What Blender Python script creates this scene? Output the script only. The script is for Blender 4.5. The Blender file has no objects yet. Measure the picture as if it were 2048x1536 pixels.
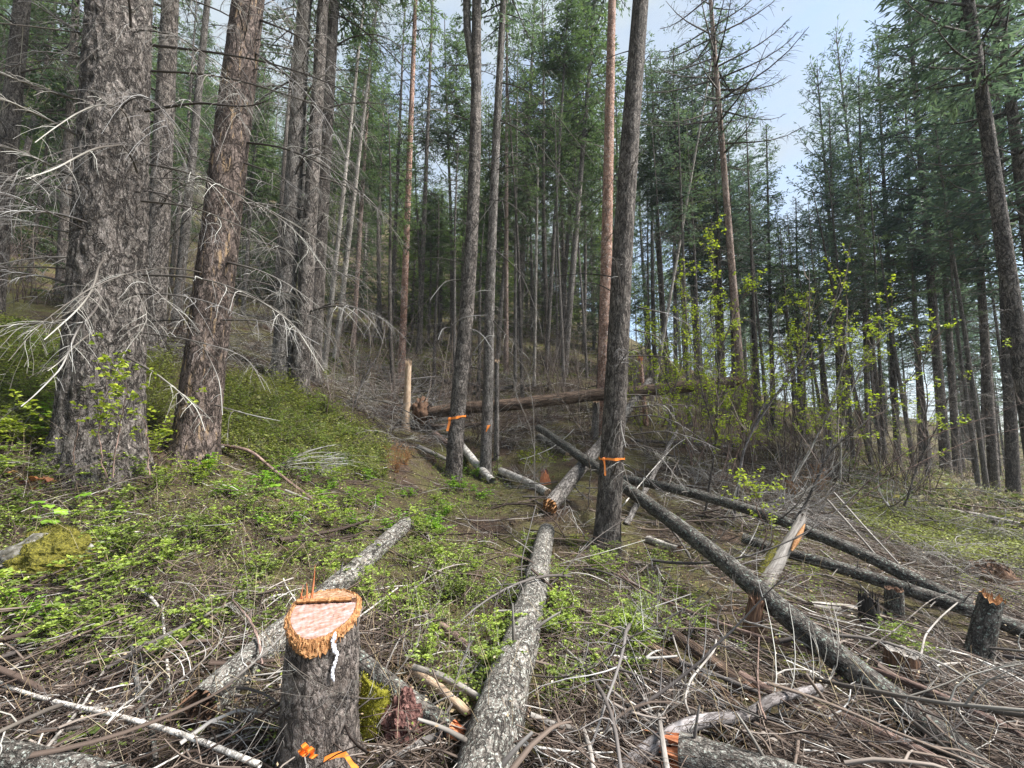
import bpy, math, random
import numpy as np
from mathutils import Vector, Matrix

random.seed(11)
rng = np.random.default_rng(11)
S = bpy.context.scene
COL = S.collection
PI = math.pi

# ------------------------------------------------------------------ camera
FPX, CX, CY = 860.0, 1024.0, 768.0          # focal length and centre in photo pixels (2048 x 1536)
PITCH = math.radians(6.4)
CAMZ = 1.55
cam_d = bpy.data.cameras.new('camera')
cam = bpy.data.objects.new('camera', cam_d)
COL.objects.link(cam)
cam.location = (0, 0, CAMZ)
cam.rotation_euler = (math.radians(90) + PITCH, 0, 0)
cam_d.sensor_fit = 'HORIZONTAL'
cam_d.sensor_width = 36.0
cam_d.lens = 36.0 * FPX / 2048.0
cam_d.clip_start = 0.05
cam_d.clip_end = 3000
S.camera = cam

# ------------------------------------------------------------------ world
SUN_EL, SUN_AZ = math.radians(50), math.radians(98)      # azimuth clockwise from +Y (view direction)
W = bpy.data.worlds.new('World')
S.world = W
W.use_nodes = True
wt = W.node_tree
wt.nodes.clear()
wo = wt.nodes.new('ShaderNodeOutputWorld')
sky = wt.nodes.new('ShaderNodeTexSky')
sky.sky_type = 'NISHITA'
sky.sun_disc = False
sky.sun_elevation = SUN_EL
sky.sun_rotation = SUN_AZ
sky.air_density = 1.0
sky.dust_density = 0.6
b1 = wt.nodes.new('ShaderNodeBackground')
b1.inputs['Strength'].default_value = 0.10
b2 = wt.nodes.new('ShaderNodeBackground')
b2.inputs['Color'].default_value = (0.80, 0.91, 1.0, 1)
b2.inputs['Strength'].default_value = 0.26
tc = wt.nodes.new('ShaderNodeTexCoord')
mp = wt.nodes.new('ShaderNodeMapping')
mp.inputs['Scale'].default_value = (1.0, 1.0, 1.9)
mp.inputs['Location'].default_value = (0.35, 0.1, 0.2)
nz = wt.nodes.new('ShaderNodeTexNoise')
nz.inputs['Scale'].default_value = 2.3
nz.inputs['Detail'].default_value = 7
nz.inputs['Roughness'].default_value = 0.52
cr = wt.nodes.new('ShaderNodeValToRGB')
cr.color_ramp.elements[0].position = 0.36
cr.color_ramp.elements[0].color = (0.2, 0.2, 0.2, 1)
cr.color_ramp.elements[1].position = 0.56
cr.color_ramp.elements[1].color = (1, 1, 1, 1)
mx = wt.nodes.new('ShaderNodeMixShader')
L = wt.links.new
L(tc.outputs['Generated'], mp.inputs['Vector'])
L(mp.outputs['Vector'], nz.inputs['Vector'])
L(nz.outputs['Fac'], cr.inputs['Fac'])
L(sky.outputs['Color'], b1.inputs['Color'])
L(cr.outputs['Color'], mx.inputs['Fac'])
L(b1.outputs[0], mx.inputs[1])
L(b2.outputs[0], mx.inputs[2])
L(mx.outputs[0], wo.inputs['Surface'])

# ------------------------------------------------------------------ sun
sl = bpy.data.lights.new('sun', 'SUN')
sl.energy = 4.2
sl.angle = math.radians(20)
sl.color = (1.0, 0.98, 0.95)
so = bpy.data.objects.new('sun', sl)
COL.objects.link(so)
sd = Vector((math.sin(SUN_AZ) * math.cos(SUN_EL), math.cos(SUN_AZ) * math.cos(SUN_EL), math.sin(SUN_EL)))
so.rotation_euler = sd.to_track_quat('Z', 'Y').to_euler()
so.location = (20, 10, 40)

# ------------------------------------------------------------------ view / render
S.render.engine = 'CYCLES'
S.view_settings.view_transform = 'Standard'
S.view_settings.look = 'None'
S.view_settings.exposure = 1.70
S.view_settings.gamma = 1.0
S.view_settings.use_curve_mapping = False
S.cycles.max_bounces = 6
S.cycles.diffuse_bounces = 3
S.cycles.glossy_bounces = 1
S.cycles.transmission_bounces = 3
S.cycles.transparent_max_bounces = 4
S.cycles.use_denoising = True
S.cycles.denoiser = 'OPENIMAGEDENOISE'
S.cycles.denoising_input_passes = 'RGB_ALBEDO_NORMAL'
S.cycles.denoising_prefilter = 'ACCURATE'
S.cycles.sample_clamp_indirect = 2.5
S.cycles.caustics_reflective = False
S.cycles.caustics_refractive = False

# ------------------------------------------------------------------ pixel <-> world
cp, sp = math.cos(PITCH), math.sin(PITCH)


def ray(u, v):
    a = (np.asarray(u, float) - CX) / FPX
    b = (CY - np.asarray(v, float)) / FPX
    return np.stack([a, cp - b * sp, sp + b * cp], -1)


def px(u, v, d):
    """photo pixel + forward distance (m) -> world point"""
    r = ray(u, v)
    t = np.asarray(d, float) / r[..., 1]
    return r * t[..., None] + np.array([0, 0, CAMZ])


def proj(P):
    P = np.asarray(P, float) - np.array([0, 0, CAMZ])
    f = P[..., 1] * cp + P[..., 2] * sp
    up = -P[..., 1] * sp + P[..., 2] * cp
    f = np.where(np.abs(f) < 1e-4, 1e-4, f)
    return CX + FPX * P[..., 0] / f, CY - FPX * up / f, f


# ------------------------------------------------------------------ noise
_perm = np.random.default_rng(5).permutation(256)
_perm = np.concatenate([_perm, _perm, _perm])
_g3 = np.random.default_rng(6).normal(size=(256, 3))
_g3 /= np.linalg.norm(_g3, axis=1)[:, None]


def perlin(P):
    P = np.asarray(P, float)
    i = np.floor(P).astype(int)
    f = P - i
    i &= 255
    w = f * f * f * (f * (f * 6 - 15) + 10)
    out = 0
    for dx in (0, 1):
        wx = w[..., 0] if dx else 1 - w[..., 0]
        for dy in (0, 1):
            wy = w[..., 1] if dy else 1 - w[..., 1]
            for dz in (0, 1):
                wz = w[..., 2] if dz else 1 - w[..., 2]
                h = _perm[_perm[_perm[(i[..., 0] + dx) & 255] + ((i[..., 1] + dy) & 255)] + ((i[..., 2] + dz) & 255)]
                g = _g3[h]
                d = g[..., 0] * (f[..., 0] - dx) + g[..., 1] * (f[..., 1] - dy) + g[..., 2] * (f[..., 2] - dz)
                out = out + wx * wy * wz * d
    return out


def fbm(P, o=3):
    P = np.asarray(P, float)
    s, a = 0, 1.0
    for k in range(o):
        s = s + a * perlin(P * 2 ** k + 17.3 * k)
        a *= 0.5
    return s


# ------------------------------------------------------------------ terrain
A = []                                                  # (photo u, v, forward metres)


def anchor(u, v, d):
    A.append(px(u, v, d))


for t in [
    (640, 1500, 2.15), (1210, 1110, 5.9), (0, 1540, 2.25), (205, 915, 4.6), (388, 912, 5.3), (908, 962, 9.6), (971, 962, 10.0),
    (1205, 868, 12.0), (812, 866, 11.3), (802, 768, 14.5), (562, 756, 9.0), (625, 752, 10), (305, 706, 8.0), (352, 652, 12.5),
    (648, 742, 13.5), (706, 697, 17), (781, 680, 20), (838, 706, 18), (1012, 757, 16.5), (1036, 702, 21), (1091, 747, 16), (1128, 754, 17),
    (50, 650, 8.5), (0, 585, 12), (-150, 620, 9), (600, 850, 7.4), (780, 880, 9.2), (850, 672, 26), (500, 640, 16), (300, 600, 18),
    (100, 1140, 3.55), (30, 1310, 2.85), (300, 1310, 2.85), (500, 1050, 4.3), (800, 1060, 5.6), (1095, 1065, 6.3), (970, 1540, 2.15), (1100, 1300, 3.35),
    (1300, 880, 11.5), (1450, 905, 11.5), (1700, 925, 15), (1800, 935, 17), (2000, 1003, 13.5), (2045, 995, 12.5), (1900, 1060, 8.5),
    (1955, 1345, 4.0), (1700, 1490, 2.55), (2040, 1536, 2.4), (1450, 1440, 2.75), (1500, 1190, 4.6), (1640, 1120, 6.0), (1400, 1040, 7.3),
    (1580, 1045, 7.6), (1740, 1270, 4.1), (1800, 1370, 3.45), (1650, 830, 32), (2000, 880, 60), (1300, 720, 30), (900, 950, 9.8), (1150, 960, 8.6),
    (100, 350, 42), (300, 380, 46), (600, 450, 48), (800, 500, 48), (1000, 570, 48), (1200, 660, 48), (1400, 755, 48), (1600, 835, 48), (2000, 888, 48),
    (700, 900, 8.3), (880, 860, 11.5), (1480, 870, 12.0), (1740, 912, 22), (1890, 946, 18),
]:
    anchor(*t)
A += [np.array(p, float) for p in [
    (0, 0, 0.0), (0, -6, -0.6), (-6, -4, 0.8), (6, -4, -1.0), (-5, 1, 0.75), (5, 1, -0.55), (-12, 2, 3.5), (12, 2, -1.4), (-30, 10, 13), (-55, 40, 38),
    (-55, 20, 27), (-60, 80, 60), (0, 75, 32), (-10, 95, 42), (30, 95, 12), (60, 90, -7), (60, 40, -8), (40, 12, -4.5), (60, 0, -9), (-60, -20, 14),
    (60, -20, -10), (0, -20, -2.5), (18, 20, 0.0)]]
A = np.array(A)


def _phi(r2):
    return 0.5 * r2 * np.log(r2 + 1e-9)


_n = len(A)
_d2 = ((A[:, None, :2] - A[None, :, :2]) ** 2).sum(-1)
_M = np.zeros((_n + 3, _n + 3))
_M[:_n, :_n] = _phi(_d2) + np.eye(_n) * 1.0
_M[:_n, _n] = 1
_M[:_n, _n + 1:] = A[:, :2]
_M[_n, :_n] = 1
_M[_n + 1:, :_n] = A[:, :2].T
_c = np.linalg.solve(_M, np.concatenate([A[:, 2], [0, 0, 0]]))


def h_raw(x, y):
    x = np.clip(x, -65, 65)
    y = np.clip(y, -22, 98)
    d2 = (x[..., None] - A[:, 0]) ** 2 + (y[..., None] - A[:, 1]) ** 2
    return (_phi(d2) * _c[:_n]).sum(-1) + _c[_n] + _c[_n + 1] * x + _c[_n + 2] * y


GS = 0.25
_gx = np.arange(-66, 66.01, GS)
_gy = np.arange(-23, 99.01, GS)
_gz = np.stack([h_raw(_gx, np.full_like(_gx, yy)) for yy in _gy])      # [iy, ix]
_lx, _ly = np.meshgrid(_gx, _gy)
_lum = 0.10 * perlin(np.stack([_lx * 0.8, _ly * 0.8, _lx * 0], -1)) + 0.07 * perlin(np.stack([_lx * 2.1, _ly * 2.1, _lx * 0 + 9.5], -1))
_gz = _gz + _lum * np.clip(np.hypot(_lx, _ly) / 3.0, 0.3, 1.6)


def H(x, y):
    x = np.clip(np.asarray(x, float), -65.9, 65.9)
    y = np.clip(np.asarray(y, float), -22.9, 98.9)
    fx = (x + 66) / GS
    fy = (y + 23) / GS
    ix = np.floor(fx).astype(int)
    iy = np.floor(fy).astype(int)
    fx = fx - ix
    fy = fy - iy
    return (_gz[iy, ix] * (1 - fx) * (1 - fy) + _gz[iy, ix + 1] * fx * (1 - fy) + _gz[iy + 1, ix] * (1 - fx) * fy + _gz[iy + 1, ix + 1] * fx * fy)


def hit(u, v, off=0.0, tmax=75.0):
    """first point along each pixel ray that lies OFF metres above the ground; NaN if none"""
    u, v = np.atleast_1d(np.asarray(u, float)), np.atleast_1d(np.asarray(v, float))
    r = ray(u, v)
    r = r / r[:, 1:2]
    ts = np.geomspace(1.2, tmax, 260)
    prev = np.full(len(u), 1.0)
    best = np.full(len(u), np.nan)
    zprev = None
    for t in ts:
        P = r * t
        g = P[:, 2] + CAMZ - H(P[:, 0], P[:, 1]) - off
        if zprev is not None:
            cross = np.isnan(best) & (g <= 0)
            if cross.any():
                k = zprev[cross] / (zprev[cross] - g[cross] + 1e-9)
                best[cross] = prev[cross] + np.clip(k, 0, 1) * (t - prev[cross])
        zprev = np.maximum(g, 1e-6)
        prev = np.full(len(u), t)
    P = r * best[:, None]
    P[:, 2] += CAMZ
    return P


# ------------------------------------------------------------------ mesh helpers
def build_mesh(name, V, Q=None, T=None, smooth=True, bk=None, rnd=None, mat=None):
    me = bpy.data.meshes.new(name)
    V = np.ascontiguousarray(V, dtype=np.float32)
    me.vertices.add(len(V))
    me.vertices.foreach_set('co', V.ravel())
    idx, start, tot = [], [], 0
    if Q is not None and len(Q):
        Q = np.asarray(Q, np.int32)
        idx.append(Q.ravel())
        start.append(np.arange(len(Q), dtype=np.int32) * 4)
        tot = len(Q) * 4
    if T is not None and len(T):
        T = np.asarray(T, np.int32)
        idx.append(T.ravel())
        start.append(tot + np.arange(len(T), dtype=np.int32) * 3)
    idx = np.concatenate(idx)
    start = np.concatenate(start)
    me.loops.add(len(idx))
    me.loops.foreach_set('vertex_index', idx)
    me.polygons.add(len(start))
    me.polygons.foreach_set('loop_start', start)
    me.polygons.foreach_set('use_smooth', np.full(len(start), smooth, dtype=bool))
    if bk is not None:
        a = me.attributes.new('bk', 'FLOAT_VECTOR', 'POINT')
        a.data.foreach_set('vector', np.ascontiguousarray(bk, dtype=np.float32).ravel())
    if rnd is not None:
        a = me.attributes.new('rnd', 'FLOAT', 'POINT')
        a.data.foreach_set('value', np.ascontiguousarray(rnd, dtype=np.float32))
    me.update(calc_edges=True)
    if mat is not None:
        me.materials.append(mat)
    return me


def unit(a):
    return a / (np.linalg.norm(a, axis=-1, keepdims=True) + 1e-12)


def tubes(P, R, s=3):
    """P (N,k,3) paths, R (N,k) or (N,k,s) radii -> verts, quads, bark coordinates, ring index"""
    P = np.asarray(P, float)
    N, k, _ = P.shape
    R = np.asarray(R, float)
    if R.ndim == 2:
        R = np.repeat(R[:, :, None], s, 2)
    T = np.empty_like(P)
    T[:, 1:-1] = P[:, 2:] - P[:, :-2]
    T[:, 0] = P[:, 1] - P[:, 0]
    T[:, -1] = P[:, -1] - P[:, -2]
    T = unit(T)
    D = unit(P[:, -1] - P[:, 0])
    ref = np.zeros_like(D)
    ref[np.arange(N), np.argmin(np.abs(D), 1)] = 1
    ref = np.repeat(ref[:, None], k, 1)
    n1 = unit(np.cross(T, ref))
    n2 = np.cross(T, n1)
    an = np.arange(s) * 2 * PI / s
    V = P[:, :, None] + R[..., None] * (np.cos(an)[None, None, :, None] * n1[:, :, None] + np.sin(an)[None, None, :, None] * n2[:, :, None])
    seg = np.concatenate([np.zeros((N, 1)), np.cumsum(np.linalg.norm(np.diff(P, axis=1), axis=2), 1)], 1)
    Rm = R.mean(2)
    bk = np.stack([np.cos(an)[None, None] * Rm[:, :, None], np.sin(an)[None, None] * Rm[:, :, None], np.repeat(seg[:, :, None], s, 2)], -1)
    i = np.arange(N)[:, None, None] * k * s
    a = np.arange(k - 1)[None, :, None] * s
    j = np.arange(s)[None, None]
    j2 = (j + 1) % s
    Q = np.stack(np.broadcast_arrays(i + a + j, i + a + j2, i + a + s + j2, i + a + s + j), -1).reshape(-1, 4)
    return V.reshape(-1, 3), Q, bk.reshape(-1, 3)


class MB:
    """collects geometry for one mesh"""
    def __init__(self):
        self.V, self.Q, self.T, self.B, self.R, self.n = [], [], [], [], [], 0

    def add(self, V, Q=None, T=None, bk=None, rnd=0.5):
        V = np.asarray(V, float).reshape(-1, 3)
        if Q is not None and len(Q):
            self.Q.append(np.asarray(Q) + self.n)
        if T is not None and len(T):
            self.T.append(np.asarray(T) + self.n)
        self.V.append(V)
        self.B.append(np.zeros_like(V) if bk is None else bk)
        self.R.append(np.broadcast_to(np.asarray(rnd, float), (len(V),)))
        self.n += len(V)
        return self

    def tubes(self, P, R, s=3, rnd=None):
        V, Q, bk = tubes(P, R, s)
        P = np.asarray(P)
        if rnd is None:
            rnd = 0.5
        else:
            rnd = np.asarray(rnd, float)
            if rnd.ndim == 1:
                rnd = np.repeat(rnd, P.shape[1] * s)
            else:
                rnd = np.repeat(rnd.reshape(-1), s)
        return self.add(V, Q, None, bk, rnd)

    def mesh(self, name, mat=None, smooth=True):
        return build_mesh(name, np.concatenate(self.V), np.concatenate(self.Q) if self.Q else None, np.concatenate(self.T) if self.T else None,
                          smooth, np.concatenate(self.B), np.concatenate(self.R), mat)


def tag(o, label=None, cat=None, group=None, kind=None):
    if label:
        o['label'] = label
    if cat:
        o['category'] = cat
    if group:
        o['group'] = group
    if kind or cat:
        o['kind'] = kind or 'thing'
    return o


def ob(name, me, parent=None, loc=None, rot=None, scale=None):
    o = bpy.data.objects.new(name, me)
    COL.objects.link(o)
    if parent is not None:
        o.parent = parent
    if loc is not None:
        o.location = [float(c) for c in loc]
    if rot is not None:
        o.rotation_euler = rot
    if scale is not None:
        o.scale = scale if hasattr(scale, '__len__') else (scale,) * 3
    return o


def thing(name, label, cat, loc, rz=0.0, group=None, scale=None):
    o = ob(name, None, None, loc, (0, 0, rz), scale)
    o.empty_display_size = 0.1
    return tag(o, label, cat, group)


# ------------------------------------------------------------------ materials
def new_mat(name):
    m = bpy.data.materials.new(name)
    m.use_nodes = True
    nt = m.node_tree
    nt.nodes.clear()
    return m, nt, nt.nodes.new, nt.links.new


def ramp(N, stops):
    r = N('ShaderNodeValToRGB')
    e = r.color_ramp.elements
    while len(e) < len(stops):
        e.new(0.5)
    for k, (p, c) in enumerate(stops):
        e[k].position = p
        e[k].color = (*c, 1) if len(c) == 3 else c
    return r


def mixc(N, Lk, f, a, b, mode='MIX'):
    m = N('ShaderNodeMix')
    m.data_type = 'RGBA'
    m.blend_type = mode
    for sock, x in ((m.inputs[0], f), (m.inputs[6], a), (m.inputs[7], b)):
        if isinstance(x, (int, float)):
            sock.default_value = x
        elif isinstance(x, tuple):
            sock.default_value = (*x, 1)
        else:
            Lk(x, sock)
    return m.outputs[2]


def math_(N, Lk, op, a, b=0.0):
    m = N('ShaderNodeMath')
    m.operation = op
    for sock, x in ((m.inputs[0], a), (m.inputs[1], b)):
        if isinstance(x, (int, float)):
            sock.default_value = x
        else:
            Lk(x, sock)
    return m.outputs[0]


def bark(name, plate, crack, light, freq=26, stretch=0.33, crackw=0.16, bump=0.012, lichen=None, lic_amt=0.5, lic_scale=18, patch=None, patch_pos=0.55, vary=0.18, rough=0.9, patch_scale=(5, 5, 1.2)):
    m, nt, N, Lk = new_mat(name)
    at = N('ShaderNodeAttribute')
    at.attribute_name = 'bk'
    oi = N('ShaderNodeObjectInfo')
    off = N('ShaderNodeVectorMath')
    off.operation = 'ADD'
    rv = N('ShaderNodeCombineXYZ')
    k = math_(N, Lk, 'MULTIPLY', oi.outputs['Random'], 37.0)
    Lk(k, rv.inputs[2])
    Lk(at.outputs['Vector'], off.inputs[0])
    Lk(rv.outputs[0], off.inputs[1])
    mp = N('ShaderNodeMapping')
    mp.inputs['Scale'].default_value = (1, 1, stretch)
    Lk(off.outputs[0], mp.inputs[0])
    def noi(vec, sc, det, ro, dist=0.0):
        n_ = N('ShaderNodeTexNoise')
        n_.inputs['Scale'].default_value = sc
        n_.inputs['Detail'].default_value = det
        n_.inputs['Roughness'].default_value = ro
        n_.inputs['Distortion'].default_value = dist
        Lk(vec, n_.inputs['Vector'])
        return n_
    # furrows: thin dark lines where a stretched noise crosses its mean
    fur = noi(mp.outputs[0], freq * 0.42, 5, 0.62, 0.6)
    rid = math_(N, Lk, 'ABSOLUTE', math_(N, Lk, 'SUBTRACT', fur.outputs['Fac'], 0.5))
    crk = ramp(N, [(0.0, (0.0,) * 3), (crackw * 0.10, (0.5,) * 3), (crackw * 0.30, (1, 1, 1))])
    Lk(rid, crk.inputs[0])
    # flakes: small cells, jittered
    wob = N('ShaderNodeVectorMath')
    wob.operation = 'MULTIPLY_ADD'
    Lk(noi(mp.outputs[0], freq * 1.3, 3, 0.6).outputs['Color'], wob.inputs[0])
    wob.inputs[1].default_value = (1.5 / freq,) * 3
    Lk(mp.outputs[0], wob.inputs[2])
    vc = N('ShaderNodeTexVoronoi')
    vc.inputs['Scale'].default_value = freq * 1.7
    Lk(wob.outputs[0], vc.inputs['Vector'])
    ve = N('ShaderNodeTexVoronoi')
    ve.feature = 'DISTANCE_TO_EDGE'
    ve.inputs['Scale'].default_value = freq * 1.7
    Lk(wob.outputs[0], ve.inputs['Vector'])
    fine = noi(mp.outputs[0], freq * 2.6, 6, 0.72)
    broad = noi(mp.outputs[0], 3.2, 4, 0.6)
    fac = math_(N, Lk, 'ADD', math_(N, Lk, 'MULTIPLY', fine.outputs['Fac'], 0.75), math_(N, Lk, 'MULTIPLY', broad.outputs['Fac'], 0.25))
    pl = mixc(N, Lk, ramp_out(N, Lk, fac, [(0.43, (0, 0, 0)), (0.57, (1, 1, 1))]), plate, light)
    cellv = ramp_out(N, Lk, vc.outputs['Color'], [(0.0, (0.50, 0.50, 0.50)), (1.0, (1.45, 1.45, 1.45))])
    pl = mixc(N, Lk, 1.0, pl, cellv, 'MULTIPLY')
    pl = mixc(N, Lk, 1.0, pl, ramp_out(N, Lk, ve.outputs['Distance'], [(0.0, (0.42, 0.40, 0.38)), (0.10, (1, 1, 1))]), 'MULTIPLY')
    pl = mixc(N, Lk, 1.0, pl, ramp_out(N, Lk, noi(mp.outputs[0], freq * 0.3, 4, 0.6).outputs['Fac'], [(0.36, (0.62, 0.60, 0.58)), (0.56, (1.12, 1.12, 1.12))]), 'MULTIPLY')
    if patch:
        mp2 = N('ShaderNodeMapping')
        mp2.inputs['Scale'].default_value = patch_scale
        Lk(off.outputs[0], mp2.inputs[0])
        pn = N('ShaderNodeTexNoise')
        pn.inputs['Scale'].default_value = 1.0
        pn.inputs['Detail'].default_value = 9
        pn.inputs['Roughness'].default_value = 0.68
        Lk(mp2.outputs[0], pn.inputs['Vector'])
        pl = mixc(N, Lk, ramp_out(N, Lk, pn.outputs['Fac'], [(patch_pos, (0, 0, 0)), (patch_pos + 0.06, (1, 1, 1))]), pl, patch)
    col = mixc(N, Lk, crk.outputs[0], crack, pl)
    if lichen:
        ln = N('ShaderNodeTexNoise')
        ln.inputs['Scale'].default_value = lic_scale
        ln.inputs['Detail'].default_value = 6
        ln.inputs['Roughness'].default_value = 0.75
        Lk(off.outputs[0], ln.inputs['Vector'])
        lp = 0.72 - 0.34 * lic_amt
        lf = ramp_out(N, Lk, ln.outputs['Fac'], [(lp, (0, 0, 0)), (lp + 0.07, (1, 1, 1))])
        lf = math_(N, Lk, 'MULTIPLY', lf, crk.outputs[0])
        col = mixc(N, Lk, lf, col, lichen)
    br = ramp_out(N, Lk, oi.outputs['Random'], [(0, (1 - vary,) * 3), (1, (1 + vary,) * 3)])
    col = mixc(N, Lk, 1.0, col, br, 'MULTIPLY')
    bs = N('ShaderNodeBsdfPrincipled')
    bs.inputs['Roughness'].default_value = rough
    bs.inputs['Specular IOR Level'].default_value = 0.25
    Lk(col, bs.inputs['Base Color'])
    hh = math_(N, Lk, 'ADD', crk.outputs[0], math_(N, Lk, 'ADD', math_(N, Lk, 'MULTIPLY', fine.outputs['Fac'], 1.0), math_(N, Lk, 'MULTIPLY', vc.outputs['Distance'], 0.6)))
    bp = N('ShaderNodeBump')
    bp.inputs['Distance'].default_value = bump
    bp.inputs['Strength'].default_value = 1.0
    Lk(hh, bp.inputs['Height'])
    Lk(bp.outputs[0], bs.inputs['Normal'])
    o = N('ShaderNodeOutputMaterial')
    Lk(bs.outputs[0], o.inputs[0])
    return m


def ramp_out(N, Lk, fac, stops):
    r = ramp(N, stops)
    Lk(fac, r.inputs[0])
    return r.outputs[0]


def leafm(name, stops, trans=0.35, rough=0.55, vary=0.15, tcol=None):
    """leaf / needle / twig material: colour by the rnd attribute"""
    m, nt, N, Lk = new_mat(name)
    at = N('ShaderNodeAttribute')
    at.attribute_name = 'rnd'
    oi = N('ShaderNodeObjectInfo')
    col = ramp_out(N, Lk, at.outputs['Fac'], stops)
    br = ramp_out(N, Lk, oi.outputs['Random'], [(0, (1 - vary, 1 - vary, 1 - vary * 0.6)), (1, (1 + vary, 1 + vary, 1 + vary * 0.4))])
    col = mixc(N, Lk, 1.0, col, br, 'MULTIPLY')
    bs = N('ShaderNodeBsdfPrincipled')
    bs.inputs['Roughness'].default_value = rough
    bs.inputs['Specular IOR Level'].default_value = 0.3
    Lk(col, bs.inputs['Base Color'])
    o = N('ShaderNodeOutputMaterial')
    if trans > 0:
        tr = N('ShaderNodeBsdfTranslucent')
        tcl = mixc(N, Lk, 1.0, col, tcol or (1.25, 1.3, 0.75), 'MULTIPLY')
        Lk(tcl, tr.inputs[0])
        ms = N('ShaderNodeMixShader')
        ms.inputs[0].default_value = trans
        Lk(bs.outputs[0], ms.inputs[1])
        Lk(tr.outputs[0], ms.inputs[2])
        Lk(ms.outputs[0], o.inputs[0])
    else:
        Lk(bs.outputs[0], o.inputs[0])
    return m


def woodm(name, stops, scale=(14, 14, 3), rough=0.8, bump=0.004, detail=6):
    """bare wood: colour by noise stretched along the grain (bk coordinates)"""
    m, nt, N, Lk = new_mat(name)
    at = N('ShaderNodeAttribute')
    at.attribute_name = 'bk'
    mp = N('ShaderNodeMapping')
    mp.inputs['Scale'].default_value = scale
    Lk(at.outputs['Vector'], mp.inputs[0])
    n = N('ShaderNodeTexNoise')
    n.inputs['Scale'].default_value = 1.6
    n.inputs['Detail'].default_value = detail
    n.inputs['Roughness'].default_value = 0.68
    Lk(mp.outputs[0], n.inputs['Vector'])
    col = ramp_out(N, Lk, n.outputs['Fac'], stops)
    bs = N('ShaderNodeBsdfPrincipled')
    bs.inputs['Roughness'].default_value = rough
    bs.inputs['Specular IOR Level'].default_value = 0.3
    Lk(col, bs.inputs['Base Color'])
    bp = N('ShaderNodeBump')
    bp.inputs['Distance'].default_value = bump
    Lk(n.outputs['Fac'], bp.inputs['Height'])
    Lk(bp.outputs[0], bs.inputs['Normal'])
    o = N('ShaderNodeOutputMaterial')
    Lk(bs.outputs[0], o.inputs[0])
    return m


LIC = (0.42, 0.46, 0.40)
M = {}
M['fir'] = bark('fir_bark', (0.135, 0.112, 0.098), (0.028, 0.022, 0.019), (0.285, 0.25, 0.225), 24, 0.46, 0.2, 0.022, (0.46, 0.44, 0.38), 0.42, 60)
M['flaky'] = bark('flaky_fir_bark', (0.145, 0.106, 0.09), (0.03, 0.022, 0.018), (0.27, 0.21, 0.18), 26, 0.42, 0.2, 0.018, (0.42, 0.39, 0.33), 0.25, 50, (0.40, 0.275, 0.165), 0.57, 0.1, 0.9, (15, 15, 2.6))
M['grey'] = bark('grey_fir_bark', (0.145, 0.125, 0.112), (0.04, 0.032, 0.028), (0.275, 0.25, 0.23), 34, 0.34, 0.18, 0.012, (0.45, 0.45, 0.38), 0.42, 55)
M['dark'] = bark('dark_bark', (0.115, 0.095, 0.083), (0.03, 0.023, 0.02), (0.24, 0.21, 0.185), 34, 0.34, 0.2, 0.012, (0.38, 0.39, 0.33), 0.34, 45)
M['pine'] = bark('red_pine_bark', (0.36, 0.19, 0.13), (0.12, 0.055, 0.036), (0.50, 0.34, 0.27), 17, 0.55, 0.12, 0.012, (0.54, 0.45, 0.41), 0.5, 16)
M['pink'] = bark('pinkish_bark', (0.27, 0.18, 0.14), (0.09, 0.057, 0.045), (0.40, 0.32, 0.28), 26, 0.3, 0.14, 0.008, (0.45, 0.42, 0.38), 0.4, 26)
M['pale'] = bark('pale_bark', (0.33, 0.29, 0.25), (0.13, 0.105, 0.088), (0.48, 0.45, 0.41), 26, 0.2, 0.14, 0.006, (0.50, 0.50, 0.45), 0.4, 26)
M['lich'] = bark('lichen_bark', (0.125, 0.108, 0.093), (0.026, 0.022, 0.018), (0.24, 0.215, 0.19), 44, 0.5, 0.2, 0.01, (0.46, 0.49, 0.43), 0.53, 70, (0.27, 0.20, 0.145), 0.66, 0.18, 0.9, (6, 6, 2.5))
M['dlich'] = bark('dark_lichen_bark', (0.09, 0.077, 0.067), (0.024, 0.02, 0.017), (0.18, 0.16, 0.14), 40, 0.45, 0.2, 0.01, (0.34, 0.41, 0.35), 0.5, 46)
M['rotlog'] = bark('fibrous_brown_bark', (0.13, 0.085, 0.06), (0.03, 0.02, 0.015), (0.23, 0.16, 0.115), 46, 0.08, 0.2, 0.012)
M['smooth'] = bark('smooth_grey_bark', (0.17, 0.148, 0.14), (0.075, 0.062, 0.058), (0.31, 0.285, 0.28), 20, 0.3, 0.08, 0.004, (0.48, 0.46, 0.45), 0.35, 20)
M['birch'] = bark('white_bark', (0.48, 0.44, 0.39), (0.11, 0.085, 0.07), (0.64, 0.61, 0.56), 16, 1.4, 0.07, 0.004, (0.40, 0.44, 0.36), 0.3, 16)
M['brownstem'] = bark('brown_stem_bark', (0.19, 0.125, 0.10), (0.08, 0.048, 0.04), (0.30, 0.21, 0.175), 40, 0.15, 0.12, 0.003, (0.36, 0.31, 0.28), 0.3, 30)
M['stump'] = bark('stump_bark', (0.185, 0.15, 0.13), (0.045, 0.036, 0.031), (0.31, 0.27, 0.245), 40, 0.55, 0.16, 0.010, (0.50, 0.49, 0.40), 0.38, 60)
M['greywood'] = woodm('weathered_wood', [(0.3, (0.11, 0.095, 0.083)), (0.5, (0.24, 0.215, 0.19)), (0.7, (0.40, 0.37, 0.335))], (26, 26, 2.5))
M['brownwood'] = woodm('rotten_brown_wood', [(0.3, (0.03, 0.018, 0.012)), (0.5, (0.12, 0.065, 0.04)), (0.7, (0.28, 0.17, 0.10))], (30, 30, 5), 0.9, 0.01)
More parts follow.
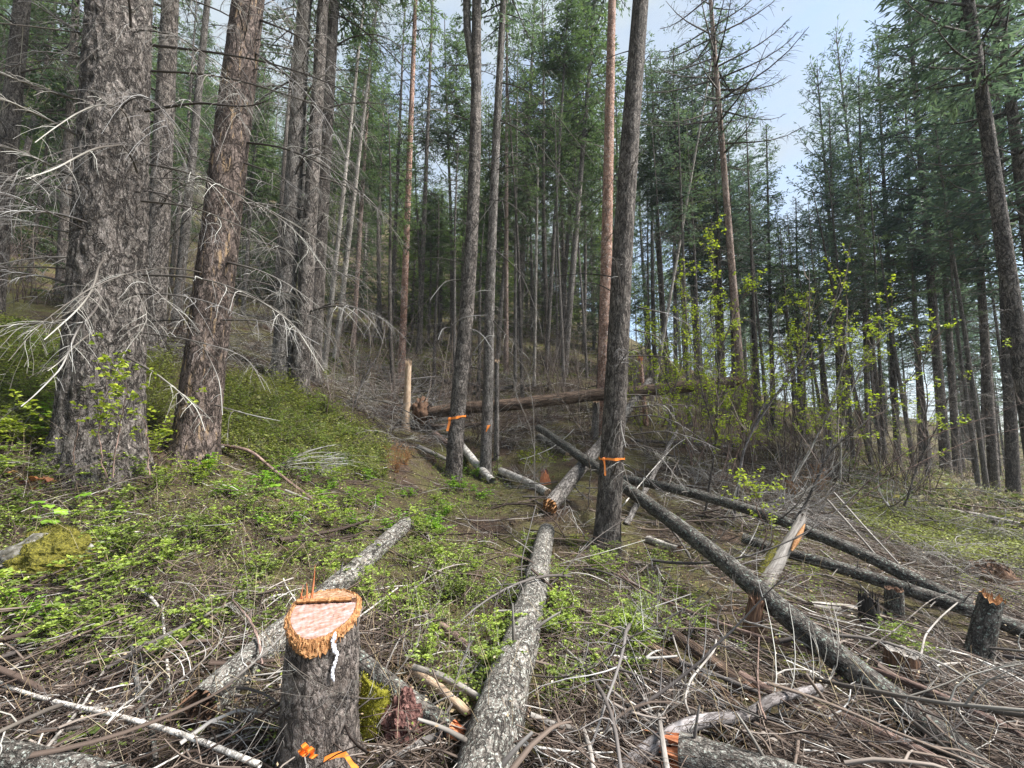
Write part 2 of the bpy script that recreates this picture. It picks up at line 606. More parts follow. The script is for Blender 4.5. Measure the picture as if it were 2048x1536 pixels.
M['charwood'] = woodm('charred_wood', [(0.35, (0.012, 0.010, 0.009)), (0.6, (0.035, 0.028, 0.024)), (0.8, (0.12, 0.09, 0.07))], (26, 26, 5), 0.85, 0.01)
M['cutwood'] = woodm('fresh_cut_wood', [(0.30, (0.15, 0.07, 0.04)), (0.42, (0.27, 0.15, 0.105)), (0.55, (0.36, 0.235, 0.21)), (0.70, (0.44, 0.35, 0.375))], (8, 40, 10), 0.6, 0.003)
M['tornwood'] = woodm('torn_tan_wood', [(0.32, (0.10, 0.045, 0.02)), (0.48, (0.28, 0.15, 0.08)), (0.62, (0.40, 0.27, 0.18)), (0.75, (0.47, 0.40, 0.36))], (14, 50, 20), 0.75, 0.006)
M['darkline'] = woodm('dark_inner_bark', [(0.3, (0.05, 0.02, 0.012)), (0.7, (0.13, 0.055, 0.028))], (40, 40, 40), 0.85, 0.004)
M['mosstuft'] = leafm('olive_moss_tuft', [(0.0, (0.02, 0.02, 0.005)), (0.5, (0.085, 0.08, 0.012)), (1.0, (0.22, 0.20, 0.03))], 0.2, 0.9)
M['mosstuft2'] = leafm('yellow_moss_tuft', [(0.0, (0.06, 0.055, 0.007)), (0.5, (0.19, 0.18, 0.018)), (1.0, (0.36, 0.34, 0.045))], 0.25, 0.9)
M['deadleaf'] = leafm('dead_leaf', [(0.0, (0.05, 0.028, 0.016)), (0.5, (0.15, 0.09, 0.05)), (1.0, (0.34, 0.25, 0.16))], 0.15, 0.8)
M['grass'] = leafm('grass_blade', [(0.0, (0.07, 0.10, 0.02)), (0.6, (0.16, 0.20, 0.05)), (1.0, (0.34, 0.30, 0.14))], 0.3, 0.6)
M['orangewood'] = woodm('torn_orange_wood', [(0.3, (0.12, 0.045, 0.018)), (0.48, (0.33, 0.15, 0.055)), (0.66, (0.50, 0.29, 0.13))], (60, 60, 22), 0.75, 0.006)
M['redwood'] = woodm('red_splinter_wood', [(0.3, (0.22, 0.06, 0.025)), (0.5, (0.45, 0.15, 0.06)), (0.7, (0.60, 0.33, 0.20))], (50, 50, 8), 0.7, 0.004)
M['tanwood'] = woodm('tan_broken_wood', [(0.3, (0.22, 0.14, 0.085)), (0.5, (0.42, 0.30, 0.20)), (0.7, (0.56, 0.45, 0.34))], (40, 40, 6), 0.8, 0.005)
M['sap'] = woodm('dried_sap', [(0.35, (0.50, 0.50, 0.56)), (0.6, (0.78, 0.78, 0.82))], (60, 60, 60), 0.45, 0.003)
M['moss'] = woodm('moss', [(0.3, (0.03, 0.028, 0.006)), (0.5, (0.10, 0.09, 0.012)), (0.7, (0.24, 0.21, 0.03))], (45, 45, 45), 0.95, 0.012)
M['punk'] = woodm('crumbled_red_wood', [(0.32, (0.03, 0.014, 0.012)), (0.5, (0.13, 0.06, 0.05)), (0.68, (0.34, 0.19, 0.16))], (40, 40, 40), 0.95, 0.012)
M['mossy'] = woodm('bright_moss', [(0.3, (0.07, 0.065, 0.008)), (0.5, (0.19, 0.175, 0.016)), (0.7, (0.32, 0.30, 0.035))], (45, 45, 20), 0.95, 0.012)
M['rock'] = woodm('mossy_rock', [(0.36, (0.035, 0.032, 0.02)), (0.5, (0.11, 0.10, 0.08)), (0.66, (0.26, 0.245, 0.225))], (10, 10, 10), 0.95, 0.01)
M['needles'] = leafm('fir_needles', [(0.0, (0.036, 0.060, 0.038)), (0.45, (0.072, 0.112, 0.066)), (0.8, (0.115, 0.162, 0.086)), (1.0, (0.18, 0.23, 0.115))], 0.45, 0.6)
M['needles_far'] = leafm('bright_fir_needles', [(0.0, (0.05, 0.085, 0.022)), (0.5, (0.115, 0.175, 0.042)), (1.0, (0.21, 0.28, 0.075))], 0.35, 0.6)  # sunlit yellow-green of the far firs, painted into the needle colour
M['needles_blue'] = leafm('blue_green_needles', [(0.0, (0.044, 0.072, 0.070)), (0.5, (0.088, 0.134, 0.124)), (1.0, (0.17, 0.225, 0.185))], 0.45, 0.6)  # bluish veil of lens glare, painted into the needle colour
M['needles_dead'] = leafm('dead_brown_needles', [(0.0, (0.06, 0.04, 0.03)), (0.5, (0.12, 0.085, 0.06)), (1.0, (0.20, 0.15, 0.11))], 0.15, 0.8)
M['limb'] = leafm('limb_bark', [(0.0, (0.028, 0.023, 0.02)), (0.5, (0.075, 0.064, 0.056)), (1.0, (0.19, 0.17, 0.155))], 0, 0.9)
M['dead'] = leafm('dead_branch', [(0.0, (0.04, 0.032, 0.028)), (0.3, (0.10, 0.085, 0.075)), (0.7, (0.25, 0.23, 0.21)), (1.0, (0.48, 0.465, 0.435))], 0, 0.9, 0.1)
M['twig'] = leafm('litter_twig', [(0.0, (0.02, 0.013, 0.010)), (0.3, (0.065, 0.044, 0.034)), (0.65, (0.17, 0.13, 0.105)), (1.0, (0.46, 0.43, 0.40))], 0, 0.85, 0.05)
M['stem'] = leafm('shrub_stem', [(0.0, (0.05, 0.033, 0.026)), (0.5, (0.15, 0.11, 0.088)), (1.0, (0.36, 0.31, 0.27))], 0, 0.85, 0.1)
M['leaf'] = leafm('young_leaf', [(0.0, (0.11, 0.155, 0.032)), (0.5, (0.215, 0.285, 0.055)), (1.0, (0.37, 0.44, 0.09))], 0.38, 0.5, 0.3)
M['leafy'] = leafm('yellow_green_leaf', [(0.0, (0.16, 0.21, 0.022)), (0.5, (0.30, 0.37, 0.038)), (1.0, (0.46, 0.50, 0.07))], 0.42, 0.5)
M['leafb'] = leafm('bright_green_leaf', [(0.0, (0.10, 0.21, 0.02)), (0.5, (0.20, 0.36, 0.035)), (1.0, (0.32, 0.47, 0.06))], 0.4, 0.5)
M['leafred'] = leafm('reddish_leaf', [(0.0, (0.30, 0.10, 0.06)), (0.5, (0.38, 0.17, 0.08)), (1.0, (0.40, 0.28, 0.09))], 0.3, 0.5)
M['cover'] = leafm('cover_leaf', [(0.0, (0.10, 0.115, 0.032)), (0.5, (0.20, 0.225, 0.05)), (1.0, (0.36, 0.38, 0.095))], 0.35, 0.55, 0.05)
M['rust'] = leafm('rusty_twig', [(0.0, (0.16, 0.06, 0.02)), (0.5, (0.32, 0.14, 0.05)), (1.0, (0.42, 0.26, 0.12))], 0.1, 0.8)
M['drygrass'] = leafm('dry_stem', [(0.0, (0.22, 0.15, 0.08)), (0.5, (0.40, 0.31, 0.19)), (1.0, (0.56, 0.48, 0.34))], 0, 0.8)
m, nt, N, Lk = new_mat('orange_ribbon')
bs = N('ShaderNodeBsdfPrincipled')
bs.inputs['Base Color'].default_value = (0.95, 0.27, 0.035, 1)
bs.inputs['Roughness'].default_value = 0.45
o_ = N('ShaderNodeOutputMaterial')
Lk(bs.outputs[0], o_.inputs[0])
M['ribbon'] = m

# ground: needle litter, with soil and mossy patches
m, nt, N, Lk = new_mat('forest_floor')
tcg = N('ShaderNodeTexCoord')


def gn(scale, detail=6, rough=0.6):
    n = N('ShaderNodeTexNoise')
    n.inputs['Scale'].default_value = scale
    n.inputs['Detail'].default_value = detail
    n.inputs['Roughness'].default_value = rough
    Lk(tcg.outputs['Object'], n.inputs['Vector'])
    return n.outputs['Fac']


fineg = gn(38, 8, 0.75)
col = ramp_out(N, Lk, fineg, [(0.3, (0.016, 0.011, 0.008)), (0.48, (0.058, 0.038, 0.027)), (0.6, (0.13, 0.088, 0.062)), (0.75, (0.27, 0.21, 0.16))])
pat = ramp_out(N, Lk, gn(1.3, 5), [(0.40, (0, 0, 0)), (0.58, (1, 1, 1))])
mossc = ramp_out(N, Lk, gn(22, 6, 0.7), [(0.35, (0.045, 0.043, 0.015)), (0.55, (0.13, 0.13, 0.04)), (0.75, (0.25, 0.235, 0.09))])
col = mixc(N, Lk, math_(N, Lk, 'MULTIPLY', pat, 0.7), col, mossc)
bs = N('ShaderNodeBsdfPrincipled')
bs.inputs['Roughness'].default_value = 0.95
bs.inputs['Specular IOR Level'].default_value = 0.15
Lk(col, bs.inputs['Base Color'])
bp = N('ShaderNodeBump')
bp.inputs['Distance'].default_value = 0.03
Lk(fineg, bp.inputs['Height'])
Lk(bp.outputs[0], bs.inputs['Normal'])
o_ = N('ShaderNodeOutputMaterial')
Lk(bs.outputs[0], o_.inputs[0])
M['ground'] = m

# ------------------------------------------------------------------ the ground sheet
def spaced(lo, hi, n, c, k):
    a = np.linspace(np.arcsinh((lo - c) / k), np.arcsinh((hi - c) / k), n)
    return c + k * np.sinh(a)


xs = spaced(-520, 520, 250, 0.0, 4.5)
ys = spaced(-120, 700, 260, 4.0, 5.0)
X, Y = np.meshgrid(xs, ys)
Z = H(X, Y)
near = np.clip(1.2 - np.hypot(X, Y) / 25, 0, 1)
Z = Z + near * 0.035 * fbm(np.stack([X * 5, Y * 5, X * 0], -1), 3)
far = np.clip((np.hypot(X, Y) - 110) / 300, 0, 1)
Z = Z - far * 25
ny_, nx_ = X.shape
iy, ix = np.meshgrid(np.arange(ny_ - 1), np.arange(nx_ - 1), indexing='ij')
q0 = (iy * nx_ + ix).ravel()
Qg = np.stack([q0, q0 + 1, q0 + nx_ + 1, q0 + nx_], -1)
ground = ob('ground', build_mesh('ground', np.stack([X, Y, Z], -1).reshape(-1, 3), Qg, mat=M['ground']))
tag(ground, 'brown forest floor of needles and soil on a slope', kind='structure')

# ================================================================== TREES
def rot_to(d):
    return Vector((0, 0, 1)).rotation_difference(Vector([float(c) for c in d]))


def add_dead(mb, P, r0, r1, nsub, sublen, droop, g, sides=4, pale=0.6, subr=0.5, smin=0.2):
    """one dead branch: a tapering limb along P with drooping side twigs"""
    P = np.asarray(P, float)
    k = len(P)
    f = np.linspace(0, 1, k)
    R = r0 + (r1 - r0) * f ** 0.8
    mb.tubes(P[None], R[None], sides, (0.12 + (pale - 0.12) * np.clip(f * 1.6, 0, 1) + g.normal(0, 0.05, k))[None])
    if nsub <= 0:
        return
    s = np.sort(g.uniform(smin, 0.98, nsub))
    fi = s * (k - 1)
    i0 = np.clip(np.floor(fi).astype(int), 0, k - 2)
    w = (fi - i0)[:, None]
    st = P[i0] * (1 - w) + P[i0 + 1] * w
    T = unit(P[i0 + 1] - P[i0])
    side = unit(np.cross(T, np.array([0, 0, 1.0]) + g.normal(0, 0.25, (nsub, 3))))
    sg = np.where(np.arange(nsub) % 2 == 0, 1, -1)[:, None]
    an = np.radians(g.uniform(35, 75, nsub))[:, None]
    d = T * np.cos(an) + side * sg * np.sin(an) + np.array([0, 0, 1]) * g.uniform(-0.25, 0.25, (nsub, 1))
    l = sublen * g.uniform(0.35, 1.15, nsub) * (1.15 - 0.6 * s)
    q = np.linspace(0, 1, 6)
    dr = droop * g.uniform(0.4, 1.3, nsub)
    SP = st[:, None] + unit(d)[:, None] * (l[:, None] * q)[..., None]
    SP[..., 2] -= (dr * l)[:, None] * q ** 2
    SP += unit(np.cross(d, np.array([0.3, 0.2, 1])))[:, None] * (np.sin(q * 5)[None, :, None] * (l * g.normal(0, 0.06, nsub))[:, None, None])
    rr = (r0 + (r1 - r0) * s) * subr
    SR = np.maximum(rr[:, None] * (1 - 0.75 * q), 0.0011)
    mb.tubes(SP, SR, 3, np.clip(g.uniform(0.35, 1.0, nsub), 0, 1))
    n3 = nsub * 2
    j = g.integers(0, nsub, n3)
    q3 = g.integers(1, 5, n3)
    st3 = SP[j, q3]
    d3 = unit(unit(d)[j] + g.normal(0, 0.7, (n3, 3)))
    l3 = l[j] * g.uniform(0.2, 0.5, n3)
    qq = np.linspace(0, 1, 4)
    P3 = st3[:, None] + d3[:, None] * (l3[:, None] * qq)[..., None]
    P3[..., 2] -= (0.5 * l3)[:, None] * qq ** 2
    mb.tubes(P3, np.maximum(rr[j][:, None] * 0.6 * (1 - 0.7 * qq), 0.001), 3, np.clip(g.uniform(0.3, 0.95, n3), 0, 1))


def arc(L, e0, e1, k, g, wob=0.04):
    """a curve that starts at the origin along +X with pitch e0 and ends with pitch e1 (degrees)"""
    e = np.radians(np.linspace(e0, e1, k))
    yaw = np.cumsum(g.normal(0, wob, k))
    st = L / (k - 1)
    d = np.stack([np.cos(e) * np.cos(yaw), np.cos(e) * np.sin(yaw), np.sin(e)], -1) * st
    return np.concatenate([np.zeros((1, 3)), np.cumsum(d, 0)])[:k]


BR = []                                                  # dead branch meshes, about 1.2 to 2.6 m long
for i in range(10):
    g = np.random.default_rng(100 + i)
    Lb = g.uniform(1.2, 2.6)
    mb = MB()
    add_dead(mb, arc(Lb, g.uniform(-8, 22), g.uniform(-70, -30), 12, g, 0.06), 0.013 + 0.003 * Lb, 0.0035, 14, 0.27 * Lb, 0.75, g, 5, g.uniform(0.4, 0.8))
    BR.append(mb.mesh('dead_branch', M['dead']))
BRF = []                                                 # fine, long, drooping ones with many hair-thin twigs
for i in range(8):
    g = np.random.default_rng(120 + i)
    Lb = g.uniform(1.3, 2.5)
    mb = MB()
    add_dead(mb, arc(Lb, g.uniform(-15, 15), g.uniform(-80, -40), 12, g, 0.07), 0.0085, 0.0022, 20, 0.25 * Lb, 0.9, g, 4, g.uniform(0.2, 0.42), .42)
    BRF.append(mb.mesh('dead_branch', M['dead']))
BRD = []                                                 # darker, shorter ones
for i in range(6):
    g = np.random.default_rng(140 + i)
    Lb = g.uniform(0.7, 1.6)
    mb = MB()
    add_dead(mb, arc(Lb, g.uniform(0, 30), g.uniform(-50, -5), 10, g, 0.08), 0.011, 0.003, 8, 0.22 * Lb, 0.6, g, 4, g.uniform(0.1, 0.35))
    BRD.append(mb.mesh('dead_branch', M['dead']))
SETS = []                                                # whole columns of dead lower branches for the trees further back
for i in range(5):
    g = np.random.default_rng(170 + i)
    mb = MB()
    for z in np.sort(g.uniform(0.12, 1.0, 46)) * 10:
        Lb = g.uniform(0.35, 1.5) * (0.75 + 0.04 * z)
        P = arc(Lb, g.uniform(-5, 30), g.uniform(-60, -5), 7, g, 0.08)
        a = g.uniform(0, 2 * PI)
        P = P @ np.array([[math.cos(a), math.sin(a), 0], [-math.sin(a), math.cos(a), 0], [0, 0, 1]]) + [0.1 * math.cos(a), 0.1 * math.sin(a), z]
        add_dead(mb, P, 0.013, 0.004, 5, 0.3 * Lb, 0.6, g, 3, g.uniform(0.15, 0.6))
    SETS.append(mb.mesh('dead_branches', M['dead']))


def kites(C, D, Nn, Ln, Wd):
    """pointed leaf-like quads"""
    D = unit(D)
    Wv = unit(np.cross(D, Nn))
    Up = np.cross(Wv, D)
    Ln, Wd = np.asarray(Ln)[:, None], np.asarray(Wd)[:, None]
    V = np.stack([C, C + D * Ln * 0.45 + Wv * Wd * 0.5, C + D * Ln - Up * Ln * 0.12, C + D * Ln * 0.45 - Wv * Wd * 0.5], 1)
    n = len(C)
    return V.reshape(-1, 3), (np.arange(n)[:, None] * 4 + np.arange(4)[None])


def crown(seed, Hc, R, nb, dens, bare=0.0, droop=0.35, up=0.3, e_lo=-12, e_hi=48, kl=0.15, kw=0.045, pw=0.85, low=0.5, kpt=1.0, clump=0.0):
    g = np.random.default_rng(seed)
    t = np.sort(g.uniform(0, 1, nb) ** 1.05)
    t = np.round(t * Hc / 0.34) / (Hc / 0.34) * 0.7 + t * 0.3
    prof = np.clip(1 - t, 0, 1) ** pw * np.minimum(1, t / 0.16 * (1 - low) + low)
    Lb = R * prof * g.uniform(0.55, 1.18, nb) + 0.10
    if clump:
        Lb *= np.where(g.uniform(size=nb) < clump, g.uniform(0.25, 0.6, nb), 1)
    az = np.arange(nb) * 2.399 + g.normal(0, 0.5, nb)
    e0 = np.radians(e_lo + (e_hi - e_lo) * t ** 1.6 + g.normal(0, 7, nb))
    hd = np.stack([np.cos(az), np.sin(az), np.zeros(nb)], -1)
    q = np.linspace(0, 1, 6)

    def pos(b, s):
        s = s[:, None]
        l = Lb[b][:, None]
        z = l * s * np.tan(e0[b])[:, None] * 0.9 - droop * l * s ** 2 + up * l * s ** 3
        P = hd[b] * (l * s)
        P[:, 2:] += z + (t[b] * Hc)[:, None]
        return P
    bi = np.repeat(np.arange(nb), 6)
    BP = pos(bi, np.tile(q, nb)).reshape(nb, 6, 3)
    limb = MB()
    limb.tubes(BP, np.maximum((0.012 + 0.011 * Lb)[:, None] * (1 - 0.8 * q), 0.003), 3, g.uniform(0.2, 0.7, nb))
    cnt = np.maximum(3, (Lb * dens).astype(int))
    b = np.repeat(np.arange(nb), cnt)
    n = len(b)
    s = g.uniform(0.12, 1.0, n) ** 0.8
    st = pos(b, s)
    Tn = unit(pos(b, np.minimum(s + 0.05, 1.05)) - st)
    sd_ = unit(np.cross(Tn, [0, 0, 1.0]))
    sg = np.where(g.uniform(size=n) < 0.5, 1, -1)[:, None]
    an = np.radians(g.uniform(25, 70, n))[:, None]
    d = unit(Tn * np.cos(an) + sd_ * sg * np.sin(an) + np.stack([g.normal(0, .12, n), g.normal(0, .12, n), g.normal(-0.12, 0.22, n)], -1))
    tl = 0.10 + 0.38 * Lb[b] * (1.08 - s) * g.uniform(0.4, 1.2, n)
    tl = np.minimum(tl, 0.75)
    tp = st + d * tl[:, None]
    tp[:, 2] -= tl * 0.25
    mid = st + d * (tl * 0.5)[:, None]
    keep = g.uniform(size=n) >= 0.0
    tw = np.stack([st, mid, tp], 1)
    limb.tubes(tw[::2], np.repeat(np.array([[0.006, 0.0045, 0.002]]), len(tw[::2]), 0), 3, g.uniform(0.3, 1.0, len(tw[::2])))
    need = None
    sel = np.where(g.uniform(size=n) >= bare)[0]
    if len(sel):
        kc = np.maximum(2, (tl[sel] * 17 * kpt).astype(int))
        kb = np.repeat(sel, kc)
        m = len(kb)
        f = g.uniform(0.1, 1.0, m)[:, None]
        C = st[kb] * (1 - f) ** 2 + 2 * mid[kb] * f * (1 - f) + tp[kb] * f ** 2
        dd = unit(tp[kb] - st[kb])
        s2 = unit(np.cross(dd, [0, 0, 1.0]))
        a2 = np.radians(g.uniform(-62, 62, m))[:, None]
        D = dd * np.cos(a2) + s2 * np.sin(a2) + g.normal(0, 0.22, (m, 3)) + [0, 0, 0.05]
        Nn = np.array([0, 0, 1.0]) + g.normal(0, 0.45, (m, 3))
        V, Q = kites(C, D, Nn, kl * g.uniform(0.6, 1.3, m), kw * g.uniform(0.7, 1.3, m))
        br = g.uniform(0, 1, nb)
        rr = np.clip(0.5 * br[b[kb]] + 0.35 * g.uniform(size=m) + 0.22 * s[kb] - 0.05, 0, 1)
        need = (V, Q, np.repeat(rr, 4))
    return need, limb


CROWN = {}


def make_crown(key, mat, *a, **k):
    need, limb = crown(*a, **k)
    nm = None
    if need is not None:
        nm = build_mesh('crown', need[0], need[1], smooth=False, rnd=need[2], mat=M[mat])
    CROWN[key] = dict(n=nm, l=limb.mesh('limbs', M['limb']), H=a[1], R=a[2])


make_crown('fir0', 'needles', 1, 12.0, 2.1, 190, 16, up=0.45, pw=0.75, clump=.15)
make_crown('fir1', 'needles', 2, 11.0, 1.9, 170, 15, droop=0.45, up=0.4, clump=0.25)
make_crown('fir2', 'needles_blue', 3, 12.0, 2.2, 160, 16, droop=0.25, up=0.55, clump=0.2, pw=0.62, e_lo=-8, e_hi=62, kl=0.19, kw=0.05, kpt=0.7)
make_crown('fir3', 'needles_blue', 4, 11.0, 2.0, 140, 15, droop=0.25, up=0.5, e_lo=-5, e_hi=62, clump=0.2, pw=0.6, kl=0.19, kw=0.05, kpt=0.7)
make_crown('open0', 'needles', 5, 9.0, 1.7, 90, 12, clump=0.35, low=0.35, kpt=0.9, droop=0.5, pw=0.6)
make_crown('open1', 'needles', 6, 9.0, 1.5, 75, 12, clump=0.3, low=0.6, kpt=0.9, droop=0.55, pw=0.5)
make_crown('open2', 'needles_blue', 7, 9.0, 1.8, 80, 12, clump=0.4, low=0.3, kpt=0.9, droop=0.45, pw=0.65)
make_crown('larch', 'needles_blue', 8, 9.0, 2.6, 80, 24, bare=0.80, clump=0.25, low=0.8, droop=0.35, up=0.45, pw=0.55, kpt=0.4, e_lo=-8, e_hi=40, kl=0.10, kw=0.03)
make_crown('brown', 'needles_dead', 9, 6.0, 1.5, 90, 12, bare=0.2, droop=0.9, up=0.1, kl=0.2, kw=0.02, low=0.7, pw=0.5)
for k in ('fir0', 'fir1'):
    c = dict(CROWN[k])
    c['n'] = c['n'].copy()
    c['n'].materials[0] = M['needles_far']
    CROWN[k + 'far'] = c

_trunk_cache = {}


def trunk_mesh(axis, Ht, D, s, dz, flare, amp, freq, seed, mat, top=0.02, pw=0.75, lean_flare=None):
    g = np.random.default_rng(seed)
    z = np.concatenate([np.arange(-0.35, min(7.0, Ht), dz), np.linspace(min(7.0, Ht), Ht, max(4, int((Ht - 7) / 0.6)) if Ht > 7 else 2)])
    z = np.unique(np.round(z, 4))
    P = np.stack([axis(zz) for zz in z])
    r = (D / 2 - top) * np.clip(1 - z / Ht, 0, 1) ** pw + top
    r = r * (1 + flare * np.exp(-np.clip(z + 0.1, 0, None) / 0.28))
    an = np.arange(s) * 2 * PI / s
    zz, aa = np.meshgrid(z, an, indexing='ij')
    rr = np.repeat(r[:, None], s, 1)
    q = np.stack([np.cos(aa) * rr, np.sin(aa) * rr, zz], -1)
    lob = 1 + 0.05 * perlin(np.stack([np.cos(aa) * 1.1 + seed, np.sin(aa) * 1.1, zz * 0.35], -1))
    but = flare * 0.55 * np.exp(-np.clip(zz, 0, None) / 0.35) * perlin(np.stack([np.cos(aa) * 2.1 + seed * 3.1, np.sin(aa) * 2.1, zz * 0.2], -1))
    if amp > 0:
        nn = perlin(q * np.array([freq, freq, freq * 0.38]) + seed)
        n2 = perlin(q * np.array([freq * 2.3, freq * 2.3, freq * 0.9]) + seed * 2)
        rr = rr * (lob + but) + amp * (0.5 - np.abs(nn) * 2.2) + amp * 0.5 * n2
    else:
        rr = rr * (lob + but)
    V, Q, bk = tubes(P[None], np.maximum(rr, 0.004)[None], s)
    bk[:, 2] += seed * 1.7
    return build_mesh('trunk', V, Q, bk=bk, mat=M[mat])


TREES = []                                               # (x, y) of every tree


def tree(name, label, cat, base, slope, D, Ht, mat, s=14, dz=0.22, flare=0.35, amp=0.0, freq=14, seed=0, crowns=(), sets=0, bow=(0, 0), near=None, group=None, broken=False, pw=0.75, top=0.02):
    t = thing(name, label, cat, base, 0, group)
    bl = 12.0

    def axis(z):
        q = z / bl
        return np.array([slope[0] * z + bow[0] * math.sin(q * PI) * min(1, max(q, 0) * 3), slope[1] * z + bow[1] * math.sin(q * PI * 0.8), z])
    ob('trunk', trunk_mesh(axis, Ht, D, s, dz, flare, amp, freq, seed, mat, top, pw), t)
    for (z0, z1, R, key, roll) in crowns:
        c = CROWN[key]
        p0, p1 = axis(z0), axis(z1)
        qt = (rot_to(p1 - p0).to_matrix() @ Matrix.Rotation(roll, 3, 'Z')).to_euler()
        sc = (R / c['R'], R / c['R'], np.linalg.norm(p1 - p0) / c['H'])
        if c['n'] is not None:
            ob('crown', c['n'], t, p0, qt, sc)
        ob('limbs', c['l'], t, p0, qt, sc)['kind'] = 'stuff'
    if sets:
        zt = sets if sets > 1 else Ht * 0.6
        p1 = axis(zt)
        o = ob('dead_branches', SETS[seed % len(SETS)], t, (0, 0, 0), (rot_to(p1).to_matrix() @ Matrix.Rotation(seed * 1.3, 3, 'Z')).to_euler(), (1, 1, zt / 10))
        o['kind'] = 'stuff'
    if near:
        g = np.random.default_rng(900 + seed)
        n, z0, z1, lib, smin, smax = near
        for zb in np.sort(g.uniform(z0, z1, n)):
            a = g.uniform(0, 2 * PI)
            r = D / 2 * max(0.05, 1 - zb / Ht) ** pw * 0.9
            p = axis(zb) + np.array([math.cos(a) * r, math.sin(a) * r, 0])
            ob('branch', lib[int(g.integers(len(lib)))], t, p, (0, g.normal(0, 0.12), a), g.uniform(smin, smax))
    TREES.append((base[0], base[1]))
    return t, axis


def pxtree(name, label, cat, ub, vb, d, ut, vt, D, Ht, mat, **k):
    """tree whose foot and a point higher up are known by pixel at forward distance d"""
    b = px(ub, vb, d)
    b[2] = float(H(b[0], b[1])) - 0.02
    tp = px(ut, vt, d)
    sl = (tp[0] - b[0]) / max(tp[2] - b[2], 0.5)
    return tree(name, label, cat, b, (sl, k.pop('sy', 0.0)), D, Ht, mat, **k)


def limb_px(t, pts, d0, d1, r0, r1, nsub, sublen, seed, pale=0.6, droop=0.7, name='branch'):
    """a branch that follows photo pixels from the trunk outwards, going from depth d0 to d1"""
    g = np.random.default_rng(seed)
    pts = np.array(pts, float)
    L_ = np.concatenate([[0], np.cumsum(np.hypot(*np.diff(pts, axis=0).T))])
    f = np.linspace(0, 1, max(8, 3 * len(pts)))
    u = np.interp(f * L_[-1], L_, pts[:, 0])
    v = np.interp(f * L_[-1], L_, pts[:, 1])
    ker = np.array([0.25, 0.5, 0.25])
    for _ in range(2):
        u[1:-1] = np.convolve(u, ker, 'valid')
        v[1:-1] = np.convolve(v, ker, 'valid')
    P = px(u, v, d0 + (d1 - d0) * f)
    o = np.array(t.location)
    mb = MB()
    add_dead(mb, P - o, r0, r1, nsub, sublen, droop, g, 5, pale)
    return ob(name, mb.mesh('branch', M['dead']), t)


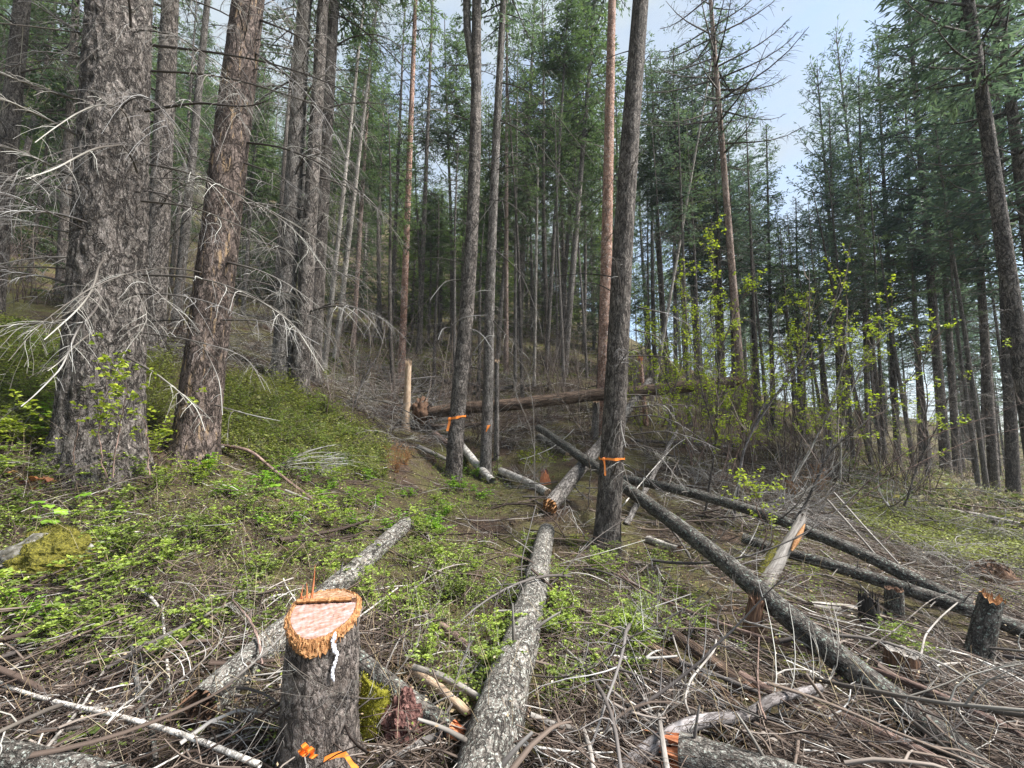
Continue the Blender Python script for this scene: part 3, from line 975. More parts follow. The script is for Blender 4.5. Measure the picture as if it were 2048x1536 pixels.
# ---- the two big firs on the left
big, bax = pxtree('fir_tree', 'huge rough-barked fir trunk, thickest in view, bristling with pale dead branches', 'tree', 203, 905, 4.6, 241, 0, 0.68, 25, 'fir',
                  s=120, dz=0.032, flare=0.34, amp=0.030, freq=13, seed=3, crowns=[(9, 25, 3.0, 'fir0', 0)], near=(34, 1.6, 8.0, BRF, 0.7, 1.2))
BIGL = [
    ([(303, 90), (410, 102), (520, 120), (620, 150), (700, 185), (760, 225)], 4.5, 4.2, .021, .006, 12, .45, .25),
    ([(303, 142), (390, 146), (470, 158), (560, 185), (650, 215), (700, 240), (760, 285)], 4.5, 4.0, .018, .005, 12, .45, .4),
    ([(290, 222), (345, 212), (400, 205), (460, 212), (505, 213), (532, 202)], 4.4, 4.1, .024, .009, 5, .3, .1),
    ([(295, 328), (370, 342), (440, 372), (520, 410), (600, 455), (680, 510)], 4.5, 4.3, .018, .005, 12, .4, .6),
    ([(282, 402), (370, 410), (430, 430), (520, 470), (590, 510)], 4.5, 4.4, .016, .005, 10, .4, .5),
    ([(285, 550), (370, 552), (440, 565), (520, 600), (590, 650), (630, 700), (650, 730)], 4.4, 4.2, .018, .005, 14, .4, .55),
    ([(270, 588), (340, 588), (420, 603), (490, 635)], 4.4, 4.2, .015, .005, 9, .35, .6),
    ([(280, 665), (360, 675), (440, 695), (500, 715), (530, 780)], 4.5, 4.4, .014, .004, 10, .35, .7),
    ([(250, 545), (290, 562), (320, 590), (365, 630), (387, 672)], 4.25, 3.9, .012, .004, 8, .28, .7),
    ([(255, 715), (310, 745), (360, 785), (395, 815), (410, 862)], 4.3, 3.8, .016, .005, 9, .25, .95),
    ([(172, 280), (100, 240), (40, 213), (0, 194), (-40, 180)], 4.5, 4.2, .022, .012, 9, .35, .75),
    ([(182, 206), (120, 190), (50, 165), (0, 147), (-50, 130)], 4.5, 4.3, .020, .011, 8, .35, .45),
    ([(208, 98), (140, 55), (80, 15), (40, -15)], 4.5, 4.4, .017, .009, 6, .35, .35),
    ([(170, 365), (100, 330), (50, 305), (0, 292), (-50, 280)], 4.5, 4.3, .022, .012, 9, .38, .65),
    ([(206, 458), (150, 435), (90, 422), (0, 424), (-40, 430)], 4.35, 4.0, .022, .013, 10, .35, .95),
    ([(160, 575), (100, 555), (50, 547), (0, 542), (-60, 540)], 4.5, 4.2, .017, .009, 8, .35, .8),
    ([(152, 646), (90, 645), (0, 652), (-40, 660)], 4.5, 4.2, .018, .011, 7, .35, .95),
    ([(157, 383), (90, 370), (20, 368), (-20, 378)], 4.6, 4.5, .016, .008, 7, .3, .6),
    ([(160, 468), (100, 458), (40, 440), (0, 438)], 4.5, 4.4, .014, .007, 8, .35, .9),
    ([(262, 262), (252, 222), (225, 208), (190, 210), (150, 228), (100, 262), (70, 285)], 4.2, 3.4, .013, .005, 10, .3, .9),
    ([(240, 290), (225, 293), (200, 293), (170, 305), (110, 338), (52, 358)], 4.2, 3.3, .015, .006, 10, .28, 1.0),
    ([(208, 520), (197, 525), (193, 555), (180, 590), (150, 625), (88, 680)], 4.1, 3.3, .016, .006, 10, .28, 1.0),
    ([(206, 580), (203, 600), (185, 630), (155, 655), (125, 735), (60, 800), (42, 813)], 4.1, 3.3, .015, .006, 11, .28, .95),
    ([(188, 662), (150, 690), (120, 725), (95, 742)], 4.1, 3.6, .013, .005, 6, .2, .9),
    ([(275, 345), (262, 310), (245, 292)], 4.2, 3.9, .018, .010, 1, .1, .15),
    ([(262, 55), (260, 15), (255, -20)], 4.2, 4.0, .020, .016, 0, .1, .05),
    ([(240, 555), (280, 590), (300, 640), (250, 700), (225, 760)], 4.2, 3.7, .009, .003, 8, .25, .9),
]
for i, b in enumerate(BIGL):
    limb_px(big, b[0], b[1], b[2], b[3] * .78, b[4] * .7, b[5] + 4, b[6] * 1.1, 2000 + i, min(b[7] * .85, .78))

ylw, yax = pxtree('fir_tree', 'fir trunk with yellow-tan flaked bark streaks, second thickest, uphill of the cut stump', 'tree', 388, 910, 5.3, 497, 0, 0.46, 23, 'flaky',
                  s=80, dz=0.05, flare=0.42, amp=0.014, freq=16, seed=4, crowns=[(9, 23, 2.4, 'fir1', 1)], near=(34, 1.6, 8.0, BRF, 0.6, 1.15))
YL = [
    ([(492, 285), (560, 292), (640, 325), (700, 365), (760, 420)], 5.3, 5.2, .017, .005, 12, .4, .35),
    ([(455, 525), (520, 540), (580, 570), (640, 615)], 5.2, 5.0, .015, .004, 10, .4, .6),
    ([(450, 582), (520, 600), (590, 650), (620, 700), (648, 742)], 5.1, 4.9, .016, .005, 14, .4, .7),
    ([(485, 325), (560, 350), (620, 395)], 5.3, 5.3, .013, .004, 10, .4, .5),
    ([(470, 400), (540, 420), (600, 470), (650, 540)], 5.3, 5.1, .013, .004, 12, .4, .75),
    ([(445, 640), (520, 640), (580, 655), (640, 690)], 5.2, 5.1, .012, .004, 9, .3, .8),
    ([(430, 810), (500, 830), (560, 842)], 5.2, 5.0, .010, .004, 4, .25, .95),
    ([(500, 100), (580, 150), (650, 230), (700, 330)], 5.3, 5.0, .016, .005, 12, .4, .6),
    ([(520, 40), (600, 70), (690, 150)], 5.3, 5.0, .016, .005, 10, .4, .4),
    ([(410, 700), (440, 760), (445, 830)], 5.0, 4.8, .010, .004, 6, .2, .9),
]
for i, b in enumerate(YL):
    limb_px(ylw, b[0], b[1], b[2], b[3], b[4], b[5], b[6], 2100 + i, b[7])

# ---- other trees the photograph shows one by one:
# name, label, foot u v, metres, point u v, diameter, height, bark, options
NAMED = [
    ('fir_tree', 'dark fir trunk half hidden behind the huge rough-barked trunk, on its downhill edge', 305, 705, 8.0, 341, 0, .38, 22, 'fir', dict(s=40, dz=.08, amp=.010, flare=.3, seed=5, near=(50, 1.2, 12, BR + BRF, .7, 1.25), crowns=[(11, 22, 2.3, 'fir1', 2)])),
    ('fir_tree', 'dim fir trunk leaning at the left edge, behind the pale bare branches', -12, 585, 9.5, 45, 0, .40, 22, 'dark', dict(s=36, dz=.08, amp=.010, seed=6, near=(48, 1.2, 10, BR + BRF, .7, 1.25), crowns=[(10, 22, 2.2, 'fir0', .5)])),
    ('fir_tree', 'slim trunk seen between the left edge trunk and the huge rough-barked trunk', 122, 590, 13.5, 152, 0, .30, 22, 'dark', dict(seed=7, sets=12, crowns=[(6, 22, 2.4, 'fir1', .2)])),
    ('fir_tree', 'slim leaning trunk framed between the huge trunk and the yellow-streaked trunk', 352, 650, 12.5, 415, 0, .27, 21, 'grey', dict(seed=8, sets=11, crowns=[(12, 21, 1.7, 'open0', .9)])),
    ('fir_tree', 'grey fir trunk, leftmost of the close trio right of the yellow-streaked trunk', 562, 754, 9.0, 610, 0, .39, 22, 'grey', dict(s=40, dz=.08, amp=.009, seed=9, near=(58, 1.0, 12, BR + BRF, .6, 1.25), crowns=[(11, 22, 2.0, 'open0', 1.9)])),
    ('fir_tree', 'grey fir trunk, middle one of the close trio right of the yellow-streaked trunk', 600, 764, 9.0, 647, 0, .33, 21, 'fir', dict(s=36, dz=.08, amp=.008, seed=10, near=(50, 1.0, 12, BR + BRF, .6, 1.2), crowns=[(10, 21, 1.8, 'open1', .3)])),
    ('fir_tree', 'dark fir trunk, rightmost of the close trio right of the yellow-streaked trunk', 624, 750, 10.0, 668, 0, .37, 23, 'dark', dict(s=36, dz=.08, amp=.009, seed=11, near=(54, 1.0, 13, BR + BRF, .6, 1.25), crowns=[(10, 23, 2.2, 'fir1', 1.3)])),
    ('fir_tree', 'thin grey pole tree just right of the close trio of trunks', 648, 742, 13.5, 724, 40, .17, 16, 'pale', dict(seed=12, sets=9, crowns=[(10.5, 16, 1.2, 'open1', .1)])),
    ('fir_tree', 'thin pale pole tree leaning right, between the close trio and the red-barked pole', 670, 716, 15, 748, 60, .18, 17, 'pale', dict(seed=13, sets=9, crowns=[(11, 17, 1.3, 'open2', .1)])),
    ('pine_tree', 'thin reddish young pine with a dark bushy crown, left of the red-barked pole', 706, 696, 17, 733, 250, .2, 15, 'pink', dict(seed=14, sets=7, crowns=[(6.5, 15, 1.5, 'fir1', .6)])),
    ('pine_tree', 'slender straight pine with orange-red bark behind the broken snag', 802, 768, 14.5, 831, 0, .25, 20, 'pine', dict(seed=15, s=18, sets=11, pw=.6, crowns=[(12.5, 20, 1.5, 'open0', .4)])),
    ('fir_tree', 'thin dark pole tree just left of the orange-red slender pine', 781, 680, 20, 802, 190, .22, 19, 'dark', dict(seed=16, sets=10, crowns=[(8, 19, 1.7, 'open2', .2)])),
    ('fir_tree', 'dark slim tree with tufted short limbs, right of the orange-red slender pine', 838, 706, 18, 863, 60, .25, 20, 'dark', dict(seed=17, sets=11, crowns=[(8.5, 20, 1.4, 'open1', 1.2)])),
    ('fir_tree', 'fir with a short ragged top behind the forked ribbon tree', 880, 700, 24, 884, 420, .24, 9.0, 'grey', dict(seed=18, crowns=[(1.5, 9.0, 1.6, 'fir1far', .9)])),
    ('fir_tree', 'pinkish slim straight tree right of the tagged twin trunk', 1012, 757, 16.5, 1014, 60, .19, 19, 'pink', dict(seed=19, sets=10, crowns=[(12, 19, 1.4, 'open0', 1.4)])),
    ('fir_tree', 'grey trunk set back between two thin pale poles, with brown dead boughs', 1036, 702, 21, 1056, 280, .36, 20, 'grey', dict(seed=20, sets=9, crowns=[(9, 20, 2.2, 'fir0', 1.0), (8.5, 14.5, 1.7, 'brown', 0)])),
    ('birch_tree', 'thin pale broken-topped pole standing in the brush', 1068, 745, 15, 1075, 360, .12, 8.2, 'pale', dict(seed=21, sets=7, top=.04)),
    ('fir_tree', 'thin light grey pole right of the broken-topped pole', 1091, 747, 16, 1125, 190, .17, 17, 'grey', dict(seed=22, sets=10, crowns=[(12.5, 17, 1.6, 'fir1', .7)])),
    ('fir_tree', 'slim dark tree with a full crown, third trunk left of the red scaly pine', 1118, 705, 21, 1150, 270, .25, 21, 'dark', dict(seed=23, sets=8, crowns=[(7.5, 21, 2.3, 'fir0', 2.0)])),
    ('fir_tree', 'leaning grey fir with bushy dark crown, nearest left of the red scaly pine', 1128, 754, 17, 1178, 150, .28, 21, 'grey', dict(seed=24, s=18, sets=8, crowns=[(9.5, 21, 2.4, 'fir1', .3)])),
    ('pine_tree', 'tall pine pole with scaly reddish bark and knots, standing behind the dark hung log', 1205, 868, 12.0, 1224, 0, .36, 22, 'pine', dict(seed=25, s=40, dz=.06, amp=.006, freq=20, pw=.55, flare=.12, near=(14, 2, 11, BRD, .3, .8), crowns=[(13.5, 22, 1.7, 'open2', .9)])),
    ('fir_tree', 'thin grey trunk close against the left side of the red scaly pine', 1196, 800, 13.5, 1208, 440, .17, 13, 'grey', dict(seed=26, sets=7, crowns=[(6.5, 13, 1.2, 'open1', .4)])),
    ('larch_tree', 'bare-limbed larch with long upswept twiggy branches against the sky', 1486, 800, 14.0, 1421, 0, .26, 20, 'pink', dict(seed=28, s=20, crowns=[(9.0, 20, 3.0, 'larch', .8)], sets=8, pw=.6)),
    ('birch_tree', 'thin pale leaning pole crossing behind the larch', 1300, 690, 15.0, 1418, 150, .12, 14, 'pale', dict(seed=29, sets=9)),
    ('fir_tree', 'broad dense fir right behind the larch', 1446, 822, 19, 1430, 300, .30, 19.6, 'dark', dict(seed=30, sets=6, crowns=[(4.5, 19.6, 2.9, 'fir2', 2.6)])),
    ('fir_tree', 'two-pronged pointed fir, taller of the pair rising into the open sky gap', 1768, 905, 23, 1717, 461, .30, 24.6, 'dark', dict(seed=31, sets=10, crowns=[(7, 24.6, 2.5, 'fir2', 0.4)])),
    ('fir_tree', 'pointed fir, shorter of the pair beside the open sky gap', 1700, 930, 23, 1666, 525, .28, 22, 'dark', dict(seed=32, sets=8, crowns=[(6.5, 22, 2.4, 'fir3', 1.4)])),
    ('fir_tree', 'narrow fir standing right of the taller pointed fir', 1797, 937, 21, 1755, 110, .28, 22.5, 'dark', dict(seed=33, sets=9, crowns=[(6.5, 22.5, 2.2, 'fir3', 2.4)])),
    ('fir_tree', 'tall dark fir with wide swept boughs, between the pointed firs and the leaning grey trunk', 1893, 946, 18, 1813, -30, .37, 25, 'dark', dict(seed=34, s=20, sets=9, crowns=[(7.5, 25, 3.0, 'fir2', .9)])),
    ('fir_tree', 'dark trunk close right of the tall fir with swept boughs', 1914, 944, 18, 1858, 0, .27, 22, 'dark', dict(seed=35, sets=9, crowns=[(8, 22, 2.2, 'fir3', .1)])),
    ('fir_tree', 'grey trunk leaning inward along the right edge, its foot outside the frame', 2085, 1010, 8.0, 1936, 0, .29, 20, 'fir', dict(seed=36, s=40, dz=.08, amp=.008, near=(10, 4, 11, BRD, .6, 1.0), crowns=[(8.5, 20, 2.1, 'fir3', 1.1)])),
    ('fir_tree', 'dark fir at the far right edge behind the leaning grey trunk', 2120, 1000, 10.0, 1997, 0, .30, 20, 'dark', dict(seed=37, sets=6, crowns=[(6, 20, 2.6, 'fir2', 2.1)])),
    ('fir_tree', 'straight dark trunk with its foot in dry grass, left of the rightmost pair', 1990, 995, 14, 1925, 0, .27, 20, 'dark', dict(seed=38, sets=8, crowns=[(6, 20, 2.0, 'fir2', 3.1)])),
    ('fir_tree', 'thick dark trunk rising from dry grass near the right edge', 2028, 1005, 13, 1985, 0, .31, 20, 'dark', dict(seed=39, s=18, sets=8, crowns=[(6.5, 20, 2.1, 'fir3', 2.7)])),
    ('fir_tree', 'dark trunk below the taller pointed fir, standing in the yellow-green maple twigs', 1738, 915, 21, 1726, 480, .26, 20, 'dark', dict(seed=40, sets=7, crowns=[(5.5, 20, 1.9, 'fir3', .3)])),
    ('fir_tree', 'slim dark trunk seen through the maple saplings', 1684, 925, 20, 1668, 500, .22, 17, 'dark', dict(seed=41, sets=7, crowns=[(5, 17, 1.8, 'fir2', .3)])),
    ('fir_tree', 'slim tree right of the larch, low in the sky gap', 1512, 830, 22, 1500, 480, .22, 14, 'dark', dict(seed=42, sets=6, crowns=[(4.5, 14, 2.0, 'fir3', 2.2)])),
    ('fir_tree', 'short bushy fir at the foot of the open sky gap', 1600, 860, 24, 1592, 420, .22, 13.5, 'dark', dict(seed=43, sets=5, crowns=[(3, 13.5, 2.0, 'fir0', 1.2)])),
    ('fir_tree', 'slim trunk seen right behind the nearest ribbon tree', 1352, 800, 19, 1348, 330, .2, 17, 'grey', dict(seed=44, sets=8, crowns=[(8, 17, 1.9, 'fir0', .2)])),
    ('fir_tree', 'slim trunk left of the larch base, behind the maple twigs', 1394, 810, 19, 1388, 420, .2, 16, 'dark', dict(seed=45, sets=7, crowns=[(7, 16, 1.9, 'fir3', 1.2)])),
    ('fir_tree', 'thin dark trunk with a crooked pale neighbour, right of the brown snag post', 1545, 840, 20, 1538, 500, .2, 15, 'dark', dict(seed=46, sets=6, crowns=[(6, 15, 1.7, 'fir1', 2.2)])),
    ('fir_tree', 'slim dark trunk third from the right edge, low boughs over white sky', 1950, 940, 20, 1905, 300, .22, 19, 'dark', dict(seed=47, sets=7, crowns=[(4, 19, 2.0, 'fir2', 1.2)])),
    ('fir_tree', 'dark slim trunk right of the narrow fir', 1845, 935, 20, 1815, 300, .24, 20, 'dark', dict(seed=48, sets=7, crowns=[(5, 20, 1.9, 'fir3', 2.2)])),
]
for (nm, lab, ub, vb, d, ut, vt, D, Ht, mat, k) in NAMED:
    pxtree(nm, lab, 'tree', ub, vb, d, ut, vt, D, Ht, mat, **k)

# ---- the three trees with orange ribbon
rib1, r1ax = pxtree('fir_tree', 'forked fir trunk tied with orange ribbon, left of the twin tagged trunk', 'tree', 907, 962, 9.6, 928, 512, .36, 21, 'fir',
                    s=44, dz=.06, amp=.009, freq=18, flare=.16, seed=50, bow=(0.16, 0), near=(20, 2.4, 10, BRD, .5, 1.1), crowns=[(12, 21, 1.9, 'open0', .3)])
g = np.random.default_rng(3)
P = np.stack([r1ax(z) + np.array([-0.20 * min(1, (z - 9.3) / 1.6) - (z - 9.3) * 0.03 + 0.02, 0.02, 0]) if z > 9.3 else r1ax(z) for z in np.linspace(8.6, 16, 20)])
V, Q, bk = tubes(P[None], np.linspace(0.115, 0.05, 20)[None], 16)
ob('fork_stem', build_mesh('fork_stem', V, Q, bk=bk, mat=M['grey']), rib1)
for i, (pts, d1) in enumerate([([(895, 668), (915, 640), (935, 632), (975, 630)], 9.3), ([(905, 655), (885, 655), (876, 680)], 9.3), ([(918, 670), (940, 655), (965, 668), (985, 700)], 9.4),
                               ([(930, 735), (950, 700), (975, 668), (990, 672)], 9.5), ([(925, 600), (960, 580), (985, 582)], 9.3), ([(935, 240), (870, 215), (820, 230)], 9.4),
                               ([(940, 470), (975, 420), (990, 400)], 9.2), ([(925, 560), (890, 560), (860, 600)], 9.4)]):
    limb_px(rib1, pts, 9.55, d1, .016, .006, 4, .25, 2200 + i, .9)
rib2, r2ax = pxtree('fir_tree', 'slim grey trunk with a small orange tag, right of the forked ribbon tree', 'tree', 970, 962, 10.0, 987, 512, .265, 20, 'grey',
                    s=36, dz=.06, amp=.007, freq=20, flare=.2, seed=51, bow=(-0.05, 0), near=(24, 2.0, 11, BRD, .5, 1.2), crowns=[(11.5, 20, 1.8, 'open2', .3)])
for i, (pts, d1) in enumerate([([(1000, 165), (1040, 172), (1100, 215), (1125, 245), (1190, 330)], 9.2), ([(1000, 240), (1060, 270), (1110, 330), (1140, 380)], 9.3), ([(990, 500), (1040, 540), (1080, 640), (1085, 680)], 9.2),
                               ([(985, 640), (1030, 690), (1060, 720)], 9.3), ([(990, 340), (1040, 330), (1110, 325), (1150, 400)], 9.3), ([(975, 130), (900, 130), (830, 150), (815, 162)], 9.6), ([(978, 400), (1010, 400), (1050, 430)], 9.6)]):
    limb_px(rib2, pts, 9.95, d1, .016, .005, 8, .35, 2230 + i, .4)
rib3, r3ax = pxtree('fir_tree', 'nearest ribbon-tied fir, dark lichened trunk standing among the crossed logs', 'tree', 1212, 1110, 5.92, 1289, 0, .325, 20, 'dark',
                    s=80, dz=.04, amp=.010, freq=22, flare=.36, seed=52, bow=(-0.07, 0), near=(18, 1.0, 9, BRD, .5, 1.1), crowns=[(10, 20, 2.1, 'fir1', 2.0)])
for i, (pts, d1, pale) in enumerate([([(1252, 835), (1290, 828), (1340, 838), (1400, 875), (1430, 900)], 5.5, .2), ([(1245, 890), (1290, 890), (1340, 915), (1390, 960)], 5.4, .25), ([(1262, 815), (1330, 808), (1390, 812)], 5.6, .3),
                                     ([(1275, 615), (1330, 625), (1380, 650)], 5.6, .8), ([(1268, 660), (1310, 670), (1350, 690)], 5.5, .2), ([(1245, 820), (1240, 850), (1252, 895)], 5.6, .8),
                                     ([(1245, 925), (1300, 960), (1340, 1000)], 5.4, .3), ([(1225, 755), (1255, 700), (1285, 695)], 5.5, .15), ([(1262, 870), (1330, 860), (1400, 880), (1440, 900)], 5.4, .5), ([(1262, 880), (1320, 910), (1370, 980)], 5.3, .6)]):
    limb_px(rib3, pts, 5.85, d1, .012, .004, 9, .32, 2260 + i, pale)

# ---- the forest behind
def skyline(u):
    return np.interp(u, [380, 415, 440, 470, 520, 840, 860, 905, 925, 1480, 1510, 1545, 1600, 1640, 1690, 1740, 1780], [-400, 0, 150, 0, -400, -400, 350, 370, -400, -400, 330, 430, 420, 300, 200, 60, -400])


BG = []


COLS = [(-60, 'the left edge trunk'), (122, 'the slim trunk beside the huge fir'), (205, 'the huge rough-barked fir'), (305, 'the half hidden fir'), (360, 'the slim leaning trunk'), (440, 'the yellow-streaked fir'),
        (562, 'the leftmost of the grey trio'), (624, 'the rightmost of the grey trio'), (670, 'the pale leaning pole'), (712, 'the reddish young pine'), (802, 'the orange-red slender pine'), (845, 'the tufted dark tree'),
        (912, 'the forked ribbon tree'), (975, 'the tagged slim trunk'), (1036, 'the brown-boughed trunk'), (1072, 'the broken-topped pole'), (1110, 'the thin grey pole by it'), (1150, 'the leaning bushy fir'),
        (1212, 'the red scaly pine'), (1265, 'the nearest ribbon tree'), (1350, 'the slim trunk right of it'), (1440, 'the broad dense fir'), (1490, 'the larch'), (1545, 'the brown snag post'), (1600, 'the open sky gap'),
        (1690, 'the shorter pointed fir'), (1765, 'the taller pointed fir'), (1810, 'the narrow fir'), (1893, 'the fir with swept boughs'), (1950, 'the slim third trunk from the right'), (2010, 'the right edge pair'), (2100, 'the leaning right edge trunk')]


def zone(u, d, Ht, key, u_big):
    n = COLS[int(np.argmin([abs(c[0] - u) for c in COLS]))][1]
    a = 'short' if Ht < 9.5 else 'mid-height' if Ht < 15.5 else 'tall'
    b = 'sun-tinted green' if 'far' in key else 'thin-crowned' if 'open' in key else 'blue-green' if key in ('fir2', 'fir3') else 'dark green'
    e = 'close behind' if d < 27 else 'further back behind' if d < 42 else 'far off behind'
    l = '%s %s conifer %s %s' % (a, b, e, n)
    return l, l.replace('conifer', 'conifers')


g = np.random.default_rng(77)
PROTO = []
for i in range(5):
    PROTO.append(trunk_mesh(lambda z, i=i: np.array([0.10 * math.sin(z * 0.3 + i), 0.08 * math.sin(z * 0.23 + 2 * i), z]), 20.0, 0.30, 9, 0.7, 0.25, 0, 10, 60 + i, ['dark', 'grey', 'dark', 'fir', 'grey'][i]))
tries = 0
while len(BG) < 250 and tries < 9000:
    tries += 1
    u = g.uniform(-250, 2300)
    d = g.uniform(17, 30) if g.uniform() < 0.30 else g.uniform(26, 72)
    LOWC = len(BG) >= 185
    if LOWC:
        u = g.uniform(-260, 1250)
        d = g.uniform(20, 46)
    x = (u - CX) / FPX * d
    if abs(x) > 62:
        continue
    z = float(H(np.array(x), np.array(d)))
    if min([(x - a) ** 2 + (d - b) ** 2 for a, b in TREES]) < (1.9 if d < 30 else 2.6) ** 2:
        continue
    if u > 1560 and g.uniform() < .5:
        continue
    Ht = g.uniform(14, 23)
    ok = True
    for _ in range(14):
        ua, va, _f = proj(np.array([x, d, z + Ht]))
        if va >= max(skyline(ua), skyline(ua - 2.0 / d * FPX), skyline(ua + 2.0 / d * FPX)):
            break
        Ht *= 0.9
    if LOWC:
        Ht = min(Ht, g.uniform(6, 13))
    if Ht < 5:
        continue
    spin = g.uniform(0, 6.28)
    k = len(BG)
    sc = Ht / 20
    w = g.uniform(0.7, 1.1) * sc ** 0.5
    if u > 1500:
        key = ['open2', 'fir3', 'open2', 'fir3', 'open1'][int(g.integers(5))]
        z0 = g.uniform(0.2, 0.45)
    elif 800 < u < 1000 and d > 28:
        key = ['fir0far', 'fir1far'][int(g.integers(2))]
        z0 = g.uniform(0.05, 0.2)
    elif d < 30:
        key = ['open0', 'open1', 'fir1', 'fir0'][int(g.integers(4))]
        z0 = g.uniform(0.35, 0.6)
    else:
        key = ['fir0', 'fir1', 'fir0far', 'fir1', 'open0'][int(g.integers(5))]
        z0 = g.uniform(0.08, 0.35)
    if LOWC:
        key = ['fir0', 'fir1', 'fir1far'][int(g.integers(3))]
        z0 = g.uniform(0.02, 0.14)
    lab, grp = zone(u, d, Ht, key, 0)
    t = thing('conifer', lab, 'tree', (x, d, z - 0.1), spin, grp)
    ob('trunk', PROTO[k % 5], t, (0, 0, 0), (g.normal(0, .02), g.normal(0, .02), 0), (w, w, sc))
    c = CROWN[key]
    R = g.uniform(1.7, 2.6) * min(1, Ht / 14 + 0.2)
    rz = g.uniform(0, 6.28)
    s3 = (R / c['R'], R / c['R'], Ht * (1 - z0) / c['H'])
    ob('crown', c['n'], t, (0, 0, Ht * z0), (0, 0, rz), s3)
    if d < 40:
        ob('limbs', c['l'], t, (0, 0, Ht * z0), (0, 0, rz), s3)['kind'] = 'stuff'
        o = ob('dead_branches', SETS[k % 5], t, (0, 0, 0), (0, 0, rz), (1, 1, Ht * max(z0, 0.3) / 10))
        o['kind'] = 'stuff'
    BG.append((x, d))
    TREES.append((x, d))

# dim low firs filling the slope at the left edge
g = np.random.default_rng(80)
n = 0
tries = 0
while n < 16 and tries < 400:
    tries += 1
    u, d = g.uniform(-220, 330), g.uniform(12.5, 27)
    x = (u - CX) / FPX * d
    if min([(x - a) ** 2 + (d - b) ** 2 for a, b in TREES]) < 1.3 ** 2:
        continue
    z = float(H(np.array(x), np.array(d)))
    Ht = g.uniform(4, 10)
    key = ['fir1', 'fir0', 'open0'][n % 3]
    lab, grp = zone(u, d, Ht, key, 0)
    t = thing('conifer', 'low ' + lab, 'tree', (x, d, z - .1), g.uniform(0, 6.28), 'low ' + grp)
    sc = Ht / 20
    ob('trunk', PROTO[n % 5], t, (0, 0, 0), None, (.8 * sc ** .5, .8 * sc ** .5, sc))
    c = CROWN[key]
    R = g.uniform(1.1, 1.9)
    ob('crown', c['n'], t, (0, 0, Ht * .05), None, (R / c['R'], R / c['R'], Ht * .95 / c['H']))
    ob('limbs', c['l'], t, (0, 0, Ht * .05), None, (R / c['R'], R / c['R'], Ht * .95 / c['H']))['kind'] = 'stuff'
    TREES.append((x, d))
    n += 1

# a far screen on the low right ground
g = np.random.default_rng(79)
n = 0
while n < 34:
    u, d = g.uniform(1280, 2120), g.uniform(30, 66)
    x = (u - CX) / FPX * d
    if abs(x) > 62:
        continue
    z = float(H(np.array(x), np.array(d)))
    Ht = g.uniform(7, 13)
    for _ in range(10):
        ua, va, _f = proj(np.array([x, d, z + Ht]))
        if va >= max(skyline(ua), 520):
            break
        Ht *= .9
    key = ['open1', 'open2', 'fir3', 'open0'][n % 4]
    lab, grp = zone(u, d, Ht, key, 0)
    t = thing('conifer', 'low ' + lab, 'tree', (x, d, z - .1), g.uniform(0, 6.28), 'low ' + grp)
    sc = Ht / 20
    ob('trunk', PROTO[n % 5], t, (0, 0, 0), None, (.8 * sc ** .5, .8 * sc ** .5, sc))
    c = CROWN[key]
    R = g.uniform(1.5, 2.3)
    ob('crown', c['n'], t, (0, 0, Ht * .08), None, (R / c['R'], R / c['R'], Ht * .92 / c['H']))
    TREES.append((x, d))
    n += 1

# slender poles standing in the thickets
g = np.random.default_rng(78)
n = 0
tries = 0
while n < 44 and tries < 1200:
    tries += 1
    u = g.uniform(1290, 2030) if n % 3 else g.uniform(640, 1200)
    d = g.uniform(12.5, 21)
    x = (u - CX) / FPX * d
    if min([(x - a) ** 2 + (d - b) ** 2 for a, b in TREES]) < .7 ** 2:
        continue
    Ht = g.uniform(7, 14)
    z = float(H(np.array(x), np.array(d)))
    for _ in range(14):
        ua, va, _f = proj(np.array([x, d, z + Ht]))
        if va >= skyline(ua):
            break
        Ht *= 0.9
    key = ['open1', 'open2', 'open0'][n % 3]
    nm = COLS[int(np.argmin([abs(c_[0] - u) for c_ in COLS]))][1]
    t = thing('pole_tree', '%s slender pole with sparse top, in line with %s' % (['dark', 'grey', 'dark', 'brownish', 'pale grey'][n % 5], nm), 'tree', (x, d, z - .1), g.uniform(0, 6.28), 'slender poles in line with ' + nm)
    ob('trunk', PROTO[n % 5], t, (0, 0, 0), (g.normal(0, .035), g.normal(0, .035), 0), (.45, .45, Ht / 20))
    c = CROWN[key]
    R = g.uniform(.7, 1.1)
    ob('crown', c['n'], t, (0, 0, Ht * .55), None, (R / c['R'], R / c['R'], Ht * .45 / c['H']))
    ob('limbs', c['l'], t, (0, 0, Ht * .55), None, (R / c['R'], R / c['R'], Ht * .45 / c['H']))['kind'] = 'stuff'
    ob('dead_branches', SETS[n % 5], t, (0, 0, 0), None, (.8, .8, Ht * .6 / 10))['kind'] = 'stuff'
    TREES.append((x, d))
    n += 1

DEBUG = False
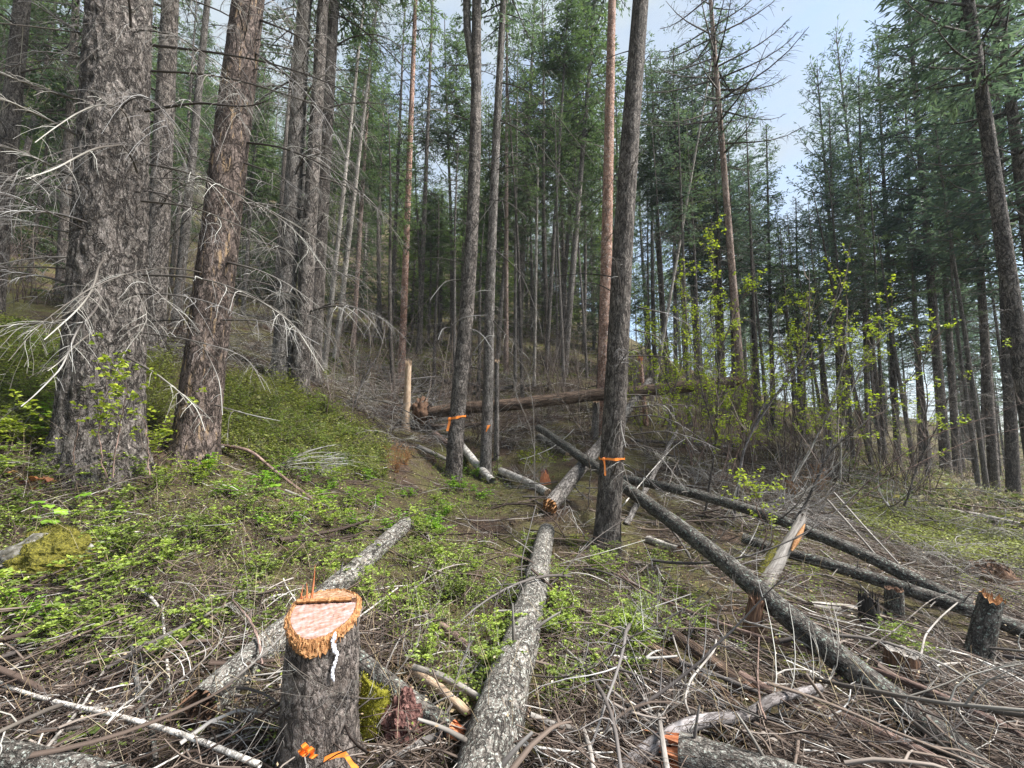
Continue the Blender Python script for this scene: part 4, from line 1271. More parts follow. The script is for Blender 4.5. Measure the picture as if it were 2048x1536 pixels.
# ================================================================== LOGS, STUMPS, SNAGS
def pxpath(pts, r, d=None, lift=0.0, n=None):
    """world path whose centre line follows photo pixels; end depths given, or taken where it rests on the ground"""
    pts = np.array(pts, float)
    if d is None:
        e = hit(pts[[0, -1], 0], pts[[0, -1], 1], r * 0.75 + lift)
        d0, d1 = e[0, 1], e[1, 1]
    else:
        d0, d1 = d
        e = hit(pts[[0, -1], 0], pts[[0, -1], 1], r * 0.75 + lift)
        d0 = e[0, 1] if d0 is None else d0
        d1 = e[1, 1] if d1 is None else d1
    Ls = np.concatenate([[0], np.cumsum(np.hypot(*np.diff(pts, axis=0).T))])
    Ls /= Ls[-1]
    n = n or 24
    f = np.linspace(0, 1, n)
    u, v = np.interp(f, Ls, pts[:, 0]), np.interp(f, Ls, pts[:, 1])
    if len(pts) > 2:
        ker = np.array([0.25, 0.5, 0.25])
        for _ in range(2):
            u[1:-1] = np.convolve(u, ker, 'valid')
            v[1:-1] = np.convolve(v, ker, 'valid')
    inv = 1 / d0 + f * (1 / d1 - 1 / d0)
    P = px(u, v, 1 / inv)
    # even spacing in space
    s3 = np.concatenate([[0], np.cumsum(np.linalg.norm(np.diff(P, axis=0), axis=1))])
    m = max(n, int(s3[-1] / 0.05)) if r > 0.03 else n
    m = min(m, 160)
    q = np.linspace(0, s3[-1], m)
    return np.stack([np.interp(q, s3, P[:, k]) for k in range(3)], -1)


def end_cap(ring, axis, jag, g, mat, parent, name, hollow=0.0):
    """a broken or sawn end face; ring: (s,3), axis: outward unit vector"""
    s = len(ring)
    c = ring.mean(0)
    V, B, R_ = [], [], []
    fr = [1.0, 0.88, 0.66, 0.4, 0.15]
    for k, f in enumerate(fr):
        p = c + (ring - c) * f
        if k:
            n = g.normal(0, jag, s) + (-hollow * (1 - f))
            p = p + axis * n[:, None]
        V.append(p)
    V = np.concatenate(V + [c[None] - axis * hollow])
    Q, T = [], []
    for k in range(len(fr) - 1):
        for j in range(s):
            Q.append((k * s + j, k * s + (j + 1) % s, (k + 1) * s + (j + 1) % s, (k + 1) * s + j))
    for j in range(s):
        T.append(((len(fr) - 1) * s + j, (len(fr) - 1) * s + (j + 1) % s, len(V) - 1))
    bk = V - c
    # along-axis coordinate last, so the grain runs with the log
    e1 = unit(np.cross(axis, [0.31, 0.2, 0.9]))
    e2 = np.cross(axis, e1)
    bk = np.stack([bk @ e1, bk @ e2, bk @ axis], -1)
    mb = MB().add(V, Q, T, bk)
    if jag > 0.004:
        ns = 14
        a = g.uniform(0, 2 * PI, ns)
        rad = np.linalg.norm(ring - c, axis=1).mean()
        st = c + (e1 * np.cos(a)[:, None] + e2 * np.sin(a)[:, None]) * (rad * g.uniform(0.3, 0.95, ns))[:, None] - axis * 0.01
        ln = g.uniform(1.0, 4.5, ns) * jag
        en = st + axis * ln[:, None] + g.normal(0, 0.004, (ns, 3))
        PP = np.stack([st, (st + en) / 2, en], 1)
        mb.tubes(PP, np.repeat(np.array([[0.10, 0.07, 0.012]]) * rad, ns, 0), 4)
    return ob(name, mb.mesh(name, mat, False), parent)


LOGP = []


def log(label, pts, r0, r1, mat, d=None, lift=0.0, ends=(None, None), stubs=0, seed=0, amp=0.004, name='fallen_log', cat='log', s=None, bow=0.0, group=None, taper_end=False, hollow=(0, 0), flat=0.0):
    g = np.random.default_rng(3000 + seed)
    P = pxpath(pts, max(r0, r1), d, lift)
    n = len(P)
    if r0 > 0.03:
        P = P + 0.006 * np.stack([perlin(np.stack([np.arange(n) * 0.11, np.full(n, seed + 0.3), np.full(n, k * 3.7)], -1)) for k in range(3)], -1) * min(3, r0 * 25)
    s = s or (30 if r0 > 0.08 else 16 if r0 > 0.035 else 8)
    f = np.linspace(0, 1, n)
    r = r0 + (r1 - r0) * f
    if taper_end:
        r = r * np.clip((1 - f) * 6, 0.12, 1)
    rr = np.repeat(r[:, None], s, 1)
    an = np.arange(s) * 2 * PI / s
    L_ = np.concatenate([[0], np.cumsum(np.linalg.norm(np.diff(P, axis=0), axis=1))])
    zz, aa = np.meshgrid(L_, an, indexing='ij')
    q = np.stack([np.cos(aa) * rr, np.sin(aa) * rr, zz * 0.5], -1)
    rr = rr * (1 + 0.10 * perlin(q * 4 + seed)) + amp * (perlin(q * 22 + seed) + 0.6 * perlin(q * 55 + seed))
    V, Q, bk = tubes(P[None], np.maximum(rr, 0.002)[None], s)
    bk[:, 2] += seed * 2.13
    if r0 > 0.018:
        LOGP.append(np.concatenate([P[::2], r[::2, None]], 1))
    if DEBUG:
        gap = P[:, 2] - r - H(P[:, 0], P[:, 1])
        print('LOG %-60s d %.2f-%.2f gap %s' % (label[:60], P[0, 1], P[-1, 1], np.round(gap[[0, n // 4, n // 2, 3 * n // 4, -1]], 2)))
    mid = P[n // 2].copy()
    mid[2] -= r[n // 2]
    t = thing(name, label, cat, mid, 0, group)
    ob('trunk', build_mesh('trunk', V - mid, Q, bk=bk, mat=M[mat]), t)
    ax = unit(np.diff(P, axis=0))
    for e, rg, axs, h in ((ends[0], V[:s], -ax[0], hollow[0]), (ends[1], V[-s:], ax[-1], hollow[1])):
        if e:
            wm, jag = e
            end_cap(rg - mid, axs, jag, g, M[wm], t, 'broken_end' if jag > 0.006 else 'sawn_end', h)
    for _ in range(stubs):
        k = int(g.integers(2, n - 2))
        a = g.uniform(0, 2 * PI)
        e1 = unit(np.cross(ax[k], [0.2, 0.3, 1.0]))
        e2 = np.cross(ax[k], e1)
        d_ = unit(e1 * math.cos(a) + e2 * math.sin(a) + ax[k] * g.normal(0, 0.4) + np.array([0, 0, 0.35]))
        if d_[2] < -0.1:
            d_[2] *= -1
        ln = g.uniform(0.06, 0.3)
        mb = MB()
        PP = P[k] - mid + d_ * (np.linspace(0.5 * r[k], r[k] + ln, 5))[:, None]
        PP[:, 2] -= np.linspace(0, 1, 5) ** 2 * ln * 0.2
        mb.tubes(PP[None], np.linspace(max(0.006, 0.11 * r[k]), max(0.003, 0.05 * r[k]), 5)[None], 5, np.linspace(0.2, 0.7, 5)[None])
        ob('branch_stub', mb.mesh('branch_stub', M['dead']), t)
    return t, P


l1, P1 = log('long grey flaky-barked log running from the bottom edge uphill, widest log in view', [(925, 1760), (985, 1470), (1028, 1330), (1068, 1190), (1092, 1062)], 0.132, 0.112, 'lich', (1.55, 6.2), 0.02, (None, ('tanwood', 0.02)), 10, 1, 0.008)
for i, (pts, dd, r0, pale) in enumerate([
        ([(1057, 1226), (1090, 1180), (1128, 1144), (1160, 1105), (1197, 1072), (1262, 1030)], (3.95, 4.6), .010, .35), ([(1065, 1284), (1130, 1265), (1200, 1245), (1290, 1220), (1382, 1188)], (3.4, 4.0), .010, .75),
        ([(1045, 1382), (1110, 1360), (1180, 1320), (1240, 1275), (1296, 1230)], (2.9, 3.5), .007, .7), ([(1018, 1305), (990, 1260), (985, 1225), (1000, 1180), (1020, 1135), (1065, 1130)], (3.2, 3.6), .008, .2),
        ([(1048, 1195), (1040, 1130), (1055, 1075), (1072, 1010)], (4.1, 4.4), .006, .6), ([(995, 1365), (975, 1340), (962, 1330)], (2.85, 2.8), .007, .9), ([(1080, 1150), (1120, 1125), (1190, 1110), (1290, 1080)], (4.5, 5.0), .006, .8)]):
    limb_px(l1, pts, dd[0], dd[1], r0, .004, 3, .18, 2300 + i, pale, 0.2)
limb_px(l1, [(945, 1452), (900, 1465), (838, 1484), (800, 1510), (765, 1545)], 2.35, 2.1, .020, .014, 0, .1, 2320, .8)
l2, P2 = log('leaning grey log with orange splintered lower end, propped under the long lichen log', [(1100, 1012), (1160, 938), (1225, 862), (1300, 760)], 0.125, 0.085, 'grey', (6.9, 12.5), 0.0, (('orangewood', 0.03), ('tanwood', 0.02)), 5, 2)
l3, P3 = log('long lichen-covered log, lying diagonally in front of the grey leaning log down to bottom right', [(1077, 855), (1180, 926), (1290, 1002), (1400, 1084), (1540, 1200), (1640, 1288), (1780, 1392), (1905, 1500), (1990, 1580)], 0.085, 0.088, 'dlich', (10.8, 2.25), 0.0, (('tanwood', 0.015), None), 14, 3, 0.006)
l4, P4 = log('dark lichen-flecked pole, upper of two parallel ones running down to the right stump', [(1250, 958), (1330, 972), (1471, 1010), (1567, 1042), (1615, 1062), (1724, 1107), (1820, 1155), (1943, 1213)], 0.075, 0.072, 'dlich', (7.6, 4.7), 0.03, (None, ('tanwood', 0.01)), 10, 4, 0.005)
l5, P5 = log('lichened pole, lower of two parallel ones, passing behind the upright right stump', [(1485, 1076), (1560, 1103), (1656, 1127), (1758, 1161), (1939, 1219), (2060, 1268)], 0.066, 0.072, 'dlich', (5.9, 4.3), 0.02, (('tanwood', 0.02), None), 8, 5, 0.005)
l6, P6 = log('dark brown fibrous log hanging level behind the ribbon trees, one end torn red', [(842, 828), (923, 816), (1005, 812), (1074, 803), (1145, 795), (1224, 787), (1348, 776), (1468, 764)], 0.165, 0.15, 'rotlog', (11.4, 11.2), 0.0, (None, ('brownwood', 0.08)), 8, 6, 0.01)
l7, P7 = log('grey log with a hollow rotten end, passing behind the fresh cut stump', [(402, 1412), (470, 1350), (560, 1270), (700, 1148), (812, 1048)], 0.088, 0.086, 'lich', (None, None), 0.06, (('brownwood', 0.015), None), 5, 7, 0.006, hollow=(0.13, 0))
l8, P8 = log('dark barked log with red snapped end, right of the fresh cut stump', [(690, 1300), (790, 1375), (860, 1428), (904, 1458)], 0.052, 0.040, 'dlich', (2.72, 2.28), 0.0, (None, ('redwood', 0.03)), 2, 8, 0.005)
log('thin peeling brown branch log ending against the widest log', [(795, 1190), (870, 1240), (930, 1290), (992, 1345)], 0.024, 0.032, 'brownstem', None, 0.0, (('tanwood', 0.01), None), 3, 9, 0.003)
log('split tan rotten slab log below the peeling brown branch log', [(826, 1340), (860, 1362), (905, 1400), (938, 1428)], 0.030, 0.022, 'tanwood', None, 0.02, (('tanwood', 0.02), ('brownwood', 0.02)), 0, 10, 0.008)
log('grey debarked pole beside the split tan slab', [(828, 1335), (890, 1355), (960, 1395)], 0.022, 0.016, 'greywood', None, 0.05, (('tanwood', 0.01), None), 0, 11, 0.004)
log('white-barked short log on the forest floor, downhill of the tagged trunk', [(1002, 942), (1050, 962), (1096, 986)], 0.085, 0.075, 'birch', None, 0.0, (('tanwood', 0.01), ('tanwood', 0.02)), 1, 12)
log('white-barked log piece poking out between the two ribbon and tag trunks', [(926, 895), (950, 925), (985, 962)], 0.10, 0.08, 'birch', None, 0.0, (('tanwood', 0.02), None), 1, 13)
log('short sawn log with tan end, left behind the forked ribbon tree', [(868, 866), (890, 884), (918, 905)], 0.085, 0.08, 'brownstem', None, 0.03, (('tanwood', 0.004), None), 0, 14)
log('pale weathered log piece half in the green shrubs left of the forked tree', [(835, 893), (862, 905), (890, 918)], 0.06, 0.05, 'greywood', None, 0.0, (('greywood', 0.02), None), 0, 15)
log('short mossy-lichened log lying under the top of the long diagonal log', [(1078, 872), (1105, 888), (1135, 908)], 0.085, 0.07, 'lich', None, 0.0, (('tanwood', 0.01), ('tanwood', 0.02)), 1, 16)
log('pale thin pole leaning behind the nearest ribbon tree', [(1252, 1050), (1300, 962), (1354, 862)], 0.05, 0.035, 'grey', (6.9, 9.5), 0.0, (None, ('tanwood', 0.01)), 3, 17)
log('big flaky grey log with red rotten end at the bottom edge', [(1362, 1512), (1440, 1535), (1560, 1572), (1640, 1600)], 0.088, 0.10, 'lich', (2.25, 1.95), 0.02, (('redwood', 0.05), None), 2, 18, 0.008)
log('flaky grey log crossing the bottom left corner', [(-60, 1500), (60, 1520), (160, 1542), (300, 1580)], 0.055, 0.05, 'lich', (2.0, 1.9), 0.0, (None, None), 0, 19, 0.005)
l15, _ = log('smooth grey twisted root-like limb, above the red-ended log', [(1225, 1560), (1290, 1505), (1345, 1466), (1400, 1440), (1450, 1436), (1496, 1438), (1530, 1402), (1590, 1388), (1640, 1376)], 0.040, 0.022, 'smooth', (2.2, 2.75), 0.09, (None, None), 1, 20, 0.004)
log('long straight slender brown pole lying over the slash, lower right', [(1240, 1152), (1348, 1213), (1491, 1266), (1656, 1312), (1792, 1353), (1895, 1397), (1997, 1445), (2070, 1490)], 0.015, 0.021, 'brownstem', (4.5, 2.5), 0.12, (None, None), 2, 21, 0.001)
log('grey-brown smooth pole curving to the bottom right under the slender brown pole', [(1480, 1350), (1567, 1397), (1690, 1438), (1810, 1490), (1910, 1545)], 0.030, 0.034, 'brownstem', (3.1, 2.25), 0.06, (None, None), 2, 22, 0.002)
log('dark split log half buried in slash, left of the brown rotted post', [(1262, 1232), (1348, 1272), (1416, 1318), (1490, 1376)], 0.045, 0.05, 'rotlog', None, 0.02, (('brownwood', 0.03), ('brownwood', 0.03)), 1, 23, 0.008)
log('dark fibrous log just below the half buried split log', [(1240, 1262), (1330, 1310), (1420, 1370), (1478, 1420)], 0.035, 0.04, 'rotlog', None, 0.0, (('brownwood', 0.03), None), 1, 24, 0.008)
log('thin grey pole lying flat across the maple thicket floor', [(1440, 893), (1540, 888), (1640, 892), (1760, 884)], 0.04, 0.03, 'greywood', None, 0.25, (None, None), 3, 25)
log('dark thin pole lying flat behind the nearest ribbon tree', [(1262, 880), (1350, 886), (1450, 890), (1520, 896)], 0.045, 0.04, 'dark', None, 0.1, (None, None), 3, 26)
log('dark dead pole slanting through the left brush beside the huge trunk', [(0, 536), (60, 520), (110, 500), (160, 470)], 0.06, 0.04, 'dark', None, 0.0, (None, None), 4, 27)
log('dark pole lying on the slope between the huge trunk and the trio', [(380, 610), (470, 628), (560, 640)], 0.055, 0.05, 'dark', None, 0.0, (None, None), 2, 28)
log('thin grey pole lying sideways right of the trio of trunks', [(620, 655), (700, 664), (800, 682)], 0.045, 0.035, 'grey', None, 0.0, (None, None), 3, 29)
log('dark fallen pole behind the forked ribbon tree', [(845, 757), (930, 766), (990, 776)], 0.075, 0.07, 'dark', None, 0.0, (None, ('tanwood', 0.02)), 3, 30)
log('pale pole lying level above the dark fallen pole', [(885, 740), (940, 735), (972, 732)], 0.05, 0.045, 'grey', None, 0.0, (None, None), 1, 31)
log('grey-green log on the slope left of the pale broken-topped pole', [(900, 792), (990, 778), (1060, 770)], 0.07, 0.06, 'dlich', None, 0.0, (None, None), 2, 32)
log('reddish broken log piece among the tangled roots, left of the forked tree', [(862, 838), (905, 832), (925, 828)], 0.09, 0.07, 'rotlog', None, 0.0, (('redwood', 0.06), None), 1, 33, 0.012)
log('brown rotten log lying level below the tangled roots', [(828, 856), (880, 852), (960, 848)], 0.08, 0.07, 'rotlog', None, 0.0, (None, None), 2, 34, 0.012)
log('short pale log with hollow end, right behind the nearest ribbon tree foot', [(1295, 1078), (1325, 1088), (1358, 1098)], 0.05, 0.05, 'birch', None, 0.0, (None, ('brownwood', 0.01)), 0, 35, hollow=(0, 0.08))
log('pale bleached log on dry grass, far right edge', [(1880, 1018), (1960, 1030), (2060, 1052)], 0.04, 0.035, 'greywood', None, 0.05, (None, None), 2, 36)
log('thin bleached pole leaning from the grey snag toward the green patch', [(1655, 1000), (1700, 1050), (1760, 1120), (1800, 1160)], 0.014, 0.010, 'greywood', (6.6, 5.2), 0.05, (None, None), 1, 37)
log('second thin bleached pole beside the first, by the green patch', [(1668, 985), (1735, 1060), (1800, 1130)], 0.012, 0.009, 'greywood', (6.9, 5.4), 0.1, (None, None), 1, 38)
log('thick grey pole lying behind the flat-topped stump', [(1620, 1212), (1700, 1218), (1790, 1236)], 0.045, 0.04, 'greywood', None, 0.0, (None, None), 1, 39)
log('pale bare pole below the lichened pair, middle right', [(1560, 1180), (1650, 1225), (1760, 1245)], 0.022, 0.02, 'greywood', None, 0.08, (None, None), 1, 40)
log('thin pale pole beside the right stump foot', [(1880, 1290), (1960, 1318), (2060, 1352)], 0.020, 0.022, 'greywood', None, 0.03, (None, None), 0, 41)

# long sticks one can point at in the foreground
STK = [
    ('long pale stick sweeping across the bottom left corner', [(-20, 1358), (40, 1384), (120, 1406), (239, 1432), (376, 1472), (520, 1530)], .0095, .012, 'birch', .05),
    ('upright thin white stick left of the hollow-ended log', [(324, 1208), (330, 1290), (341, 1388)], .007, .008, 'birch', .02),
    ('bleached stick lying above the mossy rock', [(186, 1052), (250, 1062), (342, 1074)], .011, .012, 'birch', .02),
    ('curved dark stick left of the hollow-ended log', [(262, 1290), (275, 1370), (300, 1440), (312, 1520)], .011, .010, 'dlich', .03),
    ('grey stick slanting up from the bottom left log', [(84, 1506), (164, 1414), (214, 1330)], .008, .006, 'greywood', .05),
    ('short pale split stick beside the upright white stick', [(364, 1318), (384, 1288)], .010, .007, 'greywood', .03),
    ('straight pale stick right of the cut stump top', [(715, 1236), (745, 1214), (795, 1176)], .007, .006, 'birch', .06),
    ('brown stick bent over the hollow-ended log', [(465, 1200), (500, 1240), (518, 1280), (524, 1330)], .007, .008, 'brownstem', .12),
    ('pale upright stub stick at the bottom, right of the widest log', [(1166, 1455), (1180, 1500), (1188, 1550)], .012, .014, 'greywood', .05),
    ('grey broken stake stick in front of the twisted grey limb', [(1318, 1430), (1326, 1490), (1336, 1550)], .011, .014, 'greywood', .08),
    ('long pale stick lying right of the widest log', [(1118, 1286), (1200, 1360), (1290, 1440), (1340, 1482)], .007, .010, 'greywood', .04),
    ('second long pale stick, nearer the green shrubs right of the widest log', [(1236, 1328), (1275, 1380), (1305, 1425)], .009, .009, 'greywood', .05),
    ('pale stick lying level at the foot of the widest log', [(1060, 1430), (1120, 1452), (1180, 1462), (1240, 1458)], .016, .010, 'greywood', .03),
    ('thin looping grey stick over the dark split logs', [(1346, 1272), (1360, 1320), (1395, 1365), (1440, 1400), (1520, 1435)], .006, .005, 'greywood', .14),
    ('hooked grey stick over the dark split logs', [(1432, 1280), (1430, 1300), (1405, 1330), (1380, 1360), (1368, 1400), (1380, 1430)], .007, .006, 'greywood', .16),
    ('thin dark upright stick in front of the dark split logs', [(1518, 1275), (1515, 1350), (1520, 1410), (1532, 1440)], .004, .005, 'brownstem', .2),
    ('bleached stick rising from the grass left of the nearest ribbon tree', [(1130, 1045), (1095, 1000), (1075, 955)], .006, .006, 'greywood', .05),
    ('long pale stick crossing in front of the pale leaning pole', [(1238, 1020), (1300, 945), (1350, 890), (1388, 868)], .009, .006, 'birch', .5),
    ('pale twig pile stick lying below the yellow-streaked trunk', [(420, 895), (480, 892), (560, 905), (640, 918)], .018, .014, 'greywood', .03),
    ('brown stick lying down from the yellow-streaked trunk foot', [(440, 890), (500, 900), (560, 950), (640, 1010)], .022, .018, 'brownstem', .03),
    ('pale stick lying below the yellow-streaked trunk, nearer the cut stump', [(570, 980), (620, 1000), (655, 1012)], .014, .010, 'greywood', .02),
    ('thin stick with peeling bark left of the mossy rock', [(0, 1215), (80, 1228), (160, 1250)], .016, .014, 'greywood', .03),
    ('bright thin stick in the shrubs above the hollow-ended log', [(260, 1170), (300, 1192), (318, 1215)], .012, .009, 'birch', .04),
    ('pale forked stick below the lichened pair of poles', [(1640, 1100), (1690, 1140), (1740, 1190)], .012, .008, 'greywood', .1),
    ('pale long stick in the slash right of the slender brown pole', [(1480, 1240), (1560, 1262), (1650, 1310), (1700, 1345)], .008, .006, 'greywood', .12),
    ('thin dark arched stick below the leaning grey snag', [(1548, 1172), (1600, 1150), (1650, 1148), (1700, 1170)], .009, .007, 'dark', .12),
    ('pale curved stick standing beside the flat-topped stump', [(1840, 1320), (1850, 1270), (1880, 1235), (1915, 1205)], .007, .006, 'greywood', .25),
    ('thin dark slanted stick over the flat-topped stump', [(1720, 1310), (1790, 1260), (1860, 1200), (1900, 1185)], .005, .004, 'dark', .3),
]
for i, (lab, pts, r0, r1, mat, lift) in enumerate(STK):
    log(lab, pts, r0, r1, mat, None, lift + (.07 if pts[0][1] > 1150 else .03), (None, None), 1 if i % 3 == 0 else 0, 100 + i, 0.0012, 'fallen_stick', 'stick')


# ------------------------------------------------------------------ standing dead pieces
def snag(label, base, topp, d, rb, rt, mat, endw, jag=0.05, seed=0, flare=0.3, name='broken_snag', cat='snag', amp=0.008, dtop=None, hollow=0.0, s=28):
    g = np.random.default_rng(4000 + seed)
    b = px(base[0], base[1], d)
    b[2] = float(H(b[0], b[1])) - 0.03
    tp = px(topp[0], topp[1], dtop or d)
    n = max(14, int(np.linalg.norm(tp - b) / 0.04))
    f = np.linspace(-0.06, 1, n)
    P = b + (tp - b) * f[:, None]
    r = rb + (rt - rb) * np.clip(f, 0, 1)
    r = r * (1 + flare * np.exp(-np.clip(f, 0, None) / 0.12))
    an = np.arange(s) * 2 * PI / s
    zz, aa = np.meshgrid(f * np.linalg.norm(tp - b), an, indexing='ij')
    rr = np.repeat(r[:, None], s, 1)
    q = np.stack([np.cos(aa) * rr, np.sin(aa) * rr, zz * 0.4], -1)
    rr = rr * (1 + 0.16 * perlin(q * 9 + seed)) + amp * perlin(q * 40 + seed)
    V, Q, bk = tubes(P[None], np.maximum(rr, 0.004)[None], s)
    V = V.reshape(n, s, 3)
    ax = unit(tp - b)
    # a ragged top edge
    rag = g.normal(0, jag, s)
    rag = (rag + np.roll(rag, 1)) / 2 + jag * 1.5 * perlin(np.stack([np.cos(an) * 1.3 + seed, np.sin(an) * 1.3, an * 0], -1))
    for k in range(n):
        V[k] += ax * (rag * max(0, (k - n * 0.75) / (n * 0.25)))[:, None]
    t = thing(name, label, cat, b)
    ob('trunk', build_mesh('trunk', V.reshape(-1, 3) - b, Q, bk=bk + np.array([0, 0, seed]), mat=M[mat]), t)
    end_cap(V[-1] - b, ax, jag * 0.5, g, M[endw], t, 'broken_top', hollow)
    return t, b


snag('tall broken snag with pale torn top, left of the forked ribbon tree', (811, 866), (817, 732), 11.2, .105, .075, 'tanwood', 'tanwood', .08, 1, .25, hollow=.1)
s3_, _ = snag('upright grey stump with orange-brown snapped top, at the right edge', (1948, 1345), (1984, 1196), 4.1, .098, .085, 'dlich', 'orangewood', .04, 2, .25, 'tree_stump', 'stump', hollow=.05)
snag('brown rotted post standing in the slash right of the dark split logs', (1500, 1338), (1512, 1205), 3.7, .075, .055, 'brownwood', 'brownwood', .05, 3, .3)
t4, b4 = snag('leaning bleached grey snag with torn orange side, mossy on its shaded edge', (1528, 1180), (1602, 1040), 5.1, .085, .045, 'greywood', 'greywood', .10, 4, .1, dtop=5.5)
g = np.random.default_rng(8)
q = np.linspace(0, 1, 14)
Pm = px(np.interp(q, [0, 1], [1508, 1556]), np.interp(q, [0, 1], [1168, 1085]), 5.15 + 0.2 * q)
V, Q, bk = tubes(Pm[None], (0.038 * np.sin(q * PI * 0.9 + 0.25) + 0.006)[None], 10)
ob('moss_edge', build_mesh('moss_edge', V - b4, Q, bk=bk, mat=M['moss']), t4)
Pm = px(np.interp(q, [0, 1], [1583, 1610]), np.interp(q, [0, 1], [1102, 1048]), 5.22 + 0.2 * q)
V, Q, bk = tubes(Pm[None], (0.026 * np.sin(q * PI * 0.9 + 0.25) + 0.004)[None], 8)
ob('torn_strip', build_mesh('torn_strip', V - b4, Q, bk=bk, mat=M['orangewood']), t4)
snag('charred black hollow stump in the slash left of the flat-topped stump', (1738, 1275), (1736, 1205), 4.05, .085, .075, 'charwood', 'charwood', .07, 5, .2, 'tree_stump', 'stump', hollow=.12)
snag('flat-topped weathered cut stump, half sunk in slash near the charred stump', (1802, 1372), (1804, 1302), 3.4, .105, .105, 'brownwood', 'greywood', .012, 6, .15, 'tree_stump', 'stump')
snag('short dark post behind the lichened pair of poles', (1788, 1235), (1788, 1178), 4.6, .08, .075, 'dlich', 'brownwood', .02, 7, .1, 'tree_stump', 'stump')
snag('red-brown rotten snag post at the torn end of the hanging log', (1492, 880), (1494, 766), 11.0, .16, .13, 'rotlog', 'brownwood', .1, 8, .2)
snag('thin grey broken post touching the tagged trunk', (993, 880), (994, 725), 10.9, .065, .055, 'grey', 'tanwood', .05, 9, .1)
snag('small red rotten stump above the white-barked log', (1091, 972), (1089, 945), 8.7, .12, .07, 'redwood', 'punk', .06, 10, .2, 'tree_stump', 'stump')
snag('thin leaning dead trunk stub behind the red-barked pine foot', (1188, 835), (1193, 805), 11.6, .1, .09, 'grey', 'tanwood', .04, 11, .1)
snag('small orange-capped snapped snag left of the red scaly pine foot', (1290, 775), (1280, 720), 12.5, .07, .06, 'pine', 'redwood', .1, 12, .1)
snag('dark rotted stump behind the green patch at the right edge', (1990, 1195), (1975, 1135), 6.3, .28, .2, 'brownwood', 'brownwood', .05, 13, .3, 'tree_stump', 'stump')

# tangled root plate at the end of the hanging log
g = np.random.default_rng(21)
rp = px(843, 822, 11.4)
root = thing('root_plate', 'tangled grey root plate at the uphill end of the dark hanging log', 'root plate', (rp[0], rp[1], float(H(rp[0], rp[1]))))
o3 = np.array(root.location)
for i in range(26):
    a = g.uniform(0, 2 * PI)
    c = rp + np.array([0.08 * math.cos(a), g.normal(0, .1), 0.1 * math.sin(a)])
    k = 9
    d_ = np.array([math.cos(a), g.normal(0, .35), math.sin(a)])
    ln = g.uniform(0.35, 0.95)
    P = c + d_ * (np.linspace(0, ln, k))[:, None] + np.cumsum(g.normal(0, 0.035, (k, 3)), 0)
    mb = MB()
    add_dead(mb, P - o3, g.uniform(.02, .045), .006, 4, .25, .2, g, 5, .55)
    ob('root', mb.mesh('root', M['dead']), root)


def blob(center, rad, seed, amp, freq, nu=40, nv=24):
    a, b = np.meshgrid(np.arange(nu) * 2 * PI / nu, np.linspace(0.02, PI - 0.02, nv))
    D = np.stack([np.cos(a) * np.sin(b), np.sin(a) * np.sin(b), np.cos(b)], -1)
    f = 1 + amp * fbm(D * freq + seed, 4)
    V = (D * f[..., None] * np.array(rad)).reshape(-1, 3) + np.array(center)
    iq, jq = np.meshgrid(np.arange(nv - 1), np.arange(nu), indexing='ij')
    Q = np.stack([iq * nu + jq, (iq + 1) * nu + jq, (iq + 1) * nu + (jq + 1) % nu, iq * nu + (jq + 1) % nu], -1).reshape(-1, 4)
    return V, Q


V, Q = blob(rp - o3, (0.22, 0.3, 0.36), 9, 0.45, 2.2, 40, 26)
ob('soil_clod', build_mesh('soil_clod', V, Q, bk=V * 2, mat=M['brownwood']), root)

# ------------------------------------------------------------------ the fresh cut stump
g = np.random.default_rng(31)
sb = px(637, 1500, 2.16)
sb[2] = float(H(sb[0], sb[1])) - 0.02
st = thing('tree_stump', 'fresh cut stump with orange torn rim, pinkish sawn face and upright splinters', 'stump', sb)
topc = px(649, 1214, 2.16) - sb
HT = topc[2]
fw = unit(np.array([-sb[0], -sb[1], 0.0]))                       # towards the camera
rt_ = np.array([-fw[1], fw[0], 0.0])                             # to the camera's right
s, n = 140, 80
an = np.arange(s) * 2 * PI / s


def rim(a):                                                     # radius of the top edge
    return 0.146 * (1 + 0.05 * np.cos(2 * a + 0.6) + 0.10 * perlin(np.stack([np.cos(a) * 1.4, np.sin(a) * 1.4, a * 0 + 3.3], -1)))


def topz(X2, Y2):                                               # X2 right, Y2 towards the camera
    hinge = Y2 - (-0.035 + 0.22 * X2)
    z = HT + 0.012 - 0.10 * Y2
    front = np.clip(hinge, 0, 1)
    return z - np.where(hinge > 0, 0.012 + 0.42 * front, 0.0) + 0.004 * perlin(np.stack([X2 * 60, Y2 * 60, X2 * 0], -1))


